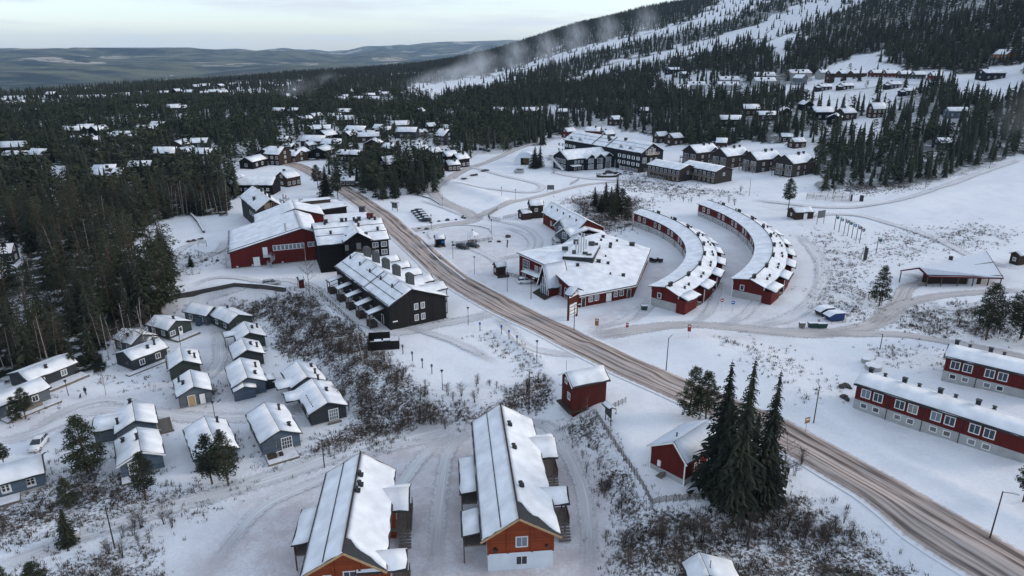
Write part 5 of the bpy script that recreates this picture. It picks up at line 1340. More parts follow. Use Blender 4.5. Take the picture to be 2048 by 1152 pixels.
bk, gbk = hut('ticket_booth', 'small dark booth at the far edge beyond the pavilion', (2031, 503), (2056, 501), (2032, 513), 3.6, 2.7, 'cabin_brown')
k1, gk1 = hut('snack_kiosk', 'dark kiosk hut with blue sign inside the roundabout fence', (868, 470), (889.5, 468.5), (871.5, 478.5), 3.6, 2.5, 'lodge_black')
MB().box(gk1['L'] * .6, gk1['L'] * .6 + .8, -gk1['wr'] + .2, -gk1['wr'] + .34, 1.2, 1.9).build('sign_panel', mat('sign_blue', (0.02, 0.12, 0.40, 1), .4, .05), k1)
k2, gk2 = hut('timber_kiosk', 'dark timber kiosk beside the flag poles left of the reception', (988, 524), (1010, 521.5), (994, 534), 3.7, 2.5, 'cabin_brown')
MB().box(-.2, gk2['L'], -gk2['wr'] - 1.6, -gk2['wr'] - 1.5, 0, .9).build('counter', 'wood_dark', k2)

# ------------------------------------------------------------------ shop cluster behind the reception
sp, gsp = house('shop_building', 'rambling red shop building with several snowy gables behind the reception', 'shop', (1175, 440), (1103, 403), 7.6, 4.0, (1114, 443), (1199, 450), 4.4, wall='falu_red', og=.4, oe=.6)
for (a, b, w_, zr_, ze_) in (((1119, 438.3), (1154, 434), 4.0, 6.6, 3.6), ((1127, 456), (1165, 447), 3.6, 5.6, 3.2)):
    A, B = local(sp, *a, zr_), local(sp, *b, zr_); gable(sp, A, B, zr_, w_, w_, ze_, ze_, 'cottage_grey', og=.5, trim='white_paint', wname='gable_wall')
    an = math.atan2(*(A - B)[::-1]); window(sp, A[0] - .45 * math.cos(an), A[1] - .45 * math.sin(an), 2.2, an, 1.6, 1.8, 'cross')
A, B = local(sp, 1177, 458, 5.6), local(sp, 1166, 449, 5.6)
gE2 = gable(sp, A, B, 5.6, 6.0, 6.0, 3.6, 3.6, 'lodge_black', og=.5, trim='white_paint', wname='gable_wall')
an = math.atan2(*(A - B)[::-1]); window(sp, A[0] - .45 * math.cos(an), A[1] - .45 * math.sin(an), 2.0, an, 2.4, 1.8, 'grid')
for i in range(6): gwin(sp, gsp, 'L', 3 + i * 3.6, 1.2, 1.1, 1.3)
for i in range(5): gchim(sp, gsp, 5 + i * 5, gsp['wl'] * .4, h=.6, r=.2)
st1, gst = house('shop_tower', 'small red tower hut with snowy gable roof at the end of the shops', 'hut', (1057, 399.5), (1086, 398), 6.6, 4.6, (1060, 408), None, wall='cabin_brown', og=.3, oe=.4)
gwin(st1, gst, 'F', 0, 2.5, 1, 1); gwin(st1, gst, 'R', 2.5, 2.6, 1, 1)
st2, gst2 = house('shop_shed', 'low dark shed with snowy roof beside the red tower hut', 'shed', (1039, 418.5), (1060, 416.5), 3.6, 2.4, (1042, 428), None, wall='cabin_brown', og=.3, oe=.3)
gwin(st2, gst2, 'F', 0, 1.0, .8, .8)
st3, gst3 = house('blue_roof_shed', 'little shed with blue metal roof squeezed between shops and reception', 'shed', (1131, 487), (1156, 468), 4.6, 3.2, (1152, 480), None, wl=2.2, wr=2.2, wall='cottage_slate', og=.2, oe=.3, snow='sheet_snow')
gdoor(st3, gst3, 'F', 0, .1)

# ------------------------------------------------------------------ hotel and lodges at the back of the square
ht, gt = house('hotel', 'long navy hotel with white shuttered windows and small roof gables', 'hotel', (1306.8, 285.7), (1148.6, 261.3), 14.0, 9.6, (1280.4, 306.2), (1326.5, 298.8), wr=8.5, wall='hotel_navy', og=.6, oe=.7, trim='white_paint')
Lh = gt['L']
for i in range(20):
    for z in (2.9, 5.9):
        if i < 5 or i > 14: gwin(ht, gt, 'L', 2.6 + i * 3.35, z, .95, 1.5, 'shutter')
for s in (.14, .25, .78, .90):
    x = Lh * s; gable(ht, (x, gt['wl'] - 1.0), (x, 1.5), 12.2, 2.6, 2.6, 9.9, 9.9, 'hotel_navy', og=.3, oe=.3, trim='white_paint', wname='dormer_wall')
    window(ht, x, gt['wl'] - 1.3, 9.9, math.pi / 2, 1.3, 1.2, 'two')
for u in (.0, 1.6, -1.6, 3.2): gwin(ht, gt, 'F', u, 8.6, 1.2, 3.2 - abs(u) * .5, 'cross')
gwin(ht, gt, 'F', 4.6, 4.6, 2.2, 2.4, 'cross'); gwin(ht, gt, 'F', 0.2, 5.0, 1.0, 1.5); gwin(ht, gt, 'F', -3.0, 5.0, 1.0, 1.5)
b = MB(); b.box(-.5, .6, -4, 3.4, 8.2, 8.4); b.build('balcony_floor', 'wood_pale', ht); railing(ht, [(-.5, 3.4), (-.5, -4)], 8.4, 1.0, 'white_paint')
for s in (.42, .6): MB().bar((Lh * s, .2, 14.25), (Lh * s, gt['wl'], 9.9), .3, .25).build('party_wall_flashing', 'metal_dark', gt['roof'])
for s, y in ((.5, 1.5), (.46, 3), (.3, 1)): gchim(ht, gt, Lh * s, y, h=1.0, r=.6, kind='box')
for y in (.3, .6): guard(ht, gt, gt['wl'] * y)
MB().box(.6, 14, gt['wl'] - .75, gt['wl'] + .6, -.8, 2.2).build('arcade', 'apart_brown', ht)
for i in range(6): window(ht, 2 + i * 2.2, gt['wl'] + .6, .5, math.pi / 2, 1.2, 1.2, 'two')
hf, gf_ = house('hotel_restaurant', 'navy hotel wing with three white framed bay gables facing the square', 'restaurant', (1120, 300.5), (1203, 293.5), 10.0, 6.2, (1133, 320), None, wall='hotel_navy', og=.5, oe=.6, trim='white_paint')
for (x, y) in ((1184, 308), (1202, 307), (1219, 304.5)):
    A = local(hf, x, y, 8.4); gable(hf, A, (A[0], 0), 8.4, 3.3, 3.3, 6.2, 6.2, 'hotel_navy', og=.5, trim='white_paint', wname='gable_wall')
    for z in (1.0, 3.9): window(hf, A[0], A[1] + .48, z, -math.pi / 2, 3.0, 2.0, 'grid')
for i in range(5): gwin(hf, gf_, 'R', 5 + i * 2.0, 4.0, 1.0, 1.2, 'two')
for i in range(4): gwin(hf, gf_, 'R', 5 + i * 2.4, 1.0, 1.1, 1.3, 'two')
for z in (1.2, 4.0):
    for u in (-3.5, -1.2, 1.2, 3.5): gwin(hf, gf_, 'F', u, z, 1.4, 1.8, 'cross')
st = MB(); st.bar(gf_['P'](-1.2, 5, 5.6), gf_['P'](-1.2, -5, 1.0), 1.4, .2); st.build('outer_stair', 'white_paint', hf)
A = local(hf, 1160, 335, 3); shed_roof(hf, [(A[0] - 2, -gf_['wr'] + .5, 3.4), (A[0] + 4, -gf_['wr'] + .5, 3.4), (A[0] + 4, -gf_['wr'] - 2.4, 3.0), (A[0] - 2, -gf_['wr'] - 2.4, 3.0)])
def terrace_lodge(label, rn, rf, e):
    root, G = house('terrace_lodge', label, 'lodge', rn, rf, 7.4, 5.4, e, None, wall='apart_brown', og=.5, oe=.6, group='low terrace lodges beside the hotel')
    sd = 1 if G['wl'] else 1
    L = G['L']; y = -G['wr'] - 1.2; s = -1; side = 'R'
    b = MB(); b.box(.3, L - .3, -G['wr'] - 1.4, -G['wr'] + .6, 2.5, 2.75); b.build('balcony_floor', 'wood_grey', root)
    railing(root, [(.3, -G['wr'] - 1.35), (L - .3, -G['wr'] - 1.35)], 2.75, 1.0, 'wood_grey', slats=.3)
    for i in range(int(L / 3.2) + 1): MB().box(.3 + i * 3.2, .52 + i * 3.2, -G['wr'] - 1.4, -G['wr'] - 1.18, -.8, 2.5).build('post', 'wood_grey', root)
    for i in range(int(L / 2.6)): gwin(root, G, 'R', 1.8 + i * 2.6, 3.2, 1.2, 1.4, 'two'); gwin(root, G, 'R', 1.8 + i * 2.6, .5, 1.2, 1.5, 'two', 'wood_pale')
    gwin(root, G, 'B', 0, 3.2, 1, 1.2)
    return root, G
terrace_lodge('low brown terrace lodge with long balcony, nearer the hotel', (1311.7, 317.5), (1379, 329.6), (1360.5, 341.3))
tl2, gtl2 = terrace_lodge('low brown terrace lodge with wrapped balcony, farther from the hotel', (1378, 319.8), (1451.3, 332.5), (1432.8, 344.3))
for i, (rn, rf, er) in enumerate((((1379, 290), (1426, 285.5), (1397.6, 305)), ((1439, 296), (1487, 291), (1462, 310.5)), ((1499.7, 302.5), (1552, 298.5), (1525, 318)), ((1569, 309.5), (1614, 304), (1591, 327)))):
    root, G = house('gabled_apartment', ['brown gabled apartment house closest to the hotel, first of four', 'brown gabled apartment house with twin balconies, second from the hotel', 'brown gabled apartment house with twin balconies, third from the hotel', 'brown gabled apartment house at the heath end of the row of four'][i], 'apartment house',
                    rn, rf, 9.6, 6.0, er, None, wl=5.4, wr=5.4, wall='apart_brown', og=.7, oe=.6, group='brown gabled apartment houses')
    for u in (-G['wr'] * .45, G['wl'] * .45):
        b = MB(); b.box(-1.3, .8, u - 2.4, u + 2.4, 2.7, 2.9); b.build('balcony_floor', 'wood_grey', root)
        railing(root, [(-1.2, u + 2.4), (-1.2, u - 2.4)], 2.9, 1.0, 'wood_grey', slats=.25)
        for d_ in (-2.2, 2.2): MB().box(-1.25, -1.05, u + d_ - .1, u + d_ + .1, -1.0, 2.7).build('post', 'wood_grey', root)
        for z in (.4, 3.2): gwin(root, G, 'F', u - .9, z, 1.5, 1.8, 'two'); gwin(root, G, 'F', u + 1.0, z, 1.0, 1.8, 'two')
    gchim(root, G, G['L'] * .55, -.8, h=1.1, r=.5, kind='box'); gchim(root, G, G['L'] * .8, -.5, h=.8, r=.4, kind='box')
    for u in (.3, .6): gwin(root, G, 'R', G['L'] * u, 3.3, 1.0, 1.2); gwin(root, G, 'R', G['L'] * u, .6, 1.0, 1.2)
    A = (G['L'] * .78, -G['wr'] - .2); gable(root, A, (A[0], -1), 8.2, 3.0, 3.0, 6.2, 6.2, 'apart_brown', og=.3, oe=.3, wname='gable_wall')

# ------------------------------------------------------------------ hillside houses above the square
def simple_house(name, label, cat, rn, rf, zr, ze, e, wall, group=None, e2=None, wins=3, chim=1, snow='roof_snow', guards=0, floors=1, **k):
    root, G = house(name, label, cat, rn, rf, zr, ze, e, e2, wall=wall, group=group, **{**dict(og=.4, oe=.5, step=2.5, z0=-3, far=(3.4, 6.0)), **k})
    for side in ('L', 'R'):
        for i in range(wins):
            for f in range(floors): gwin(root, G, side, G['L'] * (i + .6) / (wins + .2), 1.0 + 2.7 * f, 1.2, 1.2, 'two')
    for f in range(floors + 1): gwin(root, G, 'F', 0, 1.0 + 2.6 * f if f < floors else ze, 1.3, 1.1, 'cross')
    for i in range(chim): gchim(root, G, G['L'] * (.35 + .4 * i), .8, h=1.1, r=.45, kind='box')
    for i in range(guards):
        for sg in (1, -1): guard(root, G, sg * (G['wl'] if sg > 0 else G['wr']) * (i + 1) / (guards + .3))
    return root, G
HS = 'pale slatted roof houses on the hillside'
for nm, rn, rf, e, lb in (
    ('slope_house', (1549.6, 144), (1507, 144), (1549, 154), 'pale hillside house with banded roof, upper of the pair under the narrow ski track'),
    ('slope_house', (1550, 154.5), (1507, 154.5), (1550, 165), 'pale hillside house with banded roof, lower of the pair under the narrow ski track'),
    ('slope_house', (1478.5, 152.8), (1437, 152.8), (1478, 162), 'pale hillside house with banded roof, upper of the middle pair in the trees'),
    ('slope_house', (1476.8, 163), (1433.7, 163), (1477, 173.5), 'pale hillside house with banded roof, lower of the middle pair in the trees'),
    ('slope_house', (1411, 163), (1374.7, 162.8), (1410, 172.5), 'pale hillside house with banded roof, second from the ski run side'),
    ('slope_house', (1380, 169.5), (1353, 169), (1374, 181), 'pale hillside house with banded roof, nearest the ski run'),
    ('slope_house', (1617, 138.5), (1574, 139), (1617, 149), 'pale hillside house with banded roof behind a grey gabled house')):
    r_, G_ = simple_house(nm, lb, 'house', rn, rf, 8.0, 5.0, e, 'house_pale', HS, guards=1, wins=4, chim=0)
    for s in (.35, .68): gchim(r_, G_, G_['L'] * s, G_['wl'] * .45, h=1.0, r=.7, kind='box')
simple_house('slope_house', 'grey gabled hillside house with brown end wall in front of a banded roof', 'house', (1592, 146), (1612, 152), 9.0, 6, (1582, 153), 'cottage_grey', chim=0, e2=(1604, 158))
simple_house('slope_house', 'grey hillside house with wide snowy roof above the red longhouse', 'house', (1655, 136.5), (1636, 140), 8.5, 5.5, (1667, 143), 'house_pale', chim=2)
rl, grl = simple_house('red_longhouse', 'brown longhouse with two gables and white base on the hillside', 'house', (1656, 141), (1730, 139), 8.0, 5.4, (1658, 147), 'cabin_brown', chim=2, wins=5)
for s in (.18, .5): gable(rl, (grl['L'] * s, -grl['wr'] - 1), (grl['L'] * s, 0), 7.8, 3.4, 3.4, 5.2, 5.2, 'cabin_brown', wname='gable_wall'); MB().box(grl['L'] * s - 2.8, grl['L'] * s + 2.8, -grl['wr'] - .75, -grl['wr'] + .3, -3, 2.2).build('basement_wall', 'white_plaster', rl)
for i, (x, y, wl_, lb) in enumerate(((1741, 141, 'red_brown', 'reddish hillside villa with white base, first of the row after the longhouse'), (1768, 141.5, 'red_brown', 'dark red hillside villa, second of the row after the longhouse'), (1797, 143, 'cabin_brown', 'brown hillside villa, third of the row after the longhouse'),
                              (1825, 144, 'cottage_slate', 'dark hillside villa, fourth of the row after the longhouse'), (1860, 146, 'red_brown', 'reddish hillside villa half behind spruces, last of the row'))):
    r_, G_ = simple_house('hillside_villa', lb, 'villa', (x, y), (x + 24, y - 3.5), 7.0, 4.4, (x + 4, y + 8), wl_, 'row of hillside villas', wins=3)
    MB().box(.3, G_['L'] - .3, -G_['wr'] + .4, G_['wl'] - .4, -3, 1.2).build('basement_wall', 'white_plaster', r_)
for i, (x, y, lb) in enumerate(((1637, 168, 'small dark cabin with gabled porch on the hillside, first of three'), (1681, 166, 'small dark cabin with gabled porch on the hillside, second of three'), (1776, 163, 'small dark cabin with gabled porch on the hillside, beside the heath patch'), (1806, 176, 'small dark cabin half hidden by spruces below the villa row'))):
    r_, G_ = simple_house('hillside_cabin', lb, 'cabin', (x, y), (x + 24, y - .5), 5.2, 3.2, (x + 1.5, y + 5.5), 'hotel_navy', 'dark cabins on the hillside', wins=3)
    gable(r_, (G_['og'] - 4, -1.2), (1, -1.2), 3.6, 2.2, 2.2, 2.6, 2.6, 'hotel_navy', wname='porch_wall')
simple_house('log_villa', 'brown log villa with balcony gable in the clearing below the cabins', 'villa', (1741, 208), (1770, 202), 9.5, 5.6, (1752, 219), 'cabin_brown', wins=3, floors=2)
simple_house('hill_lodge', 'orange timber lodge with white base high on the right of the hill', 'lodge', (2000, 98), (2030, 99), 10, 6, (1968, 116), 'orange_wood', wins=4, floors=2, e2=(2046, 108))
simple_house('hill_villa', 'dark villa with snowy roof below the orange timber lodge', 'villa', (1962, 139), (2004, 138), 7, 4.5, (1966, 147), 'hotel_navy', wins=3)
simple_house('forest_cabin', 'blue grey cabin between spruces on the right of the hillside', 'cabin', (1893, 214), (1936, 214), 6, 3.8, (1897, 222), 'cottage_blue', wins=3)
simple_house('forest_cabin', 'dark cabin with steep porch where the piste meets the trees', 'cabin', (1874, 275), (1902, 275), 6, 3.8, (1868, 286), 'cottage_slate', wins=2)
simple_house('forest_cabin', 'dark cabin with snowy roof behind the four gabled apartments', 'cabin', (1590, 277), (1600, 273), 5.5, 3.5, (1577, 288), 'cabin_brown', wins=2)
simple_house('forest_cabin', 'small snowy roofed hut above the cabin behind the gabled apartments', 'cabin', (1565, 266), (1582, 266), 5, 3.2, (1563, 271), 'cabin_brown', wins=2)
for i, (rn, rf, e, wl_, lb) in enumerate((
    ((1130, 256), (1146, 254), (1140, 264), 'red_brown', 'red cabin with snowy roof behind the left end of the hotel'),
    ((1203, 254), (1172, 253), (1196, 263), 'red_brown', 'red cabin with wide snowy roof behind the middle of the hotel'),
    ((1210, 260.5), (1222, 259), (1220, 268), 'cottage_slate', 'dark gabled cabin tucked behind the hotel roof'),
    ((1222, 232), (1238, 230), (1229, 240), 'cabin_brown', 'brown cabin among trees high behind the hotel'),
    ((1312, 264), (1332, 262), (1321, 273), 'cabin_brown', 'brown cabin pair behind the hotel gable, left one'),
    ((1338, 267), (1360, 264.5), (1350, 277), 'cabin_brown', 'brown cabin pair behind the hotel gable, right one'),
    ((1433, 275), (1456, 276), (1440, 285), 'cabin_brown', 'snowy roofed cabin behind the first gabled apartments'),
    ((1110, 217), (1137, 217), (1112, 224), 'lodge_black', 'dark cabin roof alone in the spruces above the hotel'),
    ((1285, 216), (1292, 213), (1295, 220), 'lodge_black', 'dark gabled cabin among hillside spruces left of the banded roofs'),
    ((1335, 135), (1362, 134), (1337, 141), 'hotel_navy', 'dark hillside chalet above the first banded roofs'),
    ((1362, 144), (1374, 142), (1369, 149), 'cottage_slate', 'glazed gabled hillside chalet beside the dark chalet'))):
    simple_house('forest_cabin', lb, 'cabin', rn, rf, 6.6, 4.2, e, wl_, wins=2)

# ------------------------------------------------------------------ houses along the road in the wood
for i, (rn, rf, e, wl_, zr_, lb) in enumerate((
    ((569.7, 294.7), (537.7, 290.3), (559.5, 302), 'cabin_brown', 9.5, 'tall brown house with blue snowy roof and pale base by the road bend'),
    ((601, 301), (580, 299.5), (600, 305), 'cabin_brown', 6.0, 'small brown house with flat snowy roof beside the tall brown house'),
    ((579, 272), (555, 271), (578, 281), 'lodge_black', 7.5, 'dark house with stepped snowy roof behind the tall brown house'),
    ((587, 286), (572, 285), (587, 289), 'lodge_black', 4.5, 'small black garage beside the dark stepped house'),
    ((614, 284), (626, 281), (624, 285), 'cabin_brown', 5.0, 'small gabled hut in the snowy yard by the road'),
    ((570, 346), (580, 337), (560, 351), 'cabin_brown', 6.5, 'brown gabled hut among trees where the road bends'),
    ((672, 262), (655, 260), (676, 268), 'lodge_black', 6.5, 'dark house with pale roof left of the wooded village'),
    ((749, 247), (770, 250), (752, 257), 'lodge_black', 7.0, 'dark house with speckled snowy roof in the wooded village'),
    ((726, 256), (752, 265), (730, 264), 'cabin_brown', 6.5, 'brown house with snowy roof below the speckled roof'),
    ((695, 301), (683, 297), (697, 306), 'lodge_black', 6.0, 'dark cabin left of a near identical one by the birches'),
    ((701, 299), (718, 300), (704, 307), 'lodge_black', 6.0, 'dark cabin right of a near identical one by the birches'),
    ((762, 322), (788, 302), (785, 322), 'lodge_black', 9.5, 'steep black house with patchy snow roof among spruces'),
    ((840, 283.5), (832, 283), (848, 287), 'lodge_black', 5.0, 'small dark garage in the snowy yard above the brown row'),
    ((857, 247), (863, 243), (852, 251), 'lodge_black', 6.5, 'small dark cabin with tilted snowy roof in the spruces'),
    ((850, 257), (830, 259), (849, 264), 'cabin_brown', 4.6, 'low brown shed with stepped snowy roof in the village yard'),
    ((898, 266), (880, 250), (915, 272), 'hotel_navy', 10.0, 'navy chalet with white base and long banded roof in the village'),
    ((880, 250), (905, 248), (882, 255), 'lodge_black', 6.0, 'dark roofed annex behind the navy chalet'),
    ((832, 294), (850, 286.5), (843, 300), 'lodge_black', 6.5, 'dark row cabin, first of four stepping down to the side road'),
    ((856, 299), (875, 290), (868, 305), 'lodge_black', 6.5, 'dark row cabin, second of four stepping down to the side road'),
    ((890, 306), (905, 296.5), (898, 314), 'lodge_black', 6.5, 'dark row cabin, third of four stepping down to the side road'),
    ((932, 304), (908, 308), (947, 311), 'lodge_black', 7.0, 'dark row cabin with glazed gable, last of four at the side road'),
    ((916, 319), (892, 321), (914, 327), 'cabin_brown', 5.2, 'brown cabin with snowy roof on the bend of the side road'),
    ((788, 287), (775, 285), (802, 294), 'lodge_black', 6.5, 'dark house with pale roof left of the dark row cabins'),
    ((704, 352), (688, 352), (702, 358), 'cabin_brown', 4.2, 'small roadside hut with snowy roof by the main road'),
    ((20, 487), (-20, 489), (38, 500), 'cottage_slate', 5.5, 'dark cabin with snowy roof deep in the forest at the frame edge'))):
    simple_house('wooded_house', lb, 'house', rn, rf, zr_, zr_ * .62, e, wl_, wins=3, floors=2 if zr_ > 8 else 1)

# ------------------------------------------------------------------ far village roofs between the trees
def patch_cabins(name, label, cat, group, spots, walls, seed):
    rg = random.Random(seed); ORD = 'leftmost second third fourth fifth sixth seventh eighth ninth tenth eleventh twelfth thirteenth fourteenth fifteenth sixteenth seventeenth eighteenth nineteenth twentieth twenty-first twenty-second twenty-third'.split(); base = label
    for i, (px, py) in enumerate(sorted(spots)):
        label = base + (', leftmost' if i == 0 else ', ' + ORD[i] + ' from the left')
        p = gnd(px, py); L, W = rg.uniform(10, 17), rg.uniform(3.6, 5.4); zr_ = rg.uniform(5.5, 8)
        an = rg.choice([rg.uniform(-.35, .35), rg.uniform(-.35, .35), 1.3 + rg.uniform(-.3, .3)])
        root = thing(name, label, cat, p, an, group)
        G = gable(root, (-L / 2, 0), (L / 2, 0), zr_, W, W, zr_ * .6, zr_ * .6, rg.choice(walls), step=4, z0=-3)
        for u in (.3, .65): gwin(root, G, 'R', L * u, 1.2, 1.3, 1.3); 
        gwin(root, G, 'F', 0, 1.2, 1.3, 1.3); gchim(root, G, L * .4, .5, h=1.2, r=.5, kind='box')
patch_cabins('village_house', 'dark snow roofed house in the far village under the valley', 'house', 'far village houses below the valley', [(395, 180), (410, 178), (440, 176), (468, 174), (490, 172), (380, 192), (330, 192), (355, 190), (410, 192), (430, 190), (445, 192), (560, 176), (575, 200), (585, 205), (545, 172), (600, 168)], ['lodge_black', 'cabin_brown', 'cottage_slate'], 3)
patch_cabins('village_house', 'snow roofed house between far pines near the left frame edge', 'house', 'houses between pines at the far frame edge', [(10, 208), (30, 214), (55, 212), (130, 188), (150, 186), (105, 196), (100, 214), (135, 222), (25, 235), (55, 232), (85, 230), (205, 202), (180, 183)], ['lodge_black', 'cabin_brown'], 4)
patch_cabins('village_house', 'snow roofed house among the middle forest trees', 'house', 'houses in the middle of the forest', [(150, 272), (175, 268), (200, 272), (165, 288), (190, 290), (240, 284), (255, 285), (285, 222), (350, 226), (365, 224), (300, 268), (320, 264), (365, 300), (395, 296), (375, 316), (335, 322), (412, 320), (35, 308), (40, 322), (85, 324), (215, 352), (225, 365), (285, 345)], ['lodge_black', 'cabin_brown', 'cottage_slate'], 5)
patch_cabins('village_house', 'snow roofed house by the foot of the ski runs', 'house', 'houses at the foot of the ski runs', [(690, 200), (715, 203), (738, 196), (758, 192), (770, 194), (700, 190), (745, 205), (682, 206)], ['lodge_black', 'cabin_brown', 'house_pale'], 6)
patch_cabins('village_house', 'snow roofed cabin in the spruces between village and hillside', 'cabin', 'cabins in the spruces below the hillside', [(560, 232), (590, 228), (610, 246), (632, 240), (690, 232), (672, 240), (840, 232), (690, 250), (1000, 230), (1060, 232), (1500, 230), (1530, 240), (1460, 250), (1640, 238), (1668, 246), (1690, 238), (1570, 232), (1610, 220)], ['lodge_black', 'cabin_brown'], 7)
patch_cabins('village_house', 'snow roofed house packed among trees along the far main road', 'house', 'houses along the far main road', [(508, 334), (535, 322), (640, 268), (655, 284), (632, 296), (668, 300), (645, 312), (700, 282), (715, 272), (738, 284), (748, 298), (770, 268), (800, 262), (815, 276), (600, 316)], ['lodge_black', 'cabin_brown', 'cottage_slate'], 9)

# ------------------------------------------------------------------ trees
def leaf_mat(name, c0, c1):
    m = bpy.data.materials.new(name); m.use_nodes = True
    n, l = m.node_tree.nodes, m.node_tree.links
    b = n['Principled BSDF']; b.inputs['Roughness'].default_value = 0.8; b.inputs['Specular IOR Level'].default_value = 0.15
    a = n.new('ShaderNodeAttribute'); a.attribute_name = 'tint'
    oi = n.new('ShaderNodeObjectInfo'); g = n.new('ShaderNodeNewGeometry')
    no = n.new('ShaderNodeTexNoise'); no.inputs['Scale'].default_value = 1.3; no.inputs['Detail'].default_value = 4; l.new(g.outputs['Position'], no.inputs['Vector'])
    s = n.new('ShaderNodeMath'); s.operation = 'ADD'; l.new(a.outputs['Fac'], s.inputs[0]); l.new(oi.outputs['Random'], s.inputs[1])
    fr = n.new('ShaderNodeMath'); fr.operation = 'FRACT'; l.new(s.outputs[0], fr.inputs[0])
    s2 = n.new('ShaderNodeMath'); s2.operation = 'MULTIPLY_ADD'; s2.inputs[1].default_value = 0.6; l.new(fr.outputs[0], s2.inputs[0])
    nm = n.new('ShaderNodeMath'); nm.operation = 'MULTIPLY_ADD'; nm.inputs[1].default_value = 1.3; nm.inputs[2].default_value = -.45; l.new(no.outputs['Fac'], nm.inputs[0]); l.new(nm.outputs[0], s2.inputs[2])
    r = n.new('ShaderNodeValToRGB'); r.color_ramp.elements[0].color = c0; r.color_ramp.elements[1].color = c1; r.color_ramp.elements[0].position = .15; r.color_ramp.elements[1].position = .95
    l.new(s2.outputs[0], r.inputs['Fac']); l.new(r.outputs['Color'], b.inputs['Base Color'])
    MATS[name] = m
leaf_mat('spruce_needles', (0.012, 0.017, 0.014, 1), (0.044, 0.050, 0.032, 1))
leaf_mat('pine_needles', (0.022, 0.031, 0.019, 1), (0.062, 0.070, 0.040, 1))
leaf_mat('twigs', (0.045, 0.036, 0.032, 1), (0.11, 0.085, 0.070, 1))
leaf_mat('heath_twigs', (0.045, 0.038, 0.032, 1), (0.16, 0.12, 0.09, 1))
mat('spruce_bark', (0.07, 0.055, 0.045, 1), .9, .3, 4)
mat('pine_bark', (0.085, 0.058, 0.042, 1), .9, .3, 3)
mat('birch_bark', (0.34, 0.31, 0.29, 1), .85, .35, 5)
def spruce_mesh(seed, h=10.0, levels=24, per=8, sub=2, slim=0.17, wf=1.0, rv=(.6, 1.15)):
    rg = random.Random(seed); b = MB()
    lean = (rg.uniform(-.02, .02), rg.uniform(-.02, .02))
    for i in range(levels):
        t = i / (levels - 1); z = h * (0.06 + 0.93 * t ** 0.92)
        Rm = h * slim * (1 - t) ** 0.85 * rg.uniform(.8, 1.12) + h * .012
        k = max(4, int(per * (1 - .5 * t)))
        ph = rg.uniform(0, 6.28)
        for j in range(k):
            a = ph + 2 * math.pi * j / k + rg.uniform(-.3, .3); r = Rm * rg.uniform(*rv)
            drop = r * rg.uniform(.22, .62); wd = r * rg.uniform(.20, .34) * wf + h * .006
            ca, sa = math.cos(a), math.sin(a)
            cx, cy = lean[0] * z, lean[1] * z
            pts = []
            for q in range(sub + 1):
                f = q / sub; rr = r * f; zz = z - drop * f ** 1.5 + r * .10 * f
                w = wd * (1 - f) ** .7 * (1.0 if q else .35)
                pts.append((rr, zz, w))
            base = len(b.v)
            for rr, zz, w in pts:
                b.v += [(cx + ca * rr - sa * w, cy + sa * rr + ca * w, zz - w * .45), (cx + ca * rr, cy + sa * rr, zz + w * .22), (cx + ca * rr + sa * w, cy + sa * rr - ca * w, zz - w * .45)]
            for q in range(sub):
                o = base + q * 3
                b.f += [(o, o + 1, o + 4, o + 3), (o + 1, o + 2, o + 5, o + 4)]
            # hanging side sprays
            for q in range(sub):
                f = (q + .6) / sub; rr = r * f; zz = z - drop * f ** 1.5
                for sgn in (-1, 1):
                    w = wd * rg.uniform(.8, 1.7)
                    o = len(b.v)
                    b.v += [(cx + ca * rr * .8, cy + sa * rr * .8, zz), (cx + ca * rr * 1.05, cy + sa * rr * 1.05, zz - .02 * h * .2), (cx + ca * rr * 1.02 - sgn * sa * w, cy + sa * rr * 1.02 + sgn * ca * w, zz - w * rg.uniform(.5, .9))]
                    b.f.append((o, o + 1, o + 2))
    b.tube((0, 0, h * .9), (lean[0] * h, lean[1] * h, h * 1.02), h * .006, h * .001, n=4)
    t_ = MB(); t_.tube((0, 0, -.6), (lean[0] * h * .5, lean[1] * h * .5, h * .5), h * .016, h * .010, n=7); t_.tube((lean[0] * h * .5, lean[1] * h * .5, h * .5), (lean[0] * h, lean[1] * h, h * .96), h * .010, h * .002, n=6)
    return b, t_
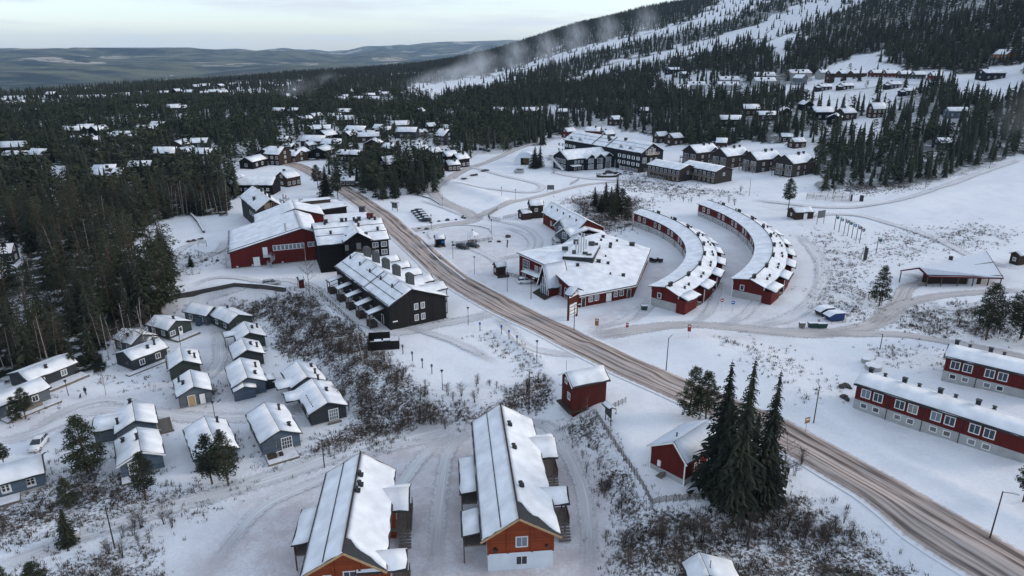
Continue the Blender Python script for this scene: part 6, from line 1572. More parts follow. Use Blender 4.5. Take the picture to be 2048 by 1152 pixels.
def pine_mesh(seed, h=10.0, clumps=26, per=26, low=.30, wide=.22):
    rg = random.Random(seed); b = MB(); t_ = MB()
    bend = [(0, 0, -.6)]
    x = y = 0
    for i in range(1, 6):
        x += rg.uniform(-.015, .015) * h; y += rg.uniform(-.015, .015) * h; bend.append((x, y, h * .95 * i / 5))
    for i in range(5): t_.tube(bend[i], bend[i + 1], h * (.019 - .0032 * i), h * (.019 - .0032 * (i + 1)), n=7, cap=i == 0)
    def trunk(z):
        f = max(0, min(4.999, z / (h * .95) * 5)); i = int(f); f -= i
        return tuple(bend[i][k] * (1 - f) + bend[i + 1][k] * f for k in range(2))
    for c in range(clumps):
        t = (c + rg.random()) / clumps; z = h * (low + (1 - low) * t)
        R_ = h * wide * (1.0 - (abs(t - .32) / .75) ** 1.6) if t < .95 else h * .05
        R_ = max(R_, h * .045)
        a = c * 2.4 + rg.uniform(-.5, .5); r = R_ * rg.uniform(.45, 1.0)
        tx, ty = trunk(z); cx, cy, cz = tx + math.cos(a) * r, ty + math.sin(a) * r, z + r * .12
        t_.tube((tx, ty, z - r * .15), (cx, cy, cz), h * .006, h * .002, n=4, cap=False)
        s = h * rg.uniform(.055, .085) * (1.15 - .5 * t)
        for k in range(per):
            u, v, w = rg.gauss(0, 1), rg.gauss(0, 1), rg.gauss(0, 1); nn = math.sqrt(u * u + v * v + w * w) + 1e-6
            q = rg.random() ** .4
            p = (cx + u / nn * s * 1.25 * q, cy + v / nn * s * 1.25 * q, cz + w / nn * s * .62 * q)
            o = len(b.v); L = s * rg.uniform(.32, .62)
            d1 = (rg.uniform(-1, 1), rg.uniform(-1, 1), rg.uniform(-.2, .8)); d2 = (rg.uniform(-1, 1), rg.uniform(-1, 1), rg.uniform(-.6, .4))
            b.v += [p, tuple(p[i] + d1[i] * L for i in range(3)), tuple(p[i] + d2[i] * L for i in range(3))]; b.f.append((o, o + 1, o + 2))
    return b, t_
def bare_mesh(seed, h=8.0, n0=9, twigs=5, spread=.33, stems=1):
    rg = random.Random(seed); b = MB(); t_ = MB()
    for s in range(stems):
        ox, oy = (rg.uniform(-.05, .05) * h, rg.uniform(-.05, .05) * h) if stems > 1 else (0, 0)
        lx, ly = rg.uniform(-.10, .10) * h, rg.uniform(-.10, .10) * h
        t_.tube((ox, oy, -.4), (ox + lx * .5, oy + ly * .5, h * .5), h * .013, h * .008, n=6); t_.tube((ox + lx * .5, oy + ly * .5, h * .5), (ox + lx, oy + ly, h), h * .008, h * .002, n=5)
        for i in range(n0):
            f = rg.uniform(.25, .97); z = h * f; p = Vector((ox + lx * f, oy + ly * f, z)); a = rg.uniform(0, 6.28); L = h * spread * rg.uniform(.6, 1.1) * (1.15 - f * .7)
            q = p + Vector((math.cos(a) * L * .75, math.sin(a) * L * .75, L * rg.uniform(.5, .9)))
            b.tube(p, q, h * .0045, h * .0018, n=3, cap=False)
            for k in range(twigs):
                g = rg.uniform(.25, 1.0); c = p.lerp(q, g); d = Vector((rg.uniform(-1, 1), rg.uniform(-1, 1), rg.uniform(.1, 1.1))).normalized() * L * rg.uniform(.3, .6)
                b.tube(c, c + d, h * .0022, h * .0008, n=3, cap=False)
                for kk in range(2):
                    c2 = c + d * rg.uniform(.4, 1); d2 = Vector((rg.uniform(-1, 1), rg.uniform(-1, 1), rg.uniform(0, 1))).normalized() * L * .28
                    o = len(b.v); w = h * .0022
                    b.v += [tuple(c2), (c2.x + w, c2.y + w, c2.z), tuple(c2 + d2)]; b.f.append((o, o + 1, o + 2))
    return b, t_
TM = {'spruce': [], 'hero': [], 'pine': [], 'heropine': [], 'birch': [], 'bush': []}
for i in range(5):
    c, t = spruce_mesh(100 + i, 10, 20, 8, 2, .155 + .015 * i); TM['spruce'].append((c.mesh('crown', 'spruce_needles'), t.mesh('trunk', 'spruce_bark')))
for i in range(3):
    c, t = spruce_mesh(200 + i, 10, 56, 12, 4, .15 + .02 * i, .42, (.22, 1.32)); TM['hero'].append((c.mesh('crown', 'spruce_needles'), t.mesh('trunk', 'spruce_bark')))
for i in range(4):
    c, t = pine_mesh(300 + i, 10, 34, 30, .10 + .05 * i, .21); TM['pine'].append((c.mesh('crown', 'pine_needles'), t.mesh('trunk', 'pine_bark')))
for i in range(4):
    c, t = pine_mesh(400 + i, 10, 66, 74, .08 + .08 * i, .23); TM['heropine'].append((c.mesh('crown', 'pine_needles'), t.mesh('trunk', 'pine_bark')))
for i in range(4):
    c, t = bare_mesh(500 + i, 10, 14, 5, .33); TM['birch'].append((c.mesh('crown', 'twigs'), t.mesh('trunk', 'birch_bark')))
for i in range(5):
    c, t = bare_mesh(600 + i, 10, 9, 5, .5, 5); TM['bush'].append((c.mesh('crown', 'twigs'), t.mesh('stem', 'twigs')))
_tr = random.Random(5)
def plant(kind, name, label, cat, p, h, group=None, wide=1.0):
    c, t = _tr.choice(TM[kind])
    e = bpy.data.objects.new(name, None); col.objects.link(e); e.empty_display_size = .3
    e.location = (float(p[0]), float(p[1]), float(p[2])); s = h / 10.0; w = s * wide * _tr.uniform(.9, 1.12)
    if kind == 'hero': w *= .86 if h > 14 else 1.45
    e.scale = (w, w, s); e.rotation_euler = (_tr.uniform(-.03, .03), _tr.uniform(-.03, .03), _tr.uniform(0, 6.28))
    tag(e, label, cat, group)
    link('trunk' if kind != 'bush' else 'stem', t, e); link('crown', c, e)
    return e
def tree_px(kind, name, label, px, py, top, cat='tree', group=None, wide=1.0):
    p = gnd(px, py); r = math.hypot(p[0], p[1]); d = _ray(px, top); z = CAM_H + d[2] / math.hypot(d[0], d[1]) * r
    return plant(kind, name, label, cat, p, max(1.0, z - p[2]), group, wide)
for a in (
    ('hero', 'spruce_tree', 'tall dark spruce in front of the red house, tallest of the roadside group', 1466, 1012, 712),
    ('hero', 'spruce_tree', 'tall spruce touching the red house corner, left one of the roadside group', 1432, 985, 722),
    ('hero', 'spruce_tree', 'tall slender spruce nearest the main road in the roadside group', 1522, 1003, 738),
    ('hero', 'spruce_tree', 'lower spruce filling the gap in the roadside spruce group', 1492, 1000, 815),
    ('hero', 'spruce_tree', 'middle sized spruce between the two tallest of the roadside group', 1448, 1006, 782), ('hero', 'spruce_tree', 'short spruce at the road side of the roadside group', 1540, 995, 872),
    ('heropine', 'pine_tree', 'broad pine behind the red house beside the main road', 1378, 832, 733),
    ('heropine', 'pine_tree', 'second pine behind the red house, partly behind the spruces', 1412, 838, 742),
    ('heropine', 'pine_tree', 'bushy tall pine beside the blue grey cottage with a low wing', 176, 948, 823),
    ('heropine', 'pine_tree', 'lone pine before the cottage with white verge boards', 291, 1000, 903),
    ('heropine', 'pine_tree', 'small pine before the grey green cottage, left one of two', 425, 968, 868),
    ('heropine', 'pine_tree', 'small pine before the grey green cottage, right one of two', 458, 972, 862),
    ('heropine', 'pine_tree', 'young narrow pine on the heath below the bushy pine', 140, 1018, 952),
    ('hero', 'spruce_tree', 'young spruce on the heath beside the lower track', 136, 1088, 1012),
    ('heropine', 'pine_tree', 'pine top rising at the lower left corner', 82, 1215, 1118),
    ('heropine', 'pine_tree', 'pine tip cut by the lower left corner', 8, 1200, 1128),
    ('heropine', 'pine_tree', 'small pine beside the long grey veranda cottage, taller one', 52, 838, 772),
    ('heropine', 'pine_tree', 'small pine beside the long grey veranda cottage, shorter one', 32, 842, 792),
    ('heropine', 'pine_tree', 'small pine left of the parked white car', 8, 930, 880),
    ('heropine', 'pine_tree', 'round pine beside the plank fence near the pavilion', 1758, 612, 533),
    ('heropine', 'pine_tree', 'tall pine on the heath island, left of a pair', 1972, 680, 563),
    ('heropine', 'pine_tree', 'tall pine on the heath island, right of a pair', 2040, 678, 560),
    ('heropine', 'pine_tree', 'lone pine above the timber hut on the slope', 1576, 418, 357),
    ('heropine', 'pine_tree', 'pine branch reaching in from the right edge near the road', 2046, 1004, 912),
    ('heropine', 'pine_tree', 'pine at the right edge behind the second red row', 2052, 690, 610),
    ('hero', 'spruce_tree', 'dark spruce behind the shops, tallest of the clump', 1232, 428, 350),
    ('hero', 'spruce_tree', 'dark spruce behind the shops, left of the clump', 1190, 412, 373),
    ('hero', 'spruce_tree', 'dark spruce behind the shops, second of the clump', 1211, 414, 364),
    ('hero', 'spruce_tree', 'dark spruce behind the shops, between the second and the tallest', 1221, 420, 372), ('hero', 'spruce_tree', 'low spruce at the foot of the clump behind the shops', 1202, 424, 390), ('heropine', 'pine_tree', 'pine in the middle of the clump behind the shops', 1228, 440, 385), ('heropine', 'pine_tree', 'small pine at the crescent end of the clump', 1256, 440, 395),
    ('heropine', 'pine_tree', 'dense pine on the right side of the clump behind the shops', 1243, 438, 378),
    ('hero', 'spruce_tree', 'spruce beside the white arched tent, left of two', 1069, 336, 292),
    ('hero', 'spruce_tree', 'spruce beside the white arched tent, right of two', 1079, 334, 290),
    ('hero', 'spruce_tree', 'small round spruce near the red hall turning circle', 382, 533, 508),
    ('hero', 'spruce_tree', 'dark spruce by the turning circle at the forest edge', 326, 518, 448),
    ('heropine', 'pine_tree', 'pine at the forest corner above the retaining wall', 318, 610, 478),
    ('hero', 'spruce_tree', 'dark spruce beside the grey house by the flat roofs', 652, 393, 330),
    ('heropine', 'pine_tree', 'pine over the road beside the flat roofed wing', 676, 398, 345),
    ('heropine', 'pine_tree', 'pine left of the road above the long black house', 636, 378, 330)):
    tree_px(*a)
for px, py, top, lb in ((620, 590, 498, 'bare birch before the red hall and dark lodge'), (345, 514, 462, 'thin bare birch at the turning circle'), (727, 725, 655, 'bare shrubby birch beside the plank enclosure'), (1172, 862, 800, 'bare young birch below the red storehouse fence'),
                        (1562, 985, 870, 'bare birch between the spruces and the road'), (1265, 460, 395, 'bare birch right of the clump behind the shops'), (1160, 405, 380, 'bare birch left of the clump behind the shops'), (795, 425, 400, 'bare birch by the parked car lot'), (555, 912, 870, 'bare birch beside the decked cottage'),
                        (212, 790, 735, 'thin bare birch at the forest edge near the dog walker')):
    tree_px('birch', 'birch_tree', lb, px, py, top)
# shrubs along the banks
SHR = [((700, 700), (860, 800), 16, 'bare shrub on the bank below the plank enclosure', 'bare shrubs on the parking bank'), ((860, 800), (1090, 770), 18, 'bare shrub along the lower edge of the snowy parking field', 'bare shrubs below the parking field'),
       ((640, 800), (900, 845), 26, 'bare shrub on the heath slope above the chalet road', 'bare shrubs on the chalet road slope'), ((210, 1120), (330, 1040), 12, 'bare shrub beside the lower track', 'bare shrubs by the lower track'),
       ((1180, 900), (1250, 1130), 16, 'dark shrub on the bank between chalet drive and fence', 'shrubs on the drive bank'), ((1300, 1090), (1700, 1060), 40, 'shrub on the rough ground below the roadside spruces', 'shrubs below the spruces'),
       ((1880, 655), (2048, 650), 14, 'brown shrub under the heath island pines', 'shrubs under the island pines'), ((1680, 370), (1860, 345), 34, 'bare shrub in the thicket along the piste edge', 'piste edge thicket'),
       ((1180, 425), (1260, 440), 14, 'bare shrub under the spruce clump behind the shops', 'shrubs behind the shops'), ((1310, 400), (1500, 395), 14, 'low bare shrub on the strip above the crescents', 'shrubs above the crescents'), ((1245, 370), (1300, 365), 8, 'brown shrub on the mound below the hotel', 'shrubs below the hotel'),
       ((560, 620), (700, 720), 36, 'bare shrub on the heath bank above the cottages', 'shrubs on the cottage bank'), ((1560, 960), (1600, 930), 6, 'bare shrub beside the road behind the spruces', 'shrubs beside the road')]
for i, (p, q, n, lb, gr_) in enumerate(SHR):
    for k in range(n):
        f = (k + _tr.random()) / n; j = 26 if n > 10 else 10
        pt = gnd(p[0] + (q[0] - p[0]) * f + _tr.uniform(-j, j), p[1] + (q[1] - p[1]) * f + _tr.uniform(-j, j) * .7)
        plant('bush', 'bare_shrub', lb, 'shrub', pt, _tr.uniform(1.1, 2.6), gr_, 1.5)

# ------------------------------------------------------------------ the forest
rg = np.random.default_rng(3)
HALF = R(44)
def scatter(r0, r1, per):
    n = int(HALF * (r1 * r1 - r0 * r0) / per)
    a = rg.uniform(-HALF, HALF, n); r = np.sqrt(rg.uniform(r0 * r0, r1 * r1, n))
    x, y = r * np.sin(a), r * np.cos(a); z = HT(x, y)
    k = rg.random(n) < forest_density(x, y, z)
    return x[k], y[k], z[k]
bld = np.array([[o.location.x, o.location.y] for o in col.objects if o.parent is None and o.type == 'EMPTY' and o.get('category') in ('house', 'cabin', 'villa', 'lodge', 'hotel', 'restaurant', 'apartment house', 'hut', 'cottage')])
def keep_clear(x, y, rad):
    k = np.ones(len(x), bool)
    for bx, by in bld:
        d2 = (x - bx) ** 2 + (y - by) ** 2
        rr = math.hypot(bx, by)
        ux, uy = bx / rr, by / rr                    # also keep the view side of a house a little open
        t = (bx - x) * ux + (by - y) * uy; s_ = np.abs((x - bx) * uy - (y - by) * ux)
        k &= (d2 > rad * rad) & ~((t > 0) & (t < 24) & (s_ < 6))
    return k
def thin(x, y, dmin):
    cell = {}; keep = []
    for i in range(len(x)):
        cx, cy = int(x[i] // dmin), int(y[i] // dmin); ok = True
        for a in (-1, 0, 1):
            for b in (-1, 0, 1):
                for j in cell.get((cx + a, cy + b), ()):
                    if (x[i] - x[j]) ** 2 + (y[i] - y[j]) ** 2 < dmin * dmin: ok = False; break
                if not ok: break
            if not ok: break
        if ok: cell.setdefault((cx, cy), []).append(i); keep.append(i)
    return np.array(keep, int)
x1, y1, z1 = scatter(120, 420, 9)
k = keep_clear(x1, y1, 9); x1, y1, z1 = x1[k], y1[k], z1[k]
# the spruce stand between main road and side road, and the grove on the right of the square
ki = thin(x1, y1, 3.6); x1, y1, z1 = x1[ki], y1[ki], z1[ki]
o_ = np.argsort(np.hypot(x1, y1)); x1, y1, z1 = x1[o_], y1[o_], z1[o_]
NI = min(250, len(x1))
def zone(px, py):
    if px < 480: return ('in the dense dark forest on the left', 'forest on the left')
    if px < 1000: return ('in the spruce stand beside the main road', 'stand beside the main road')
    return ('in the grove between piste and gabled apartments', 'grove beside the piste')
for i in range(NI):
    px, py = pix(x1[i], y1[i], z1[i]); zt, zgp = zone(px, py)
    left = px < 480
    kind = ('pine' if _tr.random() < .55 else 'spruce') if left else ('pine' if _tr.random() < .12 else 'spruce')
    if _tr.random() < (.07 if left else .12):
        plant('birch', 'birch_tree', 'bare birch ' + zt, 'tree', (x1[i], y1[i], z1[i]), _tr.uniform(9, 13), 'birches of the ' + zgp)
    else:
        h = _tr.triangular(7, 19, 14) if left else _tr.triangular(5, 15, 10)
        plant(kind, kind + '_tree', kind + ' tree ' + zt, 'tree', (x1[i], y1[i], z1[i]), h, kind + 's of the ' + zgp, .95 if kind == 'pine' else 1.0)
stand = np.array([(722, 386), (765, 400), (800, 396), (862, 380), (885, 345), (800, 332), (730, 345)], float)
n_ = 0
while n_ < 46:
    px, py = _tr.uniform(720, 885), _tr.uniform(332, 400)
    if not in_px(stand, np.array([px]), np.array([py]))[0]: continue
    n_ += 1; plant('spruce', 'spruce_tree', 'tall spruce in the dark stand between main road and side road', 'tree', gnd(px, py), _tr.triangular(9, 18, 14), 'spruces of the stand between the roads')
# birches with pale trunks along the forest edge
for px, py in [(205 + i * 13 + _tr.uniform(-5, 5), 712 - i * 1.0 + _tr.uniform(-14, 10)) for i in range(9)] + [(10 + i * 15, 735 + _tr.uniform(-14, 8)) for i in range(9)] + [(335 + i * 10, 432 - i * .6 + _tr.uniform(-5, 4)) for i in range(13)]:
    plant('birch', 'birch_tree', 'pale trunked bare birch along the edge of the dense forest on the left', 'tree', gnd(px, py), _tr.uniform(8, 12), 'birches along the forest edge')
for px, py in [(850 + _tr.uniform(0, 150), 282 + _tr.uniform(0, 20)) for i in range(26)]:
    plant('birch', 'birch_tree', 'grey bare birch in the thicket above the side road', 'tree', gnd(px, py), _tr.uniform(7, 11), 'birch thicket above the side road')
x2, y2, z2 = scatter(420, 900, 26)
k = keep_clear(x2, y2, 8); x2, y2, z2 = np.r_[x1[NI:], x2[k]], np.r_[y1[NI:], y2[k]], np.r_[z1[NI:], z2[k]]
x3, y3, z3 = scatter(900, 2700, 70)
# only what is not hidden behind the crest
hz_a = np.linspace(-45, 45, 181); hz_r = np.linspace(300, 2700, 121)
AA, HH = np.meshgrid(np.radians(hz_a), hz_r, indexing='ij')
el = (HT(np.sin(AA) * HH, np.cos(AA) * HH) + 6 - CAM_H) / HH
mx_ = np.maximum.accumulate(el, axis=1)
ia = np.clip(((np.degrees(np.arctan2(x3, y3)) + 45) * 2).astype(int), 0, 180); r3 = np.hypot(x3, y3); ir = np.clip(((r3 - 300) / 20).astype(int) - 1, 0, 120)
vis = (z3 + 14 - CAM_H) / r3 > mx_[ia, ir] - .002
x3, y3, z3 = x3[vis], y3[vis], z3[vis]
def star_tree(seed, tiers, pts, slim):
    q = np.random.default_rng(seed); V, F = [], []
    for i in range(tiers):
        t = i / tiers; zb, zt = .06 + .90 * t, min(1.0, .06 + .90 * t + 1.55 / tiers)
        Rm = slim * (1 - t) ** .8 * q.uniform(.85, 1.15)
        o = len(V); V.append((q.uniform(-.01, .01), q.uniform(-.01, .01), zt)); ph = q.uniform(0, 6.28)
        for j in range(pts):
            a = ph + 2 * math.pi * j / pts; r = Rm * (q.uniform(.85, 1.15) if j % 2 == 0 else q.uniform(.45, .7))
            V.append((r * math.cos(a), r * math.sin(a), zb - (.03 if j % 2 == 0 else -.02)))
        for j in range(pts): F.append((o, o + 1 + j, o + 1 + (j + 1) % pts))
    return np.array(V), np.array(F)
def round_tree(seed, n, slim):
    """pine-like crown from loose triangles"""
    q = np.random.default_rng(seed); V, F = [], []
    for i in range(n):
        t = q.random(); z = .25 + .72 * t; R_ = slim * (1 - (abs(t - .35) / .8) ** 1.7); a = q.uniform(0, 6.28); r = R_ * q.random() ** .5
        c = np.array([r * math.cos(a), r * math.sin(a), z]); s = .075
        o = len(V)
        for k in range(3): V.append(tuple(c + q.normal(0, 1, 3) * s * np.array([1, 1, .6])))
        F.append((o, o + 1, o + 2))
    o = len(V); V += [(-.012, 0, 0), (.012, 0, 0), (0, 0, .9)]; F.append((o, o + 1, o + 2))
    return np.array(V), np.array(F)
def forest(name, label, X, Y, Z, temps, h0, h1, m, seed):
    q = np.random.default_rng(seed); VS, FS, TT = [], [], []; off = 0
    pick = q.integers(0, len(temps), len(X)); H_ = q.uniform(h0, h1, len(X)); A_ = q.uniform(0, 6.28, len(X)); W_ = H_ * q.uniform(.85, 1.2, len(X)); T_ = q.random(len(X))
    for t, (V, F) in enumerate(temps):
        I = np.nonzero(pick == t)[0]
        if len(I) == 0: continue
        c, s = np.cos(A_[I])[:, None], np.sin(A_[I])[:, None]
        vx = (V[None, :, 0] * c - V[None, :, 1] * s) * W_[I][:, None] + X[I][:, None]
        vy = (V[None, :, 0] * s + V[None, :, 1] * c) * W_[I][:, None] + Y[I][:, None]
        vz = V[None, :, 2] * H_[I][:, None] + Z[I][:, None] - .2
        VS.append(np.stack([vx, vy, vz], -1).reshape(-1, 3)); TT.append(np.repeat(T_[I], len(V)))
        FS.append((F[None] + (np.arange(len(I)) * len(V))[:, None, None]).reshape(-1, 3) + off); off += len(I) * len(V)
    V, F, T = np.concatenate(VS), np.concatenate(FS), np.concatenate(TT)
    me = bpy.data.meshes.new(name); me.vertices.add(len(V)); me.vertices.foreach_set('co', V.astype(np.float32).ravel())
    me.loops.add(F.size); me.loops.foreach_set('vertex_index', F.astype(np.int32).ravel())
    me.polygons.add(len(F)); me.polygons.foreach_set('loop_start', np.arange(0, F.size, 3, dtype=np.int32)); me.update(calc_edges=True)
    a = me.attributes.new('tint', 'FLOAT', 'POINT'); a.data.foreach_set('value', T.astype(np.float32))
    me.materials.append(MATS[m]); o = link(name, me); tag(o, label, 'forest', kind='stuff')
    if DEV: print('DIM', name, len(X), 'trees', len(F), 'tris')
    return o
pn = rg.random(len(x2)) < np.where(x2 < 0, .50, .18)
forest('spruce_forest', 'dark spruce forest covering the plateau and the lower ski hill', x2[~pn], y2[~pn], z2[~pn], [star_tree(s, 9, 8, .15 + .012 * (s % 3)) for s in range(6)], 6, 15, 'spruce_needles', 1)
forest('pine_forest', 'pines scattered through the spruce forest on the plateau', x2[pn], y2[pn], z2[pn], [round_tree(s, 70, .21) for s in range(5)], 7, 13, 'pine_needles', 2)
forest('far_forest', 'distant forest on the ski hill and the plateau rim', x3, y3, z3, [star_tree(20 + s, 4, 6, .17) for s in range(5)], 6, 14, 'spruce_needles', 3)

# ------------------------------------------------------------------ heath tufts poking through the snow on the banks
def heath():
    q = np.random.default_rng(8)
    x, y, z = GX.ravel(), GY.ravel(), GZ.ravel(); r = np.hypot(x, y)
    cand = np.nonzero((gb > .3) & (r < 330) & (r > 50))[0]
    # vertices lie closer together near the camera: weigh by cell area
    w = gb[cand] ** 1.5 * r[cand] ** 2; w /= w.sum()
    I = q.choice(cand, 22000, p=w)
    s = r[I] * .012
    X = x[I] + q.normal(0, 1, len(I)) * s; Y = y[I] + q.normal(0, 1, len(I)) * s
    k = (_vnoise(X, Y, 3.0, 31) * .6 + _vnoise(X, Y, 1.1, 32) * .4) > .42
    X, Y, I = X[k], Y[k], I[k]; Z = HT(X, Y)
    n = 7; V, T = [], []
    H_ = q.uniform(.2, .75, len(X)) * (0.7 + .6 * gb[I])
    for j in range(n):
        a = q.uniform(0, 6.28, len(X)); b_ = q.uniform(.15, .8, len(X)); ox, oy = q.normal(0, .18, len(X)), q.normal(0, .18, len(X))
        dx, dy = np.cos(a) * H_ * b_, np.sin(a) * H_ * b_; w_ = .035 + .03 * q.random(len(X))
        p0 = np.stack([X + ox - np.sin(a) * w_, Y + oy + np.cos(a) * w_, Z - .05], -1); p1 = np.stack([X + ox + np.sin(a) * w_, Y + oy - np.cos(a) * w_, Z - .05], -1)
        p2 = np.stack([X + ox + dx, Y + oy + dy, Z + H_ * q.uniform(.6, 1.1, len(X))], -1)
        V.append(np.stack([p0, p1, p2], 1))
    V = np.concatenate(V).reshape(-1, 3); F = np.arange(len(V)).reshape(-1, 3)
    me = bpy.data.meshes.new('heath_undergrowth'); me.vertices.add(len(V)); me.vertices.foreach_set('co', V.astype(np.float32).ravel())
    me.loops.add(F.size); me.loops.foreach_set('vertex_index', F.astype(np.int32).ravel())
    me.polygons.add(len(F)); me.polygons.foreach_set('loop_start', np.arange(0, F.size, 3, dtype=np.int32)); me.update(calc_edges=True)
    a = me.attributes.new('tint', 'FLOAT', 'POINT'); a.data.foreach_set('value', np.repeat(q.random(len(F)), 3).astype(np.float32))
    me.materials.append(MATS['heath_twigs']); tag(link('heath_undergrowth', me), 'brown heath and grass tufts poking through the snow on the banks', 'undergrowth', kind='stuff')
heath()

# ------------------------------------------------------------------ lamps, poles, signs
for nm, c in (('sign_red', (0.28, 0.03, 0.02, 1)), ('sign_orange', (0.30, 0.13, 0.04, 1)), ('flag_green', (0.02, 0.13, 0.10, 1)), ('flag_blue', (0.03, 0.14, 0.30, 1)), ('flag_dark', (0.05, 0.05, 0.055, 1)), ('car_white', (0.72, 0.73, 0.74, 1)), ('car_dark', (0.03, 0.032, 0.036, 1)), ('car_silver', (0.40, 0.41, 0.42, 1)),
              ('bin_green', (0.02, 0.06, 0.05, 1)), ('bin_blue', (0.015, 0.035, 0.13, 1)), ('rubber', (0.02, 0.02, 0.02, 1)), ('tent_white', (0.70, 0.74, 0.80, 1)), ('jacket', (0.03, 0.035, 0.05, 1)), ('board_print', (0.10, 0.11, 0.12, 1)), ('print_grey', (0.16, 0.17, 0.19, 1))):
    mat(nm, c, .5 if 'car' not in nm else .3, .06, 3)
def top_z(px, top, p):
    r = math.hypot(p[0], p[1]); d = _ray(px, top); return CAM_H + d[2] / math.hypot(d[0], d[1]) * r - p[2]
def lamp_post(px, py, top, label, wood=False, ball=True, group='lamp posts'):
    p = gnd(px, py); h = max(2.5, top_z(px, top, p))
    root = thing('lamp_post', label, 'lamp post', p, _tr.uniform(0, 6), group)
    MB().tube((0, 0, -.4), (0, 0, h), .10 if wood else .07, .07 if wood else .05, n=7).build('pole', 'wood_dark' if wood else 'metal_dark', root)
    if ball:
        b = MB(); b.tube((0, 0, h), (0, 0, h + .35), .13, .22, n=8); b.tube((0, 0, h + .35), (0, 0, h + .5), .34, .08, n=8); b.build('lamp_head', 'metal_dark', root)
    else:
        b = MB(); b.bar((0, 0, h - .1), (1.2, 0, h + .15), .06, .06); b.build('arm', 'metal_dark', root); MB().box(.9, 1.6, -.14, .14, h + .08, h + .22).build('lamp_head', 'galv', root)
for px, py, top, lb in ((936.5, 650, 618, 'lamp post at the junction below the dark lodge'), (1073.6, 725, 685, 'lamp post at the tip of the snowy parking field'), (949, 548, 516, 'lamp post on the square between kiosk and road'), (1014.6, 583, 548, 'lamp post beside the reception car'), (906, 517, 486, 'lamp post beside the square left of the jeeps'),
                        (885, 780, 744, 'lamp post at the lower edge of the parking field'), (863, 458, 432, 'lamp post at the roundabout entry'), (983, 470, 442, 'lamp post behind the roundabout wall'), (430, 836, 806, 'lamp post on the cottage lane'), (361, 690, 660, 'lamp post in the cottage yard'), (137, 791, 763, 'lamp post near the dog walker'),
                        (671, 605, 578, 'lamp post along the lodge fence'), (1031, 400, 381, 'lamp post on the road above the shops'), (1003, 392, 376, 'lamp post on the field left of the shops'), (1233, 358, 340, 'lamp post before the hotel'), (885, 414, 398, 'lamp post by the side road bend')):
    lamp_post(px, py, top, lb)
for px, py, top, lb in ((230, 1097, 1010, 'tall wooden lamp pole with snowy head by the lower track'), (649, 935, 880, 'dark wooden pole beside the chalet road'), (1058, 826, 742, 'dark wooden pole left of the red storehouse'), (1627, 846, 770, 'wooden pole beside the road near the red row'), (1332, 742, 675, 'slim pole on the snowy field beside the road'),
                        (1760, 698, 667, 'wooden pole on the small snowy mound'), (1498, 392, 360, 'wooden pole above the crescents'), (1979, 1078, 974, 'leaning slim pole at the lower right road edge'), (1062, 598, 555, 'slim pole before the reception entrance'), (1148, 661, 612, 'slim pole before the sign tower')):
    lamp_post(px, py, top, lb, True, False, 'poles')
for px, py, top, lb in ((1850, 378, 298, 'tall floodlight mast on the piste edge, nearest the thicket'), (1978, 338, 290, 'tall floodlight mast up the piste'), (2000, 312, 282, 'leaning floodlight mast highest on the piste'), (1665, 397, 370, 'lift station mast beside the corral'), (255, 208, 172, 'slim radio mast over the forest'), (1388, 358, 330, 'slim pole before the terrace lodges')):
    lamp_post(px, py, top, lb, True, False, 'masts')
def flag_pole(px, py, top, label, cloth=None):
    p = gnd(px, py); h = top_z(px, top, p); root = thing('flag_pole', label, 'flag pole', p, 0, 'flag poles')
    MB().tube((0, 0, -.3), (0, 0, h), .07, .035, n=7).build('pole', 'white_paint', root); MB().ball((0, 0, h + .06), .09, .09, .09, 6, 4).build('finial', 'metal_dark', root)
    if cloth:
        b = MB(); b.v = []; n = 5
        for i in range(n): b.v += [(.08 + .05 * math.sin(i * 1.7), .04 * math.cos(i * 2.0), h - .2 - i * .55), (.42 + .10 * math.sin(i * 1.3 + 1), .08 * math.cos(i * 1.4), h - .35 - i * .5)]
        b.f = [(2 * i, 2 * i + 1, 2 * i + 3, 2 * i + 2) for i in range(n - 1)]; b.build('flag', cloth, root)
for a in ((961.4, 524, 452, 'white flag pole on the square, first of four'), (980, 531, 464, 'white flag pole on the square, second of four'), (990.4, 539.5, 473, 'white flag pole on the square, third of four'), (1013, 552, 478, 'white flag pole with furled dark flag nearest the reception', 'flag_dark'),
          (1202, 343, 314, 'white flag pole before the hotel, first of five'), (1211, 346, 316, 'white flag pole before the hotel, second of five'), (1220, 346, 318, 'white flag pole before the hotel, third of five'), (1229, 347, 319, 'white flag pole before the hotel, fourth of five'), (1238, 349, 321, 'white flag pole before the hotel, last of five')):
    flag_pole(*a)
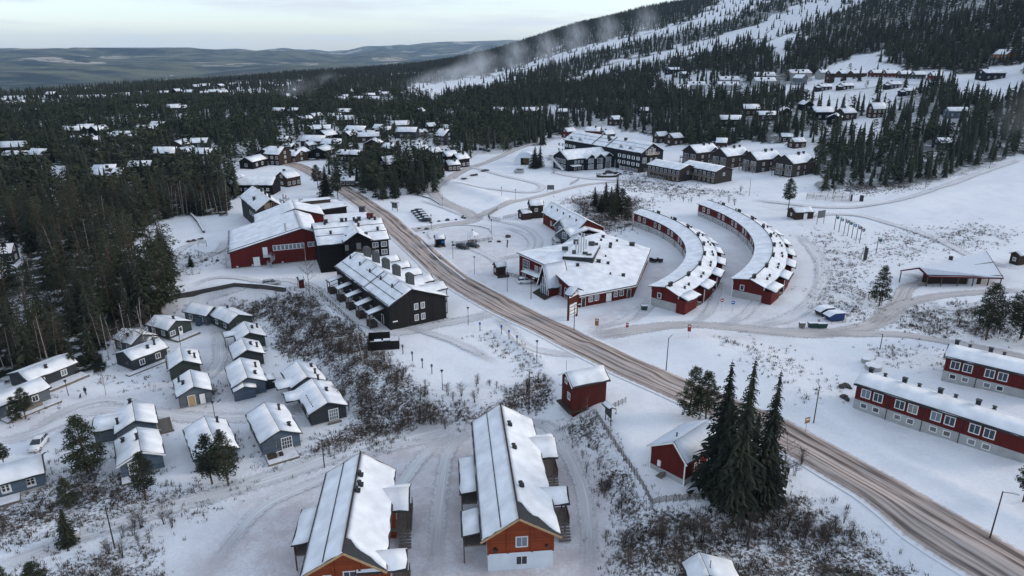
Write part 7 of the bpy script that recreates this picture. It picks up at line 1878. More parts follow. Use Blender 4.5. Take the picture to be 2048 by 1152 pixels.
# slope banners on tall posts
SF = [(440, 570, 480, 215, 'flag_green', 'green slope banner on a tall post, farthest of the row'), (545, 630, 590, 265, 'flag_blue', 'blue slope banner on a tall post, second in the row'), (660, 675, 710, 305, 'flag_dark', 'dark slope banner on a tall post, third in the row'), (745, 715, 790, 345, 'flag_green', 'green slope banner on a tall post, fourth in the row'),
      (840, 765, 880, 390, 'flag_blue', 'blue slope banner on a tall post, fifth in the row'), (940, 825, 995, 440, 'flag_dark', 'dark slope banner on a tall post, sixth in the row'), (1022, 880, 1080, 495, 'flag_dark', 'dark slope banner on a tall post, last of the close row'), (1400, 1130, 1460, 725, 'flag_green', 'green slope banner standing apart below the row')]
for x, y, tx, ty, m_, lb in SF:
    px, py, top = 1630 + x / 11.52, 410 + y / 11.52, 410 + ty / 11.52
    p = gnd(px, py); h = top_z(px, top, p); root = thing('slope_banner', lb, 'banner', p, R(-35), 'slope banners')
    MB().box(-.09, .09, -.09, .09, -.4, h).build('post', 'wood_dark', root)
    MB().bar((0, 0, h - .1), (1.0, 0, h - .55), .07, .09).build('bracket', 'wood_dark', root)
    b = MB(); b.add([(.12, .02, h - .55), (1.05, .02, h - .62), (1.0, .02, h - 1.25), (.62, .02, h - 1.6), (.2, .02, h - 1.3)] + [(.12, -.02, h - .55), (1.05, -.02, h - .62), (1.0, -.02, h - 1.25), (.62, -.02, h - 1.6), (.2, -.02, h - 1.3)], [(0, 1, 2, 3, 4), (9, 8, 7, 6, 5)] + [((i + 1) % 5, i, i + 5, (i + 1) % 5 + 5) for i in range(5)])
    sh_ = b.build('shield', m_, root)
    for s_ in (-.03, .03): MB().ball((.6, s_, h - 1.02), .17, .012, .17, 8, 4).build('emblem', 'white_paint' if m_ != 'flag_green' else 'flag_blue', sh_)
def sign_board(name, label, px, py, w, z0, h, m_, rz, posts=2, roofed=False, cat='sign', group=None):
    p = gnd(px, py); root = thing(name, label, cat, p, rz, group)
    for x in ((-w / 2 + .08, w / 2 - .08) if posts == 2 else (0,)): MB().box(x - .06, x + .06, -.06, .06, -.4, z0 + h).build('post', 'wood_dark', root)
    MB().box(-w / 2, w / 2, -.12, -.07, z0, z0 + h).build('panel', m_, root)
    if roofed:
        gable(root, (-w / 2 - .3, 0), (w / 2 + .3, 0), z0 + h + .55, .7, .7, z0 + h + .15, z0 + h + .15, None, snow_t=.08)
    return root
sign_board('slope_map_board', 'dark slope map board on two posts beside the timber hut', 1640, 448, 3.4, 2.2, 2.6, 'board_print', R(25))
sign_board('slope_post_board', 'narrow dark board on the heath near the lone banner, left of two', 1727, 522, .5, .2, 4.2, 'flag_dark', R(10)); sign_board('slope_post_board', 'narrow dark board on the heath near the lone banner, right of two', 1731, 521, .5, .2, 3.6, 'flag_dark', R(10))
sign_board('notice_board', 'black roofed notice board beside the storehouse fence', 1216, 845, 2.0, 1.3, 1.6, 'flag_dark', R(-70), roofed=True)
sign_board('square_board', 'dark notice board on the field before the hotel', 1101, 384, 3.0, 1.0, 2.0, 'board_print', 0)
sign_board('lot_board', 'dark information board by the parked car lot', 790, 421, 2.6, .9, 2.0, 'board_print', R(-30), roofed=True)
sign_board('circle_board', 'white board beside the turning circle of the red hall', 405, 492, 3.0, .8, 1.2, 'white_paint', R(-10))
for px, py, m_, w, h, lb in ((1193, 663, 'sign_orange', .8, 1.6, 'orange road sign between sign tower and side road'), (1253, 672, 'sign_red', .6, 1.0, 'red and orange road sign at the side road mouth'), (1442, 622, 'sign_red', .9, .9, 'round red road sign before the first crescent'), (1464, 626, 'sign_blue', .7, .8, 'blue road sign beside the second crescent'),
                             (1610, 868, 'sign_orange', 1.0, 1.0, 'yellow warning sign by the main road near the red row'), (1377, 676, 'sign_red', .7, 1.5, 'red wayfinding sign on the side road verge')):
    p = gnd(px, py); root = thing('road_sign', lb, 'road sign', p, R(_tr.uniform(-25, 25)), 'road signs')
    MB().tube((0, 0, -.3), (0, 0, 3.0), .05, n=6).build('post', 'galv', root)
    b = MB()
    if 'round' in lb:
        n = 12; ring_ = [(w / 2 * math.cos(2 * math.pi * i / n), w / 2 * math.sin(2 * math.pi * i / n) + 2.7) for i in range(n)]
        b.add([(x, -.08, z) for x, z in ring_] + [(x, -.05, z) for x, z in ring_], [tuple(range(n)), tuple(range(2 * n - 1, n - 1, -1))] + [((i + 1) % n, i, n + i, n + (i + 1) % n) for i in range(n)])
    else: b.box(-w / 2, w / 2, -.08, -.05, 3.0 - h, 3.05)
    s_ = b.build('panel', m_, root)
    MB().box(-w * .3, w * .3, -.09, -.082, 2.55, 2.8).build('symbol', 'white_paint', s_)
for i, (px, py) in enumerate(((806, 708), (825, 722), (845, 736), (864, 748), (1003, 668), (1018, 678), (1034, 689), (960, 662))):
    p = gnd(px, py); root = thing('parking_marker', 'short dark marker post with blue tag, ' + ('on the bank side of the parking field' if i < 4 else 'on the road side of the parking field'), 'marker post', p, 0, 'parking markers')
    MB().box(-.07, .07, -.07, .07, -.3, 2.0).build('post', 'wood_dark', root); MB().box(-.2, .2, -.10, -.07, 1.5, 2.1).build('tag', 'board_print' if i < 4 else 'sign_blue', root)
# the sign tower before the reception
pa, pb = gnd(1136, 641), gnd(1153, 632)
an = math.atan2(pb[1] - pa[1], pb[0] - pa[0]); Wp = float(np.linalg.norm((pb - pa)[:2]))
tw = thing('sign_tower', 'tall dark red gabled sign tower with white tenant boards by the road', 'sign', (*((pa + pb) / 2)[:2], 0), an)
Hp = top_z(1145, 577, (pa + pb) / 2)
for x in (-Wp / 2, Wp / 2): MB().box(x - .18, x + .18, -.18, .18, -.4, Hp - 1.0).build('post', 'red_brown', tw)
MB().box(-Wp / 2 + .1, Wp / 2 - .1, -.1, .1, Hp - 3.6, Hp - 1.2).build('upper_board', 'red_brown', tw)
b = MB(); b.add([(-Wp / 2, -.22, Hp - 1.9), (Wp / 2, -.22, Hp - 1.9), (Wp / 2, -.22, Hp - .9), (0, -.22, Hp - .1), (-Wp / 2, -.22, Hp - .9)] + [(-Wp / 2, -.16, Hp - 1.9), (Wp / 2, -.16, Hp - 1.9), (Wp / 2, -.16, Hp - .9), (0, -.16, Hp - .1), (-Wp / 2, -.16, Hp - .9)], [(0, 1, 2, 3, 4), (9, 8, 7, 6, 5)] + [((i + 1) % 5, i, i + 5, (i + 1) % 5 + 5) for i in range(5)])
gp_ = b.build('gable_panel', 'white_paint', tw)
b = MB(); b.add([(-.7, -.235, Hp - 1.6), (-.25, -.235, Hp - 1.0), (0, -.235, Hp - 1.3), (.3, -.235, Hp - .85), (.75, -.235, Hp - 1.55), (.1, -.235, Hp - 1.45)], [(0, 5, 2, 1), (2, 5, 4, 3)]); b.build('emblem', 'print_grey', gp_)
gable(tw, (0, -1.3), (0, 1.0), Hp + .35, Wp / 2 + .75, Wp / 2 + .75, Hp - .95, Hp - .95, None, snow='sheet_snow', snow_t=.05)
for i, (z0, z1) in enumerate(((Hp - 4.7, Hp - 3.75), (Hp - 5.6, Hp - 4.75), (Hp - 6.5, Hp - 5.65), (Hp - 7.5, Hp - 6.55), (Hp - 8.2, Hp - 7.55))):
    if z0 < .6: break
    o = MB().box(-Wp / 2 + .35, Wp / 2 - .35, -.16, -.06, z0, z1).build('tenant_board', 'white_paint', tw)
    b = MB(); rr = random.Random(i); w_ = Wp - 1.0; x = -w_ / 2
    while x < w_ / 2 - .1:
        l_ = rr.uniform(.08, .2); b.box(x, min(x + l_, w_ / 2), -.175, -.161, z0 + .3, z0 + .3 + rr.uniform(.18, .34)); x += l_ + .06
    b.build('lettering', 'print_grey', o)
MB().box(-Wp / 2 + .2, Wp / 2 - .2, -.08, .08, .9, 1.1).build('cross_beam', 'red_brown', tw)

# ------------------------------------------------------------------ vehicles
def loft(sections):
    """sections: (x, half width, z low, z high, shoulder inset)"""
    b = MB(); k = 6
    for x, w, z0, z1, s in sections: b.v += [(x, -w, z0), (x, -w, (z0 + z1) * .5), (x, -w + s, z1), (x, w - s, z1), (x, w, (z0 + z1) * .5), (x, w, z0)]
    for i in range(len(sections) - 1):
        for j in range(k): b.f.append((i * k + j, i * k + (j + 1) % k, (i + 1) * k + (j + 1) % k, (i + 1) * k + j)[::-1])
    b.f.append(tuple(range(k))); b.f.append(tuple(reversed([(len(sections) - 1) * k + j for j in range(k)])))
    return b
_car = {}
def car(name, label, px, py, rz, paint='car_white', snow=False, van=False, group=None, cat='car'):
    p = gnd(px, py); root = thing(name, label, cat, p, rz, group)
    key = (paint, snow, van)
    if key not in _car:
        P = []
        if van:
            body = loft([(-2.6, .85, .45, 2.2, .15), (-2.5, .98, .38, 2.35, .2), (1.2, .98, .38, 2.35, .2), (2.0, .96, .38, 1.5, .15), (2.55, .85, .42, 1.0, .1)])
            P.append(('body', body.mesh('body', paint, True), None)); P.append(('windscreen', MB().add([(1.3, -.82, 2.2), (1.3, .82, 2.2), (2.04, .86, 1.5), (2.04, -.86, 1.5)], [(0, 1, 2, 3)]).mesh('windscreen', 'glass'), None))
            P.append(('side_window', MB().box(-2.0, .9, -.995, .995, 1.45, 2.0).mesh('side_window', 'glass'), None)); top = 2.36; ext = (-2.3, 1.1)
        else:
            body = loft([(-2.25, .72, .42, .92, .08), (-2.15, .86, .30, 1.02, .10), (-1.2, .92, .26, 1.08, .08), (.6, .92, .26, 1.02, .08), (1.7, .90, .28, .92, .12), (2.2, .78, .36, .74, .10), (2.28, .6, .42, .62, .08)])
            P.append(('body', body.mesh('body', paint, True), None))
            cab = loft([(-2.05, .78, 1.0, 1.05, .05), (-1.65, .80, 1.0, 1.48, .16), (-.2, .82, 1.0, 1.55, .18), (.25, .82, 1.0, 1.50, .18), (1.05, .80, .98, 1.02, .05)])
            P.append(('cabin', cab.mesh('cabin', 'glass', True), None))
            P.append(('roof_panel', loft([(-1.6, .62, 1.47, 1.50, .05), (-.7, .66, 1.55, 1.58, .06), (.2, .64, 1.50, 1.53, .05)]).mesh('roof_panel', paint, True), None))
            P.append(('pillars', MB().bar((.25, .70, 1.5), (1.0, .80, 1.0), .06, .06).bar((.25, -.70, 1.5), (1.0, -.80, 1.0), .06, .06).bar((-.4, .74, 1.52), (-.4, .84, 1.0), .08, .06).bar((-.4, -.74, 1.52), (-.4, -.84, 1.0), .08, .06).mesh('pillars', paint), None))
            top = 1.57; ext = (-1.55, .15)
        wl_ = MB().tube((0, -.11, 0), (0, .11, 0), .33, n=12).mesh('wheel', 'rubber'); rim = MB().tube((0, -.12, 0), (0, .12, 0), .19, n=8).mesh('rim', 'galv')
        hl = MB().box(-.04, .04, -.14, .14, -.07, .07)
        _car[key] = (P, wl_, rim, hl.mesh('headlight', 'glass_pale'), hl.mesh('tail_light', 'sign_red'), top, ext)
    P, wm, rm, hm_, tm, top, ext = _car[key]
    for nm, me, _ in P: link(nm, me, root)
    for x in (-1.35, 1.38):
        for y in (-.82, .82): w = link('wheel', wm, root, (x, y, .33)); link('rim', rm, w)
    for y in (-.62, .62): link('headlight', hm_, root, (2.16 if not van else 2.5, y, .70 if not van else .8)); link('tail_light', tm, root, (-2.2 if not van else -2.58, y, .82))
    if snow:
        sn = MB(); sn.box(ext[0], ext[1], -.62, .62, top, top + .10); sn.build('snow', 'roof_snow', root); MB().box(1.0, 2.05, -.7, .7, .98, 1.04).build('snow', 'roof_snow', root)
    return root
car('parked_car', 'white estate car parked beside the reception entrance', 1051, 566, R(12), 'car_white')
car('parked_car', 'white hatchback parked beside the bright blue cottage', 78, 893, R(-80), 'car_white')
car('parked_car', 'silver car parked beside the retaining wall corner', 543, 570, R(25), 'car_silver')
for i in range(5): car('parked_car', ['snow covered dark car in the lot, farthest of five', 'snow covered dark car in the lot, second of five', 'snow covered dark car in the lot, middle of five', 'snow covered dark car in the lot, fourth of five', 'snow covered dark car in the lot, nearest the junction'][i], 834 + i * 4.0, 424.5 + i * 4.6, R(168), 'car_dark', True, group='snow covered cars in the lot')
car('parked_car', 'dark off-road car on the square, left of two', 925, 497, R(-40), 'car_dark', van=False); car('parked_car', 'dark off-road car on the square, right of two', 946, 494, R(-40), 'car_dark')
car('parked_car', 'silver car before the hotel arcade, left of two', 1250, 347, R(75), 'car_silver'); car('parked_car', 'silver car before the hotel arcade, right of two', 1262, 348.5, R(75), 'car_silver')
car('parked_car', 'dark car beside the wooden boat before the hotel', 1219, 347, R(10), 'car_dark'); car('parked_car', 'dark car at the end of the wooden boat', 1234, 350, R(10), 'car_dark')
for i in range(6): car('parked_car', 'snow covered car parked above the side road below the trees', 931 + i * 8 + (6 if i > 2 else 0), 295 + i * 1.6, R(100), 'car_dark', True, group='snow covered cars above the side road')
car('camper_van', 'white camper van parked alone on the field before the arched tent', 1038, 346, R(176), 'car_silver', van=True, cat='van')
car('delivery_van', 'brown box van parked between shops and reception', 1113, 492, R(-78), 'car_silver', van=True, cat='van')
for i, (px, py) in enumerate(((928, 359), (945, 352), (952, 351), (966, 343), (973, 342))):
    p = gnd(px, py); root = thing('snow_trailer', 'low dark trailer left on the snowy field', 'trailer', p, R(20 + 30 * i), 'trailers on the snowy field')
    MB().box(-1.3, 1.3, -.7, .7, .35, .75).build('bed', 'metal_dark', root); MB().bar((1.3, 0, .45), (2.2, 0, .4), .08, .08).build('drawbar', 'metal_dark', root)
    for y in (-.75, .75): MB().tube((0, y - .08, .3), (0, y + .08, .3), .3, n=10).build('wheel', 'rubber', root)

# ------------------------------------------------------------------ fences and walls
def fence(name, label, pxs, h=1.1, post=2.2, rails=(.45, .95), m_='wood_grey', pr=.07, pole=False, step=None, cat='fence', lean=0.0):
    pts = [gnd(*p) for p in pxs]; o = pts[0]; root = thing(name, label, cat, o, 0)
    pm = MB().tube((0, 0, -.3), (lean, 0, h), pr, pr * .8, n=5).mesh('post', m_)
    k = 0
    for a, b in zip(pts[:-1], pts[1:]):
        L = np.linalg.norm(b - a); n = max(1, round(L / post))
        for i in range(n + (1 if b is pts[-1] else 0)):
            c = a + (b - a) * i / n; c[2] = zg(c[0], c[1])
            link('post', pm, root, tuple(c - o), _tr.uniform(0, 6.28) if lean else 0); k += 1
        for i in range(n):
            c0, c1 = a + (b - a) * i / n, a + (b - a) * (i + 1) / n; c0[2], c1[2] = zg(c0[0], c0[1]), zg(c1[0], c1[1])
            rb = MB()
            for z in rails: rb.bar(tuple(c0 - o + (0, 0, z)), tuple(c1 - o + (0, 0, z + (.25 if pole else 0))), .06, .10 if not pole else .06)
            rb.build('rail', m_, root)
    return root
fence('roundpole_fence', 'grey roundpole fence down the bank from the storehouse to the corner', [(1192, 832), (1222, 880), (1258, 935), (1303, 1012)], 1.35, 1.1, (.2, .4, .6, .8, 1.0), 'wood_grey', .05, True, lean=.12)
fence('roundpole_fence', 'grey roundpole fence in front of the red house', [(1303, 1012), (1360, 1004), (1420, 998), (1470, 1000)], 1.35, 1.1, (.2, .4, .6, .8, 1.0), 'wood_grey', .05, True, lean=.12)
fence('roundpole_fence', 'short roundpole fence right of the red storehouse', [(1222, 820), (1252, 806)], 1.2, 1.0, (.3, .6, .9), 'wood_grey', .05, True, lean=.1)
fence('post_fence', 'dark post and rail fence along the top of the heath bank', [(612, 573), (640, 590), (672, 618), (700, 645), (724, 668), (740, 690)], 1.1, 2.0, (.5, 1.0), 'wood_dark')
fence('plank_fence', 'weathered plank fence beside the round pine', [(1686, 580), (1720, 592), (1752, 605), (1762, 612)], 1.7, 2.2, (.4, .8, 1.2, 1.6), 'wood_grey', .09)
fence('lift_corral', 'grey rail corral at the lift station', [(1613, 396), (1655, 394), (1698, 399), (1700, 404), (1650, 402), (1613, 399)], 2.2, 3.2, (.5, 1.0, 1.5, 2.0), 'wood_grey', .08)
fence('curved_fence', 'dark picket fence curving round the road fork above the square', [(995, 421), (985, 427), (976, 434), (980, 440), (1000, 443)], 1.3, .9, (.3, .8, 1.2), 'wood_grey')
fence('shop_fence', 'low dark fence left of the shop shed', [(1007, 438), (1020, 435), (1040, 431)], 1.1, 1.0, (.3, .7, 1.05), 'wood_grey')
fence('hotel_fence', 'short dark fence on the field before the hotel', [(1140, 371), (1150, 366), (1158, 361)], 1.2, 1.6, (.5, 1.1), 'wood_dark')
fence('terrace_fence', 'white boarded fence before the first terrace lodge', [(1278, 352), (1300, 355), (1326, 359)], 1.2, 2.0, (.3, .6, .9, 1.15), 'concrete')
fence('square_rail', 'thin rail on the road side of the snack kiosk', [(853, 497), (871, 495)], 1.0, 2, (.5, .95), 'metal_dark', .04)
fence('kiosk_rail', 'dark rail between the jeeps and the roundabout', [(912, 490), (936, 487), (960, 484), (985, 480)], 1.0, 1.6, (.3, .6, .95), 'metal_dark', .04)
fence('entry_rail', 'dark wire rail between timber kiosk and reception', [(1015, 552), (1030, 556), (1045, 560)], 1.1, 1.6, (.4, .75, 1.05), 'metal_dark', .04)
fence('yard_rail', 'thin rail around the red hall turning circle', [(390, 505), (410, 512), (440, 510), (455, 505)], 1.0, 2, (.5, .9), 'metal_dark', .04)
def wall_line(name, label, pxs, h, t, m_, cat='wall', snow=True, drop=1.0):
    pts = [gnd(*p) for p in pxs]; o = pts[0]; root = thing(name, label, cat, o)
    for a, b in zip(pts[:-1], pts[1:]):
        d = (b - a)[:2]; n = np.array([-d[1], d[0]]) / np.linalg.norm(d) * t / 2
        q = [a[:2] - n, b[:2] - n, b[:2] + n, a[:2] + n]; q = [tuple(x - o[:2]) for x in q]
        ar = sum(q[i][0] * q[(i + 1) % 4][1] - q[(i + 1) % 4][0] * q[i][1] for i in range(4))
        za, zb = a[2] - o[2], b[2] - o[2]; hs = [za + h, zb + h, zb + h, za + h]
        if ar < 0: q, hs = q[::-1], hs[::-1]
        s_ = MB().prism(q, min(za, zb) - drop, hs).build('wall_section', m_, root)
        if snow: MB().prism(q, [z + .003 for z in hs], [z + .07 for z in hs]).build('snow', 'deck_snow', s_)
    return root
wall_line('retaining_wall', 'long dark retaining wall above the heath bank by the red hall', [(305, 588), (340, 581), (400, 575), (470, 573), (530, 577), (572, 583)], 1.1, .5, 'rock_dark', drop=4.0)
wall_line('roundabout_wall', 'low curved dark kerb wall round the snowy circle on the square', [(862, 478), (857, 470), (862, 462), (880, 455), (905, 452), (935, 451), (960, 453), (980, 459), (985, 468), (978, 478)], .22, .3, 'concrete')
wall_line('slope_bed', 'long low planter wall on the snowy field beside the ramp', [(382, 430), (396, 445), (408, 466)], .8, .6, 'rock_dark')
wall_line('lot_kerb', 'low dark kerb wall along the upper edge of the car lot', [(835, 390), (862, 398), (884, 412)], .4, .3, 'rock_dark')
wall_line('ditch_edge', 'dark ditch edge along the verge left of the square', [(825, 465), (845, 487), (862, 505), (880, 522), (905, 540), (930, 560)], .15, .4, 'rock_dark', 'ditch')
# plank enclosure with bins
en = gnd(768, 692); er = thing('bin_enclosure', 'dark plank bin enclosure at the corner of the parking field', 'enclosure', en, R(8))
for i, (x0, x1, y0, y1) in enumerate(((-3.2, 3.2, -2.1, -2.0), (-3.2, -3.1, -2.0, 3.0), (-3.1, 1.2, 2.9, 3.0), (3.1, 3.2, -2.0, .2))):
    MB().box(x0, x1, y0, y1, -.4, 1.9).build('board_wall', 'lodge_dark', er)
for x, y in ((-1.2, .2), (.6, .4)): o = MB().box(x - .7, x + .7, y - .5, y + .5, .1, 1.2).build('bin', 'bin_green', er); MB().box(x - .72, x + .72, y - .52, y + .52, 1.2, 1.3).build('snow', 'deck_snow', o)
# recycling containers and wheeled bins
def container(label, px, py, rz, m_):
    p = gnd(px, py); root = thing('skip_container', label, 'container', p, rz, 'skips beside the side road')
    b = MB(); prof = [(-1.9, 1.35), (-1.2, .25), (2.0, .25), (2.1, 1.9), (-.6, 2.0)]
    b.add([(x, -1.1, z) for x, z in prof] + [(x, 1.1, z) for x, z in prof], [tuple(range(5)), tuple(range(9, 4, -1))] + [((i + 1) % 5, i, i + 5, (i + 1) % 5 + 5) for i in range(5)]); b.build('hull', m_, root)
    s_ = MB(); s_.slab([(-2.1, -1.15, 1.42), (-.6, -1.15, 2.06), (-.6, 1.15, 2.06), (-2.1, 1.15, 1.42)][::-1], .08); s_.slab([(-.6, -1.15, 2.06), (2.15, -1.15, 1.97), (2.15, 1.15, 1.97), (-.6, 1.15, 2.06)][::-1], .08); s_.build('snow', 'roof_snow', root)
    for y in (-.9, .9): MB().bar((-1.1, y, .12), (1.9, y, .12), .15, .2).build('skid', 'metal_dark', root)
container('black waste skip with snowy lid, behind the blue skip', 1646, 630, R(20), 'car_dark'); container('blue waste skip with snowy lid beside the side road', 1666, 640, R(15), 'bin_blue')
def wheelie(label, px, py, w=1.0, m_='bin_green', group=None, rz=0):
    p = gnd(px, py); root = thing('waste_bin', label, 'bin', p, rz, group)
    b = MB(); b.add([(-w * .42, -.36, .2), (w * .42, -.36, .2), (w * .42, .36, .2), (-w * .42, .36, .2), (-w * .5, -.45, 1.15), (w * .5, -.45, 1.15), (w * .5, .45, 1.15), (-w * .5, .45, 1.15)], [(3, 2, 1, 0), (4, 5, 6, 7), (0, 1, 5, 4), (1, 2, 6, 5), (2, 3, 7, 6), (3, 0, 4, 7)]); b.build('hull', m_, root)
    MB().box(-w * .52, w * .52, -.48, .48, 1.15, 1.25).build('lid', 'metal_dark', root); MB().box(-w * .48, w * .48, -.44, .44, 1.253, 1.33).build('snow', 'deck_snow', root)
    for x in (-w * .38, w * .38): MB().tube((x, .3, .12), (x + .06, .3, .12), .12, n=8).build('wheel', 'rubber', root)
wheelie('green waste bin before the skips, left of the close pair', 1625, 656, 2.2); wheelie('green waste bin before the skips, right of the close pair', 1643, 657, 2.2); wheelie('small grey bin left of the green bins', 1603, 656, 1.2, 'wood_grey')
wheelie('dark square bin at the corner of the first crescent', 1288, 621, 1.5, 'bin_green'); 
for i, px in enumerate((1302, 1309, 1316, 1321)): wheelie('black bin in the row behind the reception corner', px, 523 + (i % 2) * 2, 1.2, 'car_dark', 'bins behind the reception')
# gazebo, stones, small props of the square
p = gnd(945, 484); gz = thing('gazebo', 'small white posted gazebo with snowy roof beside the roundabout', 'gazebo', p)
for a in range(6): MB().box(-.07, .07, -.07, .07, -.2, 2.6).build('post', 'white_paint', gz, loc=(1.5 * math.cos(a * 1.047), 1.5 * math.sin(a * 1.047), 0))
b = MB(); b.tube((0, 0, 2.55), (0, 0, 3.7), 2.1, .15, n=6); b.build('roof', 'roof_snow', gz); MB().tube((0, 0, 3.7), (0, 0, 4.2), .22, .12, n=6).build('lantern', 'metal_dark', gz); MB().tube((0, 0, 0), (0, 0, .5), 1.5, n=6).build('floor', 'wood_grey', gz)
def stone_mesh(seed):
    q = random.Random(seed); b = MB(); b.ball((0, 0, 0), 1, 1, 1, 8, 5); b.v = [(x * q.uniform(.75, 1.2), y * q.uniform(.75, 1.2), z * q.uniform(.6, 1.0)) for x, y, z in b.v]; return b.mesh('boulder', 'rock_dark')
SM = [stone_mesh(i) for i in range(4)]
for i, (px, py, s, lb) in enumerate([(x, y, s, 'dark boulder along the roundabout approach') for x, y, s in ((878, 443, .5), (895, 441, .8), (912, 440, .5), (925, 436, .5), (930, 437, .6), (926, 433, .5), (838, 458, .5), (853, 459, .7), (848, 466, .4), (862, 446, .5))] +
                              [(x, y, s, 'dark boulder before the snack kiosk and jeeps') for x, y, s in ((872, 494, .5), (880, 494, .6), (888, 493, .5), (907, 491, .5), (1016, 474, .9), (998, 484, .6), (980, 484, .5))] +
                              [(x, y, s, 'dark rock in the pile beside the red row') for x, y, s in ((1683, 775, .6), (1691, 773, .7), (1687, 795, .6), (1694, 800, .5), (1699, 777, .4))] + [(x, y, s, 'dark rock at the turning circle of the red hall') for x, y, s in ((378, 484, .7), (388, 482, .7), (398, 480, .6), (404, 478, .5), (412, 521, .5), (435, 522, .5))]):
    p = gnd(px, py); o = link('boulder', SM[i % 4], None, (p[0], p[1], p[2] + s * .25), i); o.scale = (s * 1.3, s, s * .8); tag(o, lb, 'rock', lb.replace('dark boulder', 'boulders').replace('dark rock', 'rocks'))
for px, py, r_, lb in ((1746, 737, 1.5, 'round concrete well cover behind the red row ridge'), (1731, 724, .8, 'small concrete manhole cap near the well cover'), (548 * 1.0 + 600 - 600 + 147 - 548, 1073, .9, 'small snowy table disc under the young spruce')):
    if px < 600: px = 147
    p = gnd(px, py); o = MB().tube((0, 0, -.3), (0, 0, .7), r_, n=16).build('well_cover', 'concrete'); o.location = p; tag(o, lb, 'cover'); s_ = MB().tube((0, 0, .702), (0, 0, .78), r_ * .95, n=16).build('snow', 'deck_snow', o)
# small red shed, tent, boat
rsd, grs = house('red_shed', 'tiny red brick shed beside the bare birch and lodge fence', 'shed', (594, 553), (606, 551), 3.0, 2.3, (597, 558), None, wall='falu_red', wl=1.3, wr=1.3, og=.2, oe=.2)
gdoor(rsd, grs, 'F', 0, 0)
p = gnd(1050, 330); tn = thing('arched_tent', 'white arched storage tent with dark opening beside two spruces', 'tent', p, R(-8)); b = MB(); n = 12; Rt, Ht, Lt = 5.6, 6.6, 11
for y in (0, Lt): b.v += [(Rt * math.cos(math.pi * i / n), y, Ht * math.sin(math.pi * i / n) ** .8) for i in range(n + 1)]
b.f = [(i, i + 1, n + 2 + i, n + 1 + i) for i in range(n)] + [tuple(range(2 * n + 1, n, -1))]; b.build('shell', 'tent_white', tn, smooth=True)
f_ = MB(); f_.add([(Rt * math.cos(math.pi * i / n), .05, Ht * math.sin(math.pi * i / n) ** .8) for i in range(n + 1)] + [(-2.3, .05, 0), (-2.3, .05, 3.6), (2.3, .05, 3.6), (2.3, .05, 0)], [(0, 16, 15, 6, 5, 4, 3, 2, 1), (12, 11, 10, 9, 8, 7, 6, 15, 14, 13)]); f_.build('front_cloth', 'tent_white', tn)
MB().box(-2.3, 2.3, .3, 6, 0, .02).build('floor', 'wood_dark', tn); MB().box(-1.8, 1.8, 5, 5.3, 0, 3.0).build('stored_crate', 'wood_pale', tn)
p = gnd(1216, 354); bt = thing('wooden_boat', 'decorative wooden boat with white striped hull before the hotel', 'boat', p, R(4))
b = MB(); xs = [-5.5, -4.5, -2, 1, 3.5, 5.2]; ws = [.7, 1.3, 1.6, 1.6, 1.3, .15]; zs = [1.9, 1.5, 1.3, 1.3, 1.5, 2.1]
for x, w, z in zip(xs, ws, zs): b.v += [(x, -w, z), (x, -w * .6, .2), (x, w * .6, .2), (x, w, z)]
for i in range(5):
    for j in range(3): b.f.append((i * 4 + j, i * 4 + j + 1, i * 4 + j + 5, i * 4 + j + 4))
b.f += [(0, 1, 2, 3), (20, 23, 22, 21)]; b.build('hull', 'wood_dark', bt)
for i in range(5):
    for sg in (-1, 1): MB().bar((xs[i], sg * (ws[i] + .02), zs[i] - .25), (xs[i + 1], sg * (ws[i + 1] + .02), zs[i + 1] - .25), .06, .35).build('strake', 'white_paint', bt)
MB().box(-3.5, 2.8, -1.2, 1.2, 1.15, 1.3).build('deck', 'deck_snow', bt); MB().box(-2.5, -1, -.8, .8, 1.3, 2.0).build('cabin', 'wood_dark', bt)
# ------------------------------------------------------------------ ski lift up the run
for i, (px, py, h) in enumerate(((1100, 150, 9), (1180, 122, 9), (1290, 92, 9), (1410, 62, 9), (1525, 30, 9), (1560, 55, 9), (1600, 20, 9), (1665, 115, 10), (1630, 6, 9))):
    p = gnd(px, py); root = thing('lift_pylon', 'slim lift pylon standing on the ski run', 'pylon', p, R(40), 'lift pylons on the ski run')
    MB().tube((0, 0, -.5), (0, 0, h), .25, .18, n=6).build('mast', 'metal_dark', root); MB().bar((-2.2, 0, h), (2.2, 0, h), .25, .3).build('cross_arm', 'metal_dark', root)
    for x in (-2, 2): MB().tube((x, -.6, h - .3), (x, .6, h - .3), .22, n=6).build('sheave', 'metal_dark', root)
lp = gnd(1702, 402); ls = thing('lift_station', 'dark lift return station beside the corral', 'lift station', lp, R(-15))
MB().box(-.3, .3, -.3, .3, -.5, 3.8).build('mast', 'metal_dark', ls); MB().tube((-1.6, 0, 3.9), (-1.6, 0, 4.1), 1.5, n=14).build('bull_wheel', 'metal_dark', ls); MB().box(-.8, .8, -.6, .6, 2.6, 3.8).build('drive_housing', 'galv', ls); MB().box(3, 4.2, -.6, .6, 0, 2.4).build('control_booth', 'cottage_slate', ls); MB().bar((-1.6, 0, 4.0), (.3, 0, 3.7), .3, .3).build('boom', 'metal_dark', ls)
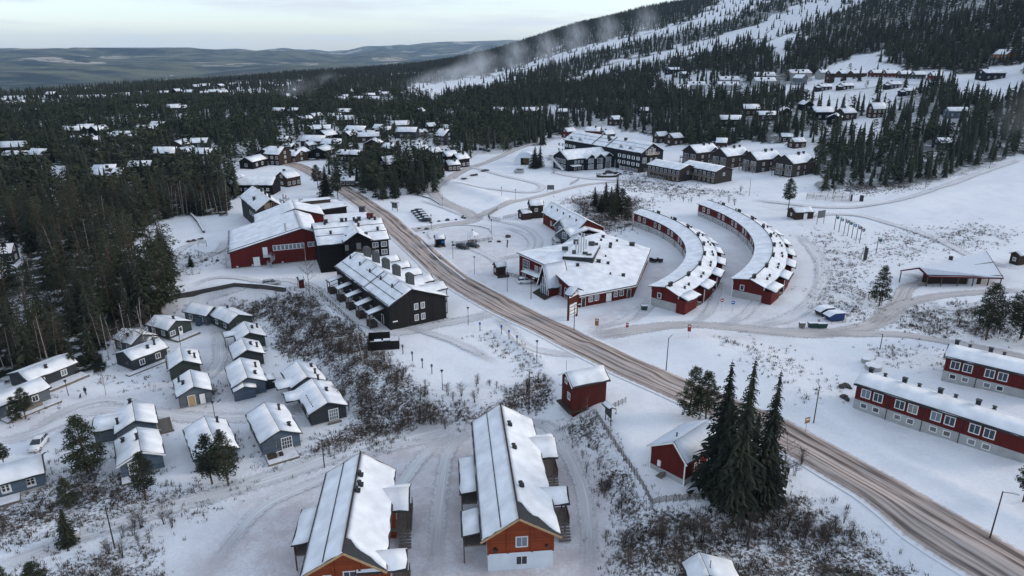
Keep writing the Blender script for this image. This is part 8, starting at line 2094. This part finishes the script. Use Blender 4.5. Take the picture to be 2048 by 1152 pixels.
# ------------------------------------------------------------------ person walking a dog
def skin(name, verts, edges, radii, m_, parent, sub=1):
    me = bpy.data.meshes.new(name); me.from_pydata(verts, edges, []); me.update(); o = link(name, me, parent)
    md = o.modifiers.new('skin', 'SKIN'); sv = me.skin_vertices[0].data
    for i, r_ in enumerate(radii): sv[i].radius = (r_, r_) if np.isscalar(r_) else r_
    sv[0].use_root = True; s_ = o.modifiers.new('sub', 'SUBSURF'); s_.levels = s_.render_levels = sub
    me.materials.append(MATS[m_]); return o
mat('skin_tone', (0.45, 0.28, 0.20, 1), .6, .05); mat('trousers', (0.02, 0.022, 0.028, 1), .8, .1); mat('dog_coat', (0.03, 0.025, 0.02, 1), .8, .2)
p = gnd(172, 790); pe = thing('person', 'person in a dark jacket and cap walking a dog across the snow', 'person', p, R(200))
V = [(0, 0, .95), (0, 0, 1.15), (0, .02, 1.38), (0, .02, 1.50), (0, .04, 1.60), (0, .05, 1.72), (-.18, 0, 1.42), (-.27, .06, 1.16), (-.24, .20, .95), (.18, 0, 1.42), (.26, -.05, 1.15), (.25, .02, .92), (-.1, .02, .88), (-.12, .16, .50), (-.12, .02, .08), (-.12, .16, .04), (.1, -.02, .88), (.11, -.04, .48), (.11, -.26, .10), (.11, -.14, .04), (-.24, .27, .88), (.25, .06, .84)]
E = [(0, 1), (1, 2), (2, 3), (3, 4), (4, 5), (2, 6), (6, 7), (7, 8), (8, 20), (2, 9), (9, 10), (10, 11), (11, 21), (0, 12), (12, 13), (13, 14), (14, 15), (0, 16), (16, 17), (17, 18), (18, 19)]
Rd = [(.16, .12), (.17, .13), (.19, .13), .07, .095, .10, .075, .06, .05, .075, .06, .05, .095, .075, .055, .045, .095, .075, .055, .045, .04, .04]
skin('body', V, E, Rd, 'jacket', pe)
MB().ball((0, .06, 1.68), .085, .09, .10, 8, 6).build('face', 'skin_tone', pe, smooth=True); MB().ball((0, .03, 1.76), .115, .12, .08, 8, 5).build('cap', 'jacket', pe, smooth=True)
p2 = gnd(161, 796); dg_ = thing('dog', 'small dark dog on a lead ahead of the walking person', 'dog', p2, R(110))
V = [(-.28, 0, .42), (-.05, 0, .44), (.22, 0, .46), (.36, 0, .58), (.46, 0, .66), (.60, 0, .63), (-.42, 0, .55), (-.52, 0, .66), (.2, .09, .30), (.22, .09, .14), (.24, .09, .02), (.2, -.09, .30), (.14, -.09, .15), (.10, -.09, .02), (-.26, .09, .30), (-.34, .09, .17), (-.28, .09, .02), (-.26, -.09, .30), (-.20, -.09, .20), (-.24, -.09, .02)]
E = [(1, 0), (1, 2), (2, 3), (3, 4), (4, 5), (0, 6), (6, 7), (2, 8), (8, 9), (9, 10), (2, 11), (11, 12), (12, 13), (0, 14), (14, 15), (15, 16), (0, 17), (17, 18), (18, 19)]
o = skin('body', V, E, [.12, .12, .14, .09, .09, .045, .035, .02, .06, .035, .03, .06, .035, .03, .065, .035, .03, .065, .035, .03], 'dog_coat', dg_)
me_ = MB(); me_.bar((*(p2 + (0, 0, .6)),), (*(p + (0, 0, .95)),), .02, .02); tag(me_.build('dog_lead', 'metal_dark'), 'thin dark lead between the walker and the dog', 'lead')

# ------------------------------------------------------------------ snow-gun mist over the runs and the boiler smoke
def mist(px, py, rx, ry, rz, dens, name='snow_mist', label='pale mist of artificial snow drifting over the ski run', lift=0.5, tilt=0.0):
    p = gnd(px, py); b = MB(); b.ball((0, 0, 0), 1, 1, 1, 12, 8)
    m = bpy.data.materials.new(name); m.use_nodes = True; n, l = m.node_tree.nodes, m.node_tree.links
    for nd in list(n):
        if nd.type != 'OUTPUT_MATERIAL': n.remove(nd)
    v = n.new('ShaderNodeVolumePrincipled'); v.inputs['Color'].default_value = (.96, .97, 1, 1); v.inputs['Anisotropy'].default_value = .3
    t = n.new('ShaderNodeTexCoord'); no = n.new('ShaderNodeTexNoise'); no.inputs['Scale'].default_value = 1.7; no.inputs['Detail'].default_value = 4; l.new(t.outputs['Object'], no.inputs['Vector'])
    ln = n.new('ShaderNodeVectorMath'); ln.operation = 'LENGTH'; l.new(t.outputs['Object'], ln.inputs[0])
    fo = n.new('ShaderNodeMapRange'); fo.interpolation_type = 'SMOOTHSTEP'; fo.inputs['From Min'].default_value = .15; fo.inputs['From Max'].default_value = 1.0; fo.inputs['To Min'].default_value = 1; fo.inputs['To Max'].default_value = 0; l.new(ln.outputs['Value'], fo.inputs['Value'])
    nr = n.new('ShaderNodeMapRange'); nr.inputs['From Min'].default_value = .38; nr.inputs['From Max'].default_value = .68; l.new(no.outputs['Fac'], nr.inputs['Value'])
    mu = n.new('ShaderNodeMath'); mu.operation = 'MULTIPLY'; l.new(fo.outputs['Result'], mu.inputs[0]); l.new(nr.outputs['Result'], mu.inputs[1])
    m2 = n.new('ShaderNodeMath'); m2.operation = 'MULTIPLY'; m2.inputs[1].default_value = dens; l.new(mu.outputs[0], m2.inputs[0]); l.new(m2.outputs[0], v.inputs['Density'])
    l.new(v.outputs['Volume'], n['Material Output'].inputs['Volume'])
    o = b.build(name, m); o.location = (p[0], p[1], p[2] + rz * lift); o.scale = (rx, ry, rz); o.rotation_euler = (0, tilt, 0)
    tag(o, label, 'mist', kind='stuff')
for a in ((905, 172, 60, 40, 24, .028), (960, 166, 38, 32, 40, .032), (1030, 142, 36, 32, 46, .026), (1095, 136, 30, 30, 46, .032), (1150, 108, 34, 30, 48, .026), (1215, 92, 30, 30, 46, .024), (1290, 70, 32, 30, 42, .018), (840, 178, 60, 40, 16, .012), (585, 205, 40, 30, 18, .012), (650, 172, 30, 25, 16, .012)):
    mist(*a, tilt=-.35)
mist(2062, 290, 26, 20, 20, .010, label='thin brownish snow dust blowing over the piste edge', lift=.7)
mist(344, 158, 16, 8, 6, .10, 'boiler_smoke', 'small white smoke plume over the far forest', lift=3.2)
p = gnd(334, 160); root = thing('boiler_chimney', 'slim chimney under the white smoke plume in the far forest', 'chimney', p)
MB().tube((0, 0, 0), (0, 0, 24), 1.2, .8, n=8).build('shaft', 'concrete', root); MB().tube((0, 0, 24), (0, 0, 24.6), 1.1, n=8).build('rim', 'metal_dark', root)

# ------------------------------------------------------------------ hazy air
hz = MB().box(-20400, 20400, -20400, 20400, float(GZ.min()) - 1, float(GZ.max()) + 30)
hm = bpy.data.materials.new('thin_haze'); hm.use_nodes = True
hn, hl = hm.node_tree.nodes, hm.node_tree.links
for nd in list(hn):
    if nd.type != 'OUTPUT_MATERIAL': hn.remove(nd)
pv = hn.new('ShaderNodeVolumePrincipled')
pv.inputs['Color'].default_value = (0.54, 0.75, 1.0, 1)
pv.inputs['Density'].default_value = 2.8e-5
pv.inputs['Anisotropy'].default_value = 0.2
hl.new(pv.outputs['Volume'], hn['Material Output'].inputs['Volume'])
MATS['haze'] = hm
tag(hz.build('haze', 'haze'), kind='stuff')
